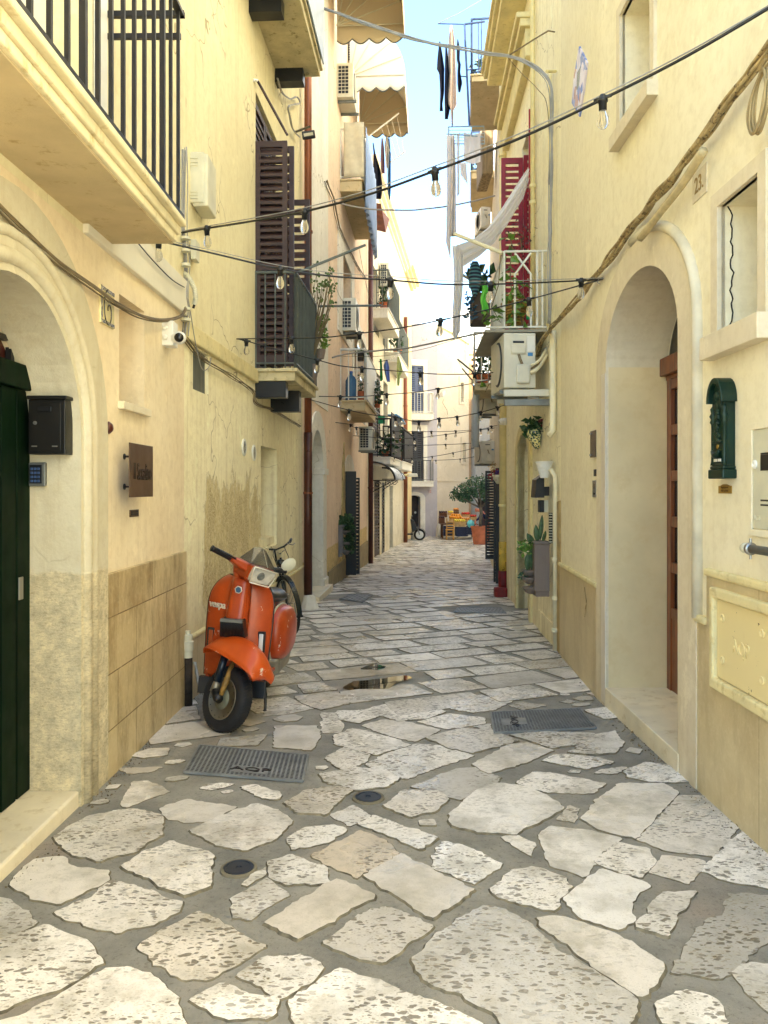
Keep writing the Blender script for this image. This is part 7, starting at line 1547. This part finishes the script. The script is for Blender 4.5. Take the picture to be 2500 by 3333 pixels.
# ---------------- succulents on the dark left balcony ----------------
T = thing('potted_plant', 'tall leggy succulent in a pot at the far corner of the dark left balcony', 'potted plant', L2.pt(U(L2, 9.55), 2.78, .36), 'potted plants on balconies'); base_ = L2.pt(U(L2, 9.55), 2.78, .36); rg = random.Random(12); st = MB(); lv = MB()
MB().lathe(base_, [(.09, 0), (.13, .22), (.14, .22), (.14, .25), (.001, .24)], 14).build('pot', m_plpot, T)
for i in range(26):
    tip = P(rg.uniform(1005, 1085), rg.uniform(858, 985), rg.uniform(9.5, 10.1)); mid = base_.lerp(tip, .55)+Vector((rg.uniform(-.05, .1), 0, .12)); st.tube([base_+Zv*.2, mid, tip], [.010, .006, .003], 5)
    for k in range(4):
        p = tip+Vector((rg.gauss(0, .018), rg.gauss(0, .02), rg.gauss(0, .018))); d = Vector((rg.gauss(0, 1), rg.gauss(0, .5), rg.gauss(.3, .7))).normalized(); s_ = .045; w_ = d.cross(Vector((0, 1, .3))).normalized()*s_*.4; lv.add([p, p+d*s_*.6+w_, p+d*s_, p+d*s_*.6-w_], [(0, 1, 2, 3)])
st.build('stems', m_stem, T); lv.build('leaves', M('jade leaves', (98, 122, 60), .5, var=.3, vs=20), T, norm=False)
T = thing('potted_plant', 'bright green bushy plant spilling over the end of the dark left balcony', 'potted plant', P(1050, 1150, 9.8), 'potted plants on balconies'); c = P(1042, 1168, 9.85)
MB().lathe(c, [(.05, 0), (.07, .1), (.07, .12)], 12).build('pot', m_plpot, T)
leaves(P(1050, 1085, 9.85), (.075, .1, .28), 420, .05, 31, flat=1).build('foliage', m_leaf2, T, norm=False)
# ---------------- wall pots, planters, small things on the right ----------------
T = thing('planter', 'tall taupe plastic planter column with cacti in its side pots, right wall', 'planter', G(1765, 1990)); Yp = 8.15
x0, x1 = (1740-CX)/F*Yp, (1790-CX)/F*Yp; z0, z1 = P(0, 1925, Yp).z, P(0, 1772, Yp).z
MB().box(x0, x1, Yp, Yp+.26, z0, z1).build('column', m_plpot, T, bev=.008); MB().box(x0-.008, x1+.008, Yp-.01, Yp+.27, z1, z1+.03).build('rim', m_plpot, T, bev=.01); MB().box(x0+.02, x1, Yp+.02, Yp+.24, z0-.06, z0).build('foot', m_plpot, T, bev=.006)
for (px, py) in ((1722, 1850), (1722, 1873), (1726, 1905)):
    c = P(px, py+14, Yp+.10); MB().lathe(c, [(.02, -.045), (.055, -.025), (.08, .02), (.084, .03), (.075, .03), (.001, .02)], 16).build('side_pot', m_plpot, T, smooth=True)
mcac = M('cactus skin', (66, 92, 56), .55, var=.25, vs=30)
def pad(cx, cy, w_, h_, tl=0, Y=None):
    Y = Y or Yp+.12; c = P(cx, cy, Y); m = MB(); m.lathe(c, [(.001, 0)]+[(w_*math.sin(math.pi*i/9)**.7, h_*i/9) for i in range(1, 9)]+[(.001, h_)], 12, Vector((math.sin(tl), 0, math.cos(tl))), (1, .5)); return m
for a in ((1750, 1768, .032, .20, -.1), (1766, 1768, .03, .14, .25), (1758, 1760, .026, .28, .08), (1740, 1768, .03, .12, -.6), (1728, 1775, .028, .14, -.3)): pad(*a).build('cactus_pad', mcac, T, smooth=True)
for a in ((1716, 1858, .035, .20, .05), (1722, 1858, .025, .26, .1), (1729, 1858, .022, .2, .2)): pad(*a).build('columnar_cactus', mcac, T, smooth=True)
leaves(P(1712, 1780, Yp+.1), (.09, .1, .08), 160, .05, 41).build('foliage', m_leaf2, T, norm=False); leaves(P(1706, 1872, Yp+.1), (.05, .06, .06), 50, .05, 42).build('foliage', m_leafb, T, norm=False)
T = thing('wall_pot', 'white ribbed half basket pot hooked on the cream conduit', 'wall pot', P(1775, 1555, 8.1)); c = P(1772, 1556, 8.15)
MB().lathe(c, [(.045, 0)]+[(.045+.006*i+.003*(i % 2), .018*i) for i in range(1, 10)]+[(.108, .165), (.11, .175), (.09, .17), (.001, .16)], 20, Vector((0, 0, 1)), (.9, .9)).build('pot', m_plast, T, smooth=False)
T = thing('mailbox', 'black open sided mailbox below the white ribbed wall pot', 'mailbox', P(1757, 1622, 8.3)); q0, q1 = P(1742, 1620, 8.3), P(1772, 1552, 8.3)
MB().hexa([(q0.x, 8.3, q0.z), (q1.x, 8.3, q0.z), (q1.x, 8.55, q0.z), (q0.x, 8.55, q0.z), (q0.x+.015, 8.3, q1.z-.03), (q1.x, 8.3, q1.z+.03), (q1.x, 8.55, q1.z+.03), (q0.x+.015, 8.55, q1.z-.03)]).build('casing', m_black, T, bev=.004); MB().box(q1.x, q1.x+.06, 8.32, 8.5, q0.z+.02, q0.z+.12).build('flap', m_iron, T, bev=.003)
T = thing('intercom', 'small black intercom with keys below the black mailbox', 'intercom', P(1762, 1670, 8.4)); q0, q1 = P(1756, 1668, 8.4), P(1772, 1628, 8.4); MB().box(q0.x, q1.x, 8.4, 8.5, q0.z, q1.z).build('casing', m_black, T, bev=.006); MB().box(q1.x+.002, q1.x+.05, 8.42, 8.5, q0.z, q1.z).build('key_panel', m_gplast, T, bev=.003)
T = thing('wall_vent', 'tall narrow louvred vent between the conduit and bare stone, right', 'vent', P(1793, 1755, 8.0)); m = MB()
for i in range(11): q = P(1789, 1672+9*i, 8.0); m.box(q.x, q.x+.03, 8.0, 8.06, q.z-.012, q.z-.002)
m.build('louvres', m_gplast, T); q = P(1788, 1768, 8.05); MB().box(q.x-.0, q.x+.035, 8.05, 8.08, q.z, q.z+.32).build('backing', m_dark, T)
T = thing('wall_pot', 'painted ceramic wall pot with a blue flower pattern and leafy plant', 'wall pot', P(1748, 1462, 9.0)); c = P(1750, 1460, 9.05)
mtal, t, b = base('painted majolica', (220, 210, 150), .15); v = node(t, 'ShaderNodeTexVoronoi'); t.links.new(pos(t), v.inputs['Vector']); v.inputs['Scale'].default_value = 16; o = mixc(t, ramp(t, v.outputs['Distance'], .30, .34), lin((30, 50, 110)), lin((226, 216, 150))); o = mixc(t, ramp(t, nz(t, pos(t), 50, 3), .5, .52), o, lin((32, 70, 72))); o = mixc(t, ramp(t, v.outputs['Distance'], .12, .08), o, lin((170, 50, 40))); t.links.new(o, b.inputs['Base Color'])
MB().lathe(c, [(.001, -.01), (.03, .0), (.06, .07), (.085, .15), (.085, .2), (.075, .23), (.001, .22)], 18, Vector((-.25, 0, 1)), (1, 1)).build('pot', mtal, T, smooth=True)
leaves(P(1742, 1395, 9.05), (.10, .1, .12), 150, .10, 51).build('foliage', m_leaf, T, norm=False); leaves(P(1768, 1372, 9.0), (.03, .03, .05), 20, .06, 52).build('flower', M('dusty red petals', (120, 40, 44), .6), T, norm=False)
T = thing('security_camera', 'white dome security camera on the corner of the yellow right wall', 'camera', P(1640, 1375, 11.5)); c = P(1642, 1372, 11.5)
MB().lathe(c, [(.055, .02), (.055, -.03), (.001, -.035)], 18, (-1, 0, 0)).build('mount', m_plast, T, smooth=True); MB().lathe(c+Vector((-.03, 0, 0)), [(.052, 0), (.048, .03), (.032, .058), (.001, .066)], 18, (-1, -.3, -.2)).build('dome', m_plast, T, smooth=True); MB().lathe(c+Vector((-.075, -.02, -.01)), [(.02, 0), (.018, .012), (.001, .014)], 14, (-1, -.3, -.3)).build('lens', m_black, T, smooth=True)
T = thing('wall_pot', 'pale hanging pot with dried red and violet flowers near the fat cream pipe', 'wall pot', P(1620, 1575, 13.5)); MB().lathe(P(1622, 1575, 13.5), [(.03, 0), (.1, .1), (.11, .16), (.001, .15)], 14).build('pot', m_gplast, T, smooth=True)
leaves(P(1612, 1545, 13.5), (.13, .1, .10), 120, .05, 61).build('red_flowers', M('dried crimson petals', (150, 44, 60), .7, var=.3), T, norm=False); leaves(P(1620, 1538, 13.45), (.06, .06, .06), 50, .05, 62).build('violet_flowers', M('violet petals', (70, 44, 120), .7), T, norm=False); leaves(P(1606, 1522, 13.5), (.08, .06, .10), 70, .04, 63).build('dry_leaves', M('dry ochre leaves', (180, 150, 96), .8), T, norm=False)
# ---------------- left: planter column by the black shutter ----------------
T = thing('planter', 'grey plastic planter column with side pots, cactus and trailing greenery, left wall', 'planter', G(1105, 1850)); Yl = 15.6
x0, x1 = (1089-CX)/F*Yl, (1116-CX)/F*Yl; z0, z1 = P(0, 1800, Yl).z, P(0, 1717, Yl).z; mgp = M('slate plastic', (108, 104, 104), .6)
MB().box(x0, x1, Yl, Yl+.3, z0, z1).build('column', mgp, T, bev=.012); MB().box(x0-.01, x1+.03, Yl-.01, Yl+.31, z1, z1+.05).build('rim', mgp, T, bev=.012); MB().box(x0, x1-.02, Yl+.02, Yl+.28, z0-.08, z0).build('foot', mgp, T)
for py in (1726, 1763, 1790): c = P(1126, py+6, Yl+.12); MB().lathe(c, [(.03, -.06), (.10, .0), (.12, .04), (.001, .03)], 14).build('side_pot', mgp, T, smooth=True)
m = MB().lathe(P(1105, 1716, Yl+.15), [(.05, 0), (.085, .04), (.09, .09), (.06, .14), (.001, .15)], 14); m.build('ball_cactus', mcac, T, smooth=True)
leaves(P(1122, 1700, Yl+.15), (.14, .12, .16), 160, .14, 71, flat=1.5).build('foliage', m_leaf, T, norm=False)
for k, py in enumerate((1722, 1755, 1785)): leaves(P(1138, py, Yl+.12), (.11, .12, .11), 200, .07, 72+k).build('foliage', m_leaf, T, norm=False)
# ---------------- end of the lane: tree, stall, people ----------------
tp = G(1564, 1772); T = thing('potted_tree', 'small round crowned tree in a big terracotta pot at the end of the lane', 'tree', tp); rP = 31/F*tp.y
MB().lathe(tp, [(rP*.74, 0), (rP*.96, rP*1.75), (rP*1.04, rP*1.76), (rP*1.05, rP*1.92), (rP*.95, rP*1.92), (rP*.9, rP*1.8), (.001, rP*1.8)], 28).build('pot', m_terra, T, smooth=False)
pt_ = tp+Zv*(rP*1.78); hC = P(1570, 1650, tp.y); trk = MB(); trk.tube([pt_, P(1564, 1690, tp.y), P(1567, 1668, tp.y), P(1564, 1650, tp.y)], [.075, .065, .07, .07], 10)
fork = P(1564, 1652, tp.y); rg = random.Random(5); ends = []
for (x, y, dy) in ((1500, 1622, 0), (1530, 1600, .3), (1552, 1580, -.3), (1580, 1578, .2), (1600, 1600, -.2), (1488, 1610, -.3), (1596, 1630, .3), (1545, 1560, .2), (1570, 1565, 0)):
    e_ = P(x, y, tp.y)+Vector((0, dy, 0)); ends.append(e_); trk.tube([fork, fork.lerp(e_, .45)+Vector((rg.uniform(-.06, .06), dy*.4, rg.uniform(-.08, .0))), e_], [.045, .026, .010], 6)
trk.build('trunk', m_bark, T, smooth=True)
cr_ = MB(); rg = random.Random(9)
cl = [(1500, 1600, .36), (1482, 1612, .24), (1520, 1590, .36), (1545, 1574, .40), (1572, 1570, .40), (1596, 1582, .36), (1604, 1604, .30), (1560, 1598, .34), (1532, 1612, .28), (1588, 1618, .26), (1500, 1618, .22), (1606, 1630, .2), (1576, 1590, .3), (1515, 1622, .16)]
for k, (x, y, r_) in enumerate(cl):
    s_ = leaves(P(x, y, tp.y)+Vector((0, rg.uniform(-.35, .35), 0)), (r_, r_, r_*.85), int(900*r_), .105, 100+k, droop=.2, flat=.8); cr_.add(s_.v, s_.f)
cr_.build('crown', M('citrus leaves', (62, 96, 62), .42, var=.4, vs=14), T, norm=False)
# fruit stall
FY = 35.2; gs = gz(35.4)
def crate(label, px0, px1, pyt, pyb, Y, dy, mat, fruit=None, fm=None, seed=1, slats=4, tilt=0, kind='crate'):
    T = thing('fruit_crate' if fruit else 'crate', label, kind, P((px0+px1)/2, pyb, Y), 'crates of the fruit stall'); q0, q1 = P(px0, pyb, Y), P(px1, pyt, Y); h_ = q1.z-q0.z; m = MB(); tk = .02
    for i in range(slats):
        za = q0.z+h_*(i+.08)/slats; zb_ = q0.z+h_*(i+.86)/slats
        m.box(q0.x, q1.x, Y, Y+tk, za, zb_); m.box(q0.x, q1.x, Y+dy-tk, Y+dy, za+tilt, zb_+tilt); m.box(q0.x, q0.x+tk, Y+tk, Y+dy-tk, za, zb_); m.box(q1.x-tk, q1.x, Y+tk, Y+dy-tk, za, zb_)
    m.box(q0.x+tk, q1.x-tk, Y+tk, Y+dy-tk, q0.z, q0.z+.02)
    for x in (q0.x+.03, q1.x-.05, (q0.x+q1.x)/2): m.box(x, x+.02, Y-.012, Y-.001, q0.z, q1.z)
    m.build('box', mat, T)
    if fruit:
        rg = random.Random(seed); f = MB(); nx = max(3, int((q1.x-q0.x)/fruit/1.7)); ny = max(3, int(dy/fruit/1.8))
        for i in range(nx):
            for j in range(ny):
                c = Vector((q0.x+(q1.x-q0.x)*(i+.5)/nx+rg.uniform(-.01, .01), Y+dy*(j+.5)/ny, q1.z+tilt*(j/ny)+fruit*.5+rg.uniform(0, fruit*.6)))
                f.lathe(c, [(.001, -fruit), (fruit*.75, -fruit*.66), (fruit, 0), (fruit*.75, fruit*.66), (.001, fruit)], 7)
        f.build('fruit', fm, T, smooth=True)
    return T
m_wood = M('pale crate wood', (206, 168, 108), .8, var=.15); m_bcr = M('dark blue plastic crate', (22, 34, 66), .5); m_brn = M('brown crate wood', (104, 66, 40), .8, var=.2)
m_ora = M('orange fruit', (238, 150, 30), .45, var=.15, vs=30); m_lem = M('lemon yellow fruit', (236, 214, 70), .45, var=.1, vs=30); m_rdf = M('red tomatoes', (206, 50, 28), .35, var=.2, vs=30); m_pea = M('mixed peaches', (226, 150, 70), .5, var=.25, vs=20)
crate('navy slotted plastic crate, left of the two bottom crates of the stall', 1444, 1478, 1712, 1745, FY, .5, m_bcr); crate('navy slotted plastic crate, right of the two bottom crates', 1484, 1524, 1716, 1746, FY-.3, .6, m_bcr, slats=5); crate('navy plastic crate set back beside the terracotta pot', 1522, 1540, 1712, 1740, FY, .6, m_bcr)
crate('brown wooden crate of dark fruit, lower of the two on the left', 1430, 1448, 1686, 1702, FY+.3, .5, m_brn, .05, M('dark grapes', (60, 28, 34), .4), 2); crate('brown wooden crate of dark fruit, upper of the two on the left', 1431, 1456, 1670, 1684, FY+.7, .5, m_brn, .05, MATS['dark grapes'], 3)
crate('crate of lemons at the middle of the stall', 1480, 1516, 1697, 1714, FY-.2, .5, m_wood, .05, m_lem, 4, 2); crate('crate heaped with oranges at the middle of the stall', 1464, 1504, 1688, 1696, FY+.4, .5, m_wood, .065, m_ora, 5, 2); crate('crate heaped with oranges behind the wooden chair', 1470, 1500, 1680, 1688, FY+1.0, .4, m_wood, .06, m_ora, 6, 1)
crate('crate of red tomatoes on the right of the stall', 1506, 1530, 1674, 1682, FY+1.0, .6, m_wood, .05, m_rdf, 7, 1); crate('crate of peaches between the oranges and the blue bag', 1504, 1530, 1692, 1702, FY+.2, .5, m_wood, .05, m_pea, 8, 2); crate('crate of yellow grapes behind the oranges', 1460, 1476, 1668, 1678, FY+1.4, .5, m_wood, .04, m_lem, 9, 1); crate('small crate of red fruit beside the tree trunk', 1532, 1552, 1682, 1694, FY+.6, .5, m_wood, .05, m_rdf, 10, 1)
crate('open wooden crate standing behind the stall, top left', 1478, 1494, 1660, 1672, FY+1.6, .3, m_brn, .05, m_pea, 12, 2)
T = thing('market_table', 'trestle under the fruit crates at the end of the lane', 'table', P(1490, 1745, FY+.8)); q0, q1 = P(1432, 1704, FY+.9), P(1552, 1700, FY+.9); MB().box(q0.x, q1.x, FY+.3, FY+1.9, q0.z-.03, q0.z).build('top', m_brn, T)
for x in (q0.x+.1, q1.x-.15):
    for y in (FY+.9, FY+1.8): MB().box(x, x+.06, y, y+.06, gz(y), q0.z-.03).build('leg', m_brn, T)
T = thing('chair', 'plain yellow wooden slat back chair in front of the fruit stall', 'chair', P(1466, 1746, FY-.7)); CY = FY-.6; a = P(1453, 1746, CY); b_ = P(1479, 1687, CY); w_ = b_.x-a.x; zb = gz(CY); m_ch = M('yellow chair wood', (186, 138, 62), .6, var=.1)
for x in (a.x, a.x+w_-.045): MB().box(x, x+.045, CY, CY+.045, zb, b_.z).build('leg', m_ch, T); MB().box(x, x+.04, CY+.4, CY+.44, zb, zb+.45).build('leg', m_ch, T)
MB().box(a.x-.01, a.x+w_+.01, CY-.02, CY+.46, zb+.45, zb+.485).build('seat', m_ch, T, bev=.01)
for zz in (.55, .68, .80): MB().box(a.x+.045, a.x+w_-.045, CY+.01, CY+.03, zb+zz, zb+zz+.05).build('back_slat', m_ch, T)
MB().box(a.x+.045, a.x+w_-.045, CY+.01, CY+.035, zb+.18, zb+.21).build('stretcher', m_ch, T); MB().box(a.x+.045, a.x+w_-.045, CY+.01, CY+.035, zb+.32, zb+.35).build('stretcher', m_ch, T)
T = thing('shopping_bag', 'turquoise plastic carrier bag hanging at the front of the stall', 'bag', P(1532, 1716, FY-.5)); c = P(1532, 1717, FY-.5)
MB().grid(lambda a, b: c+Vector((math.cos(a*2*math.pi)*(.05+.12*math.sin(b*math.pi)**.8), math.sin(a*2*math.pi)*(.04+.07*math.sin(b*math.pi)), .34*(1-b)+.01*math.sin(a*30))), 20, 10).build('bag', M('turquoise film', (100, 196, 206), .3), T, smooth=True)
MB().tube([c+Zv*.32+Vector((-.03, 0, 0)), c+Zv*.48, c+Zv*.32+Vector((.03, 0, 0))], .008, 5).build('handles', MATS['turquoise film'], T)
for px, py, w_, h_, lab in ((1433, 1747, 14, 48, 'rounded whitewashed stone bollard beside the fruit stall'), (1346, 1757, 9, 40, 'leaning whitewashed stone bollard at the yellow house corner')):
    Yb = G(px, py).y-.2; c = P(px, py+1, Yb); r_ = w_/F*Yb; h__ = h_/F*Yb; T = thing('stone_bollard', lab, 'bollard', c, 'stone bollards')
    o = MB().lathe(c, [(r_*1.05, -.1), (r_, h__*.2), (r_*.92, h__*.55), (r_*.7, h__*.82), (r_*.35, h__*.97), (.001, h__)], 16).build('stone', p_white, T, smooth=True)
# ---------------- people ----------------
def figure(T, joints, bones, mat, name='body', sub=2):
    me = bpy.data.meshes.new(name); keys = list(joints); base0 = world_loc(T)
    me.from_pydata([tuple(Vector(joints[k][0])-base0) for k in keys], [(keys.index(a), keys.index(b_)) for a, b_ in bones], [])
    o = bpy.data.objects.new(name, me); COL.objects.link(o); o.parent = T; me.materials.append(mat); sk = o.modifiers.new('skin', 'SKIN'); sk.use_smooth_shade = True
    for i, k in enumerate(keys): r_ = joints[k][1]; me.skin_vertices[0].data[i].radius = (r_, r_) if not isinstance(r_, tuple) else r_
    me.skin_vertices[0].data[0].use_root = True; s_ = o.modifiers.new('sub', 'SUBSURF'); s_.levels = s_.render_levels = sub; return o
PY = 33.8; pb = P(1584, 1741, PY); gzp = gz(PY); pb.z = gzp
T = thing('person', 'person in navy clothes bending over the stall behind the potted tree', 'person', pb)
def J(x, y, z): return (pb.x+x, PY+y, gzp+z)
m_skin = M('sunburnt skin', (190, 112, 84), .55, var=.06); m_nv = M('navy work clothes', (28, 34, 70), .85, var=.12, vs=10)
jt = {'pel': (J(.08, 0, .90), (.15, .125)), 'sp': (J(-.02, -.02, 1.10), (.14, .12)), 'ch': (J(-.16, -.04, 1.26), (.155, .13)), 'nk': (J(-.32, -.06, 1.35), .06), 'hd0': (J(-.37, -.06, 1.37), .07), 'hd': (J(-.46, -.07, 1.38), .098), 'ht': (J(-.53, -.07, 1.37), .085),
      'hl': (J(.10, -.09, .86), .10), 'kl': (J(.06, -.12, .48), .066), 'al': (J(.10, -.10, .09), .045), 'tl': (J(-.06, -.12, .035), .035), 'hr': (J(.10, .09, .86), .10), 'kr': (J(.14, .12, .48), .066), 'ar': (J(.20, .12, .09), .045), 'tr': (J(.04, .14, .035), .035),
      'sl': (J(-.18, -.20, 1.26), .066), 'el': (J(.0, -.26, 1.02), .046), 'wl': (J(.06, -.24, .82), .030), 'sr': (J(-.20, .16, 1.24), .066), 'er': (J(-.30, .20, 1.0), .046), 'wr': (J(-.46, .14, .90), .03)}
for sd_, wx in (('l', (.06, -.24, .82)), ('r', (-.46, .14, .90))):
    jt['p'+sd_] = (J(wx[0]-.02, wx[1], wx[2]-.06), (.034, .018)); 
    for k, (dx, dz_) in enumerate(((-.035, -.065), (-.015, -.08), (.004, -.082), (.022, -.070))): jt['f%s%d' % (sd_, k)] = (J(wx[0]-.02+dx, wx[1]-.01*k, wx[2]-.075+dz_*.55), .009); jt['g%s%d' % (sd_, k)] = (J(wx[0]-.03+dx*1.1, wx[1]-.01*k, wx[2]-.075+dz_), .0075)
    jt['t'+sd_] = (J(wx[0]-.07, wx[1]-.02, wx[2]-.07), .010)
bn = [('pel', 'sp'), ('sp', 'ch'), ('ch', 'nk'), ('nk', 'hd0'), ('hd0', 'hd'), ('hd', 'ht'), ('pel', 'hl'), ('hl', 'kl'), ('kl', 'al'), ('al', 'tl'), ('pel', 'hr'), ('hr', 'kr'), ('kr', 'ar'), ('ar', 'tr'), ('ch', 'sl'), ('sl', 'el'), ('el', 'wl'), ('ch', 'sr'), ('sr', 'er'), ('er', 'wr')]
for s_ in 'lr':
    bn += [('w'+s_, 'p'+s_), ('p'+s_, 't'+s_)]
    for k in range(4): bn += [('p'+s_, 'f%s%d' % (s_, k)), ('f%s%d' % (s_, k), 'g%s%d' % (s_, k))]
bo = figure(T, jt, bn, m_skin)
cl_ = {k: (v[0], tuple(x*1.14 for x in v[1]) if isinstance(v[1], tuple) else v[1]*1.18) for k, v in jt.items()}
cj = {k: cl_[k] for k in ('pel', 'sp', 'ch', 'sl', 'el', 'wl', 'sr', 'er', 'wr')}; cj['wl'] = (cj['wl'][0], .038); cj['wr'] = (cj['wr'][0], .038)
figure(T, cj, [(a, b_) for a, b_ in bn if a in cj and b_ in cj], m_nv, 'jacket')
cj = {k: cl_[k] for k in ('pel', 'hl', 'kl', 'al', 'hr', 'kr', 'ar')}; cj['al'] = (J(.10, -.10, .11), .06); cj['ar'] = (J(.20, .12, .11), .06); figure(T, cj, [(a, b_) for a, b_ in bn if a in cj and b_ in cj], m_nv, 'trousers')
hd = Vector(J(-.47, -.07, 1.36)); fc = MB(); fc.lathe(hd+Vector((-.02, -.045, -.095)), [(.001, -.012), (.014, 0), (.001, .02)], 8, (0, 0, -1)); fc.build('nose', m_skin, T)
for s_ in (-1, 1): MB().lathe(hd+Vector((.02+.0, s_*.09, -.005)), [(.001, -.01), (.024, -.004), (.022, .006), (.001, .01)], 10, (0, 1, 0)).build('ear', m_skin, T, smooth=True); MB().lathe(hd+Vector((-.055, s_*.032, -.078)), [(.012, 0), (.009, .006), (.001, .009)], 8, (-.2, 0, -1)).build('eye', m_dark, T)
MB().box(hd.x+.0, hd.x+.012, hd.y-.028, hd.y+.028, hd.z-.102, hd.z-.096).build('mouth', M('lips', (140, 70, 60), .5), T)
for nm, (x, y) in (('l', (.04, -.11)), ('r', (.14, .13))): MB().hexa([J(x-.15, y-.045, 0), J(x+.11, y-.045, 0), J(x+.11, y+.045, 0), J(x-.15, y+.045, 0), J(x-.12, y-.035, .06), J(x+.10, y-.04, .11), J(x+.10, y+.04, .11), J(x-.12, y+.035, .06)]).build('shoe', m_black, T, bev=.02)
T = thing('walking_stick', 'pale walking stick standing beside the bending man', 'stick', J(.16, -.28, 0)); MB().tube([J(.20, -.27, 0), J(.12, -.25, .78), J(.06, -.25, .80)], .012, 6).build('stick', m_wiron, T)
# parked black scooter at the end
BX = P(1366, 1748, 34.5); gq_ = gz(34.5); T = thing('motor_scooter', 'black motor scooter parked at the far corner below the charcoal shutters', 'scooter', (BX.x, 34.5, gq_)); X0 = P(1366, 0, 34.5).x
MB().tube([(X0+math.cos(a)*.215, 34.5, gq_+.26+math.sin(a)*.215) for a in [i*math.pi/14 for i in range(29)]], .05, 8, False).build('front_wheel', m_rub, T, smooth=True)
m = MB().lathe((X0, 34.5, gq_+.26), [(.175, -.03), (.165, -.03), (.165, .03), (.175, .03)], 24, (0, 1, 0))
for i in range(6): a = i*math.pi/3; m.tube([(X0+math.cos(a)*.03, 34.47, gq_+.26+math.sin(a)*.03), (X0+math.cos(a+.3)*.165, 34.47, gq_+.26+math.sin(a+.3)*.165)], .016, 5)
m.build('rim', m_plast, T)
MB().grid(lambda a, b_: Vector((X0+math.cos(.2+a*1.6)*.29, 34.5+(b_-.5)*.13, gq_+.26+math.sin(.2+a*1.6)*.29)), 12, 3).build('front_fender', m_black, T, smooth=True, solid=.01)
MB().tube([(X0, 34.45, gq_+.26), (X0-.12, 34.45, gq_+.62)], .03, 8).build('fork', m_steel, T)
MB().hexa([(X0-.34, 34.34, gq_+.36), (X0-.10, 34.34, gq_+.50), (X0-.10, 34.66, gq_+.50), (X0-.34, 34.66, gq_+.36), (X0-.42, 34.3, gq_+.98), (X0-.24, 34.36, gq_+.90), (X0-.24, 34.64, gq_+.90), (X0-.42, 34.7, gq_+.98)]).build('leg_shield', m_black, T, bev=.04)
MB().hexa([(X0-1.2, 34.36, gq_+.35), (X0-.6, 34.36, gq_+.3), (X0-.6, 34.64, gq_+.3), (X0-1.2, 34.64, gq_+.35), (X0-1.35, 34.38, gq_+.75), (X0-.65, 34.38, gq_+.72), (X0-.65, 34.62, gq_+.72), (X0-1.35, 34.62, gq_+.75)]).build('rear_body', m_black, T, bev=.06)
MB().box(X0-.72, X0-.3, 34.38, 34.62, gq_+.25, gq_+.32).build('floorboard', m_black, T, bev=.02)
MB().box(X0-1.3, X0-.65, 34.39, 34.61, gq_+.76, gq_+.84).build('seat', m_seat, T, bev=.03)
MB().tube([(X0-1.0+math.cos(a)*.2, 34.5, gq_+.255+math.sin(a)*.2) for a in [i*math.pi/12 for i in range(25)]], .055, 8, False).build('rear_wheel', m_rub, T, smooth=True)
MB().tube([(X0-.34, 34.5, gq_+.95), (X0-.36, 34.5, gq_+1.08)], .03, 8).tube([(X0-.32, 34.2, gq_+1.10), (X0-.36, 34.5, gq_+1.08), (X0-.32, 34.8, gq_+1.10)], .02, 8).build('handlebar', m_black, T); MB().tube([(X0-.3, 34.3, gq_+1.1), (X0-.22, 34.25, gq_+1.22)], .008, 5).build('mirror_stalk', m_black, T)
MB().lathe((X0-.20, 34.25, gq_+1.26), [(.001, -.01), (.055, 0), (.001, .01)], 12, (.3, -1, 0)).build('mirror', m_steel, T)
T = thing('floodlight', 'white floodlight with a dangling wire on the cream end house', 'floodlight', P(1444, 1292, 38)); MB().hexa([P(1436, 1293, 38), P(1444, 1293, 37.8), P(1453, 1281, 37.8), P(1446, 1280, 38), P(1435, 1282, 38.2), P(1440, 1276, 38), P(1450, 1270, 38), P(1444, 1270, 38.2)]).build('lamp_body', m_plast, T); MB().tube([P(1444, 1300, 38), P(1440, 1310, 38), P(1455, 1335, 38), P(1457, 1350, 38)], .01, 4).build('wire', m_cable, T)
T = thing('laundry_pole', 'long pale laundry arms pointing out from the far right toward the cream house', 'clothes line arm', P(1545, 1215, 20), 'laundry arms over the lane'); MB().tube([P(1545, 1215, 19), P(1490, 1170, 19.4)], .025, 5).tube([P(1540, 1242, 19), P(1505, 1200, 19.4)], .02, 5).tube([P(1490, 1170, 19.4), P(1505, 1200, 19.4)], .006, 4).build('arm', m_giron, T)

for k, (W_, px_, zz_, dd_, lab) in enumerate(((L4, 1215, L4.z(1207, 1003)+.02, .35, 'leafy plant on the upper far left balcony beside the small air conditioner'), (L4, 1262, L4.z(1250, 1146)+.02, .35, 'leafy plant at the near end of the far balcony on the cream house'), (L4, 1280, L4.z(1262, 1500)+.02, .35, 'leafy plant on the lower balcony of the yellow corner house'))):
    potplant(lab, W_.pt(W_.u(px_), zz_, dd_), .16, .25, (.22, .3, .35), 160, .14, 200+k)
for k, (Y_, z_, lab) in enumerate(((15.6, 9.62, 'bushy plant on the far right balcony with the blue frame'), (20.2, 9.55, 'bushy plant on the farther right balcony'), (14.6, 3.45, 'bushy plant on the low far right balcony behind the big air conditioner'))):
    potplant(lab, R4.pt(U(R4, Y_), z_, .35), .14, .22, (.2, .3, .3), 160, .11, 210+k)
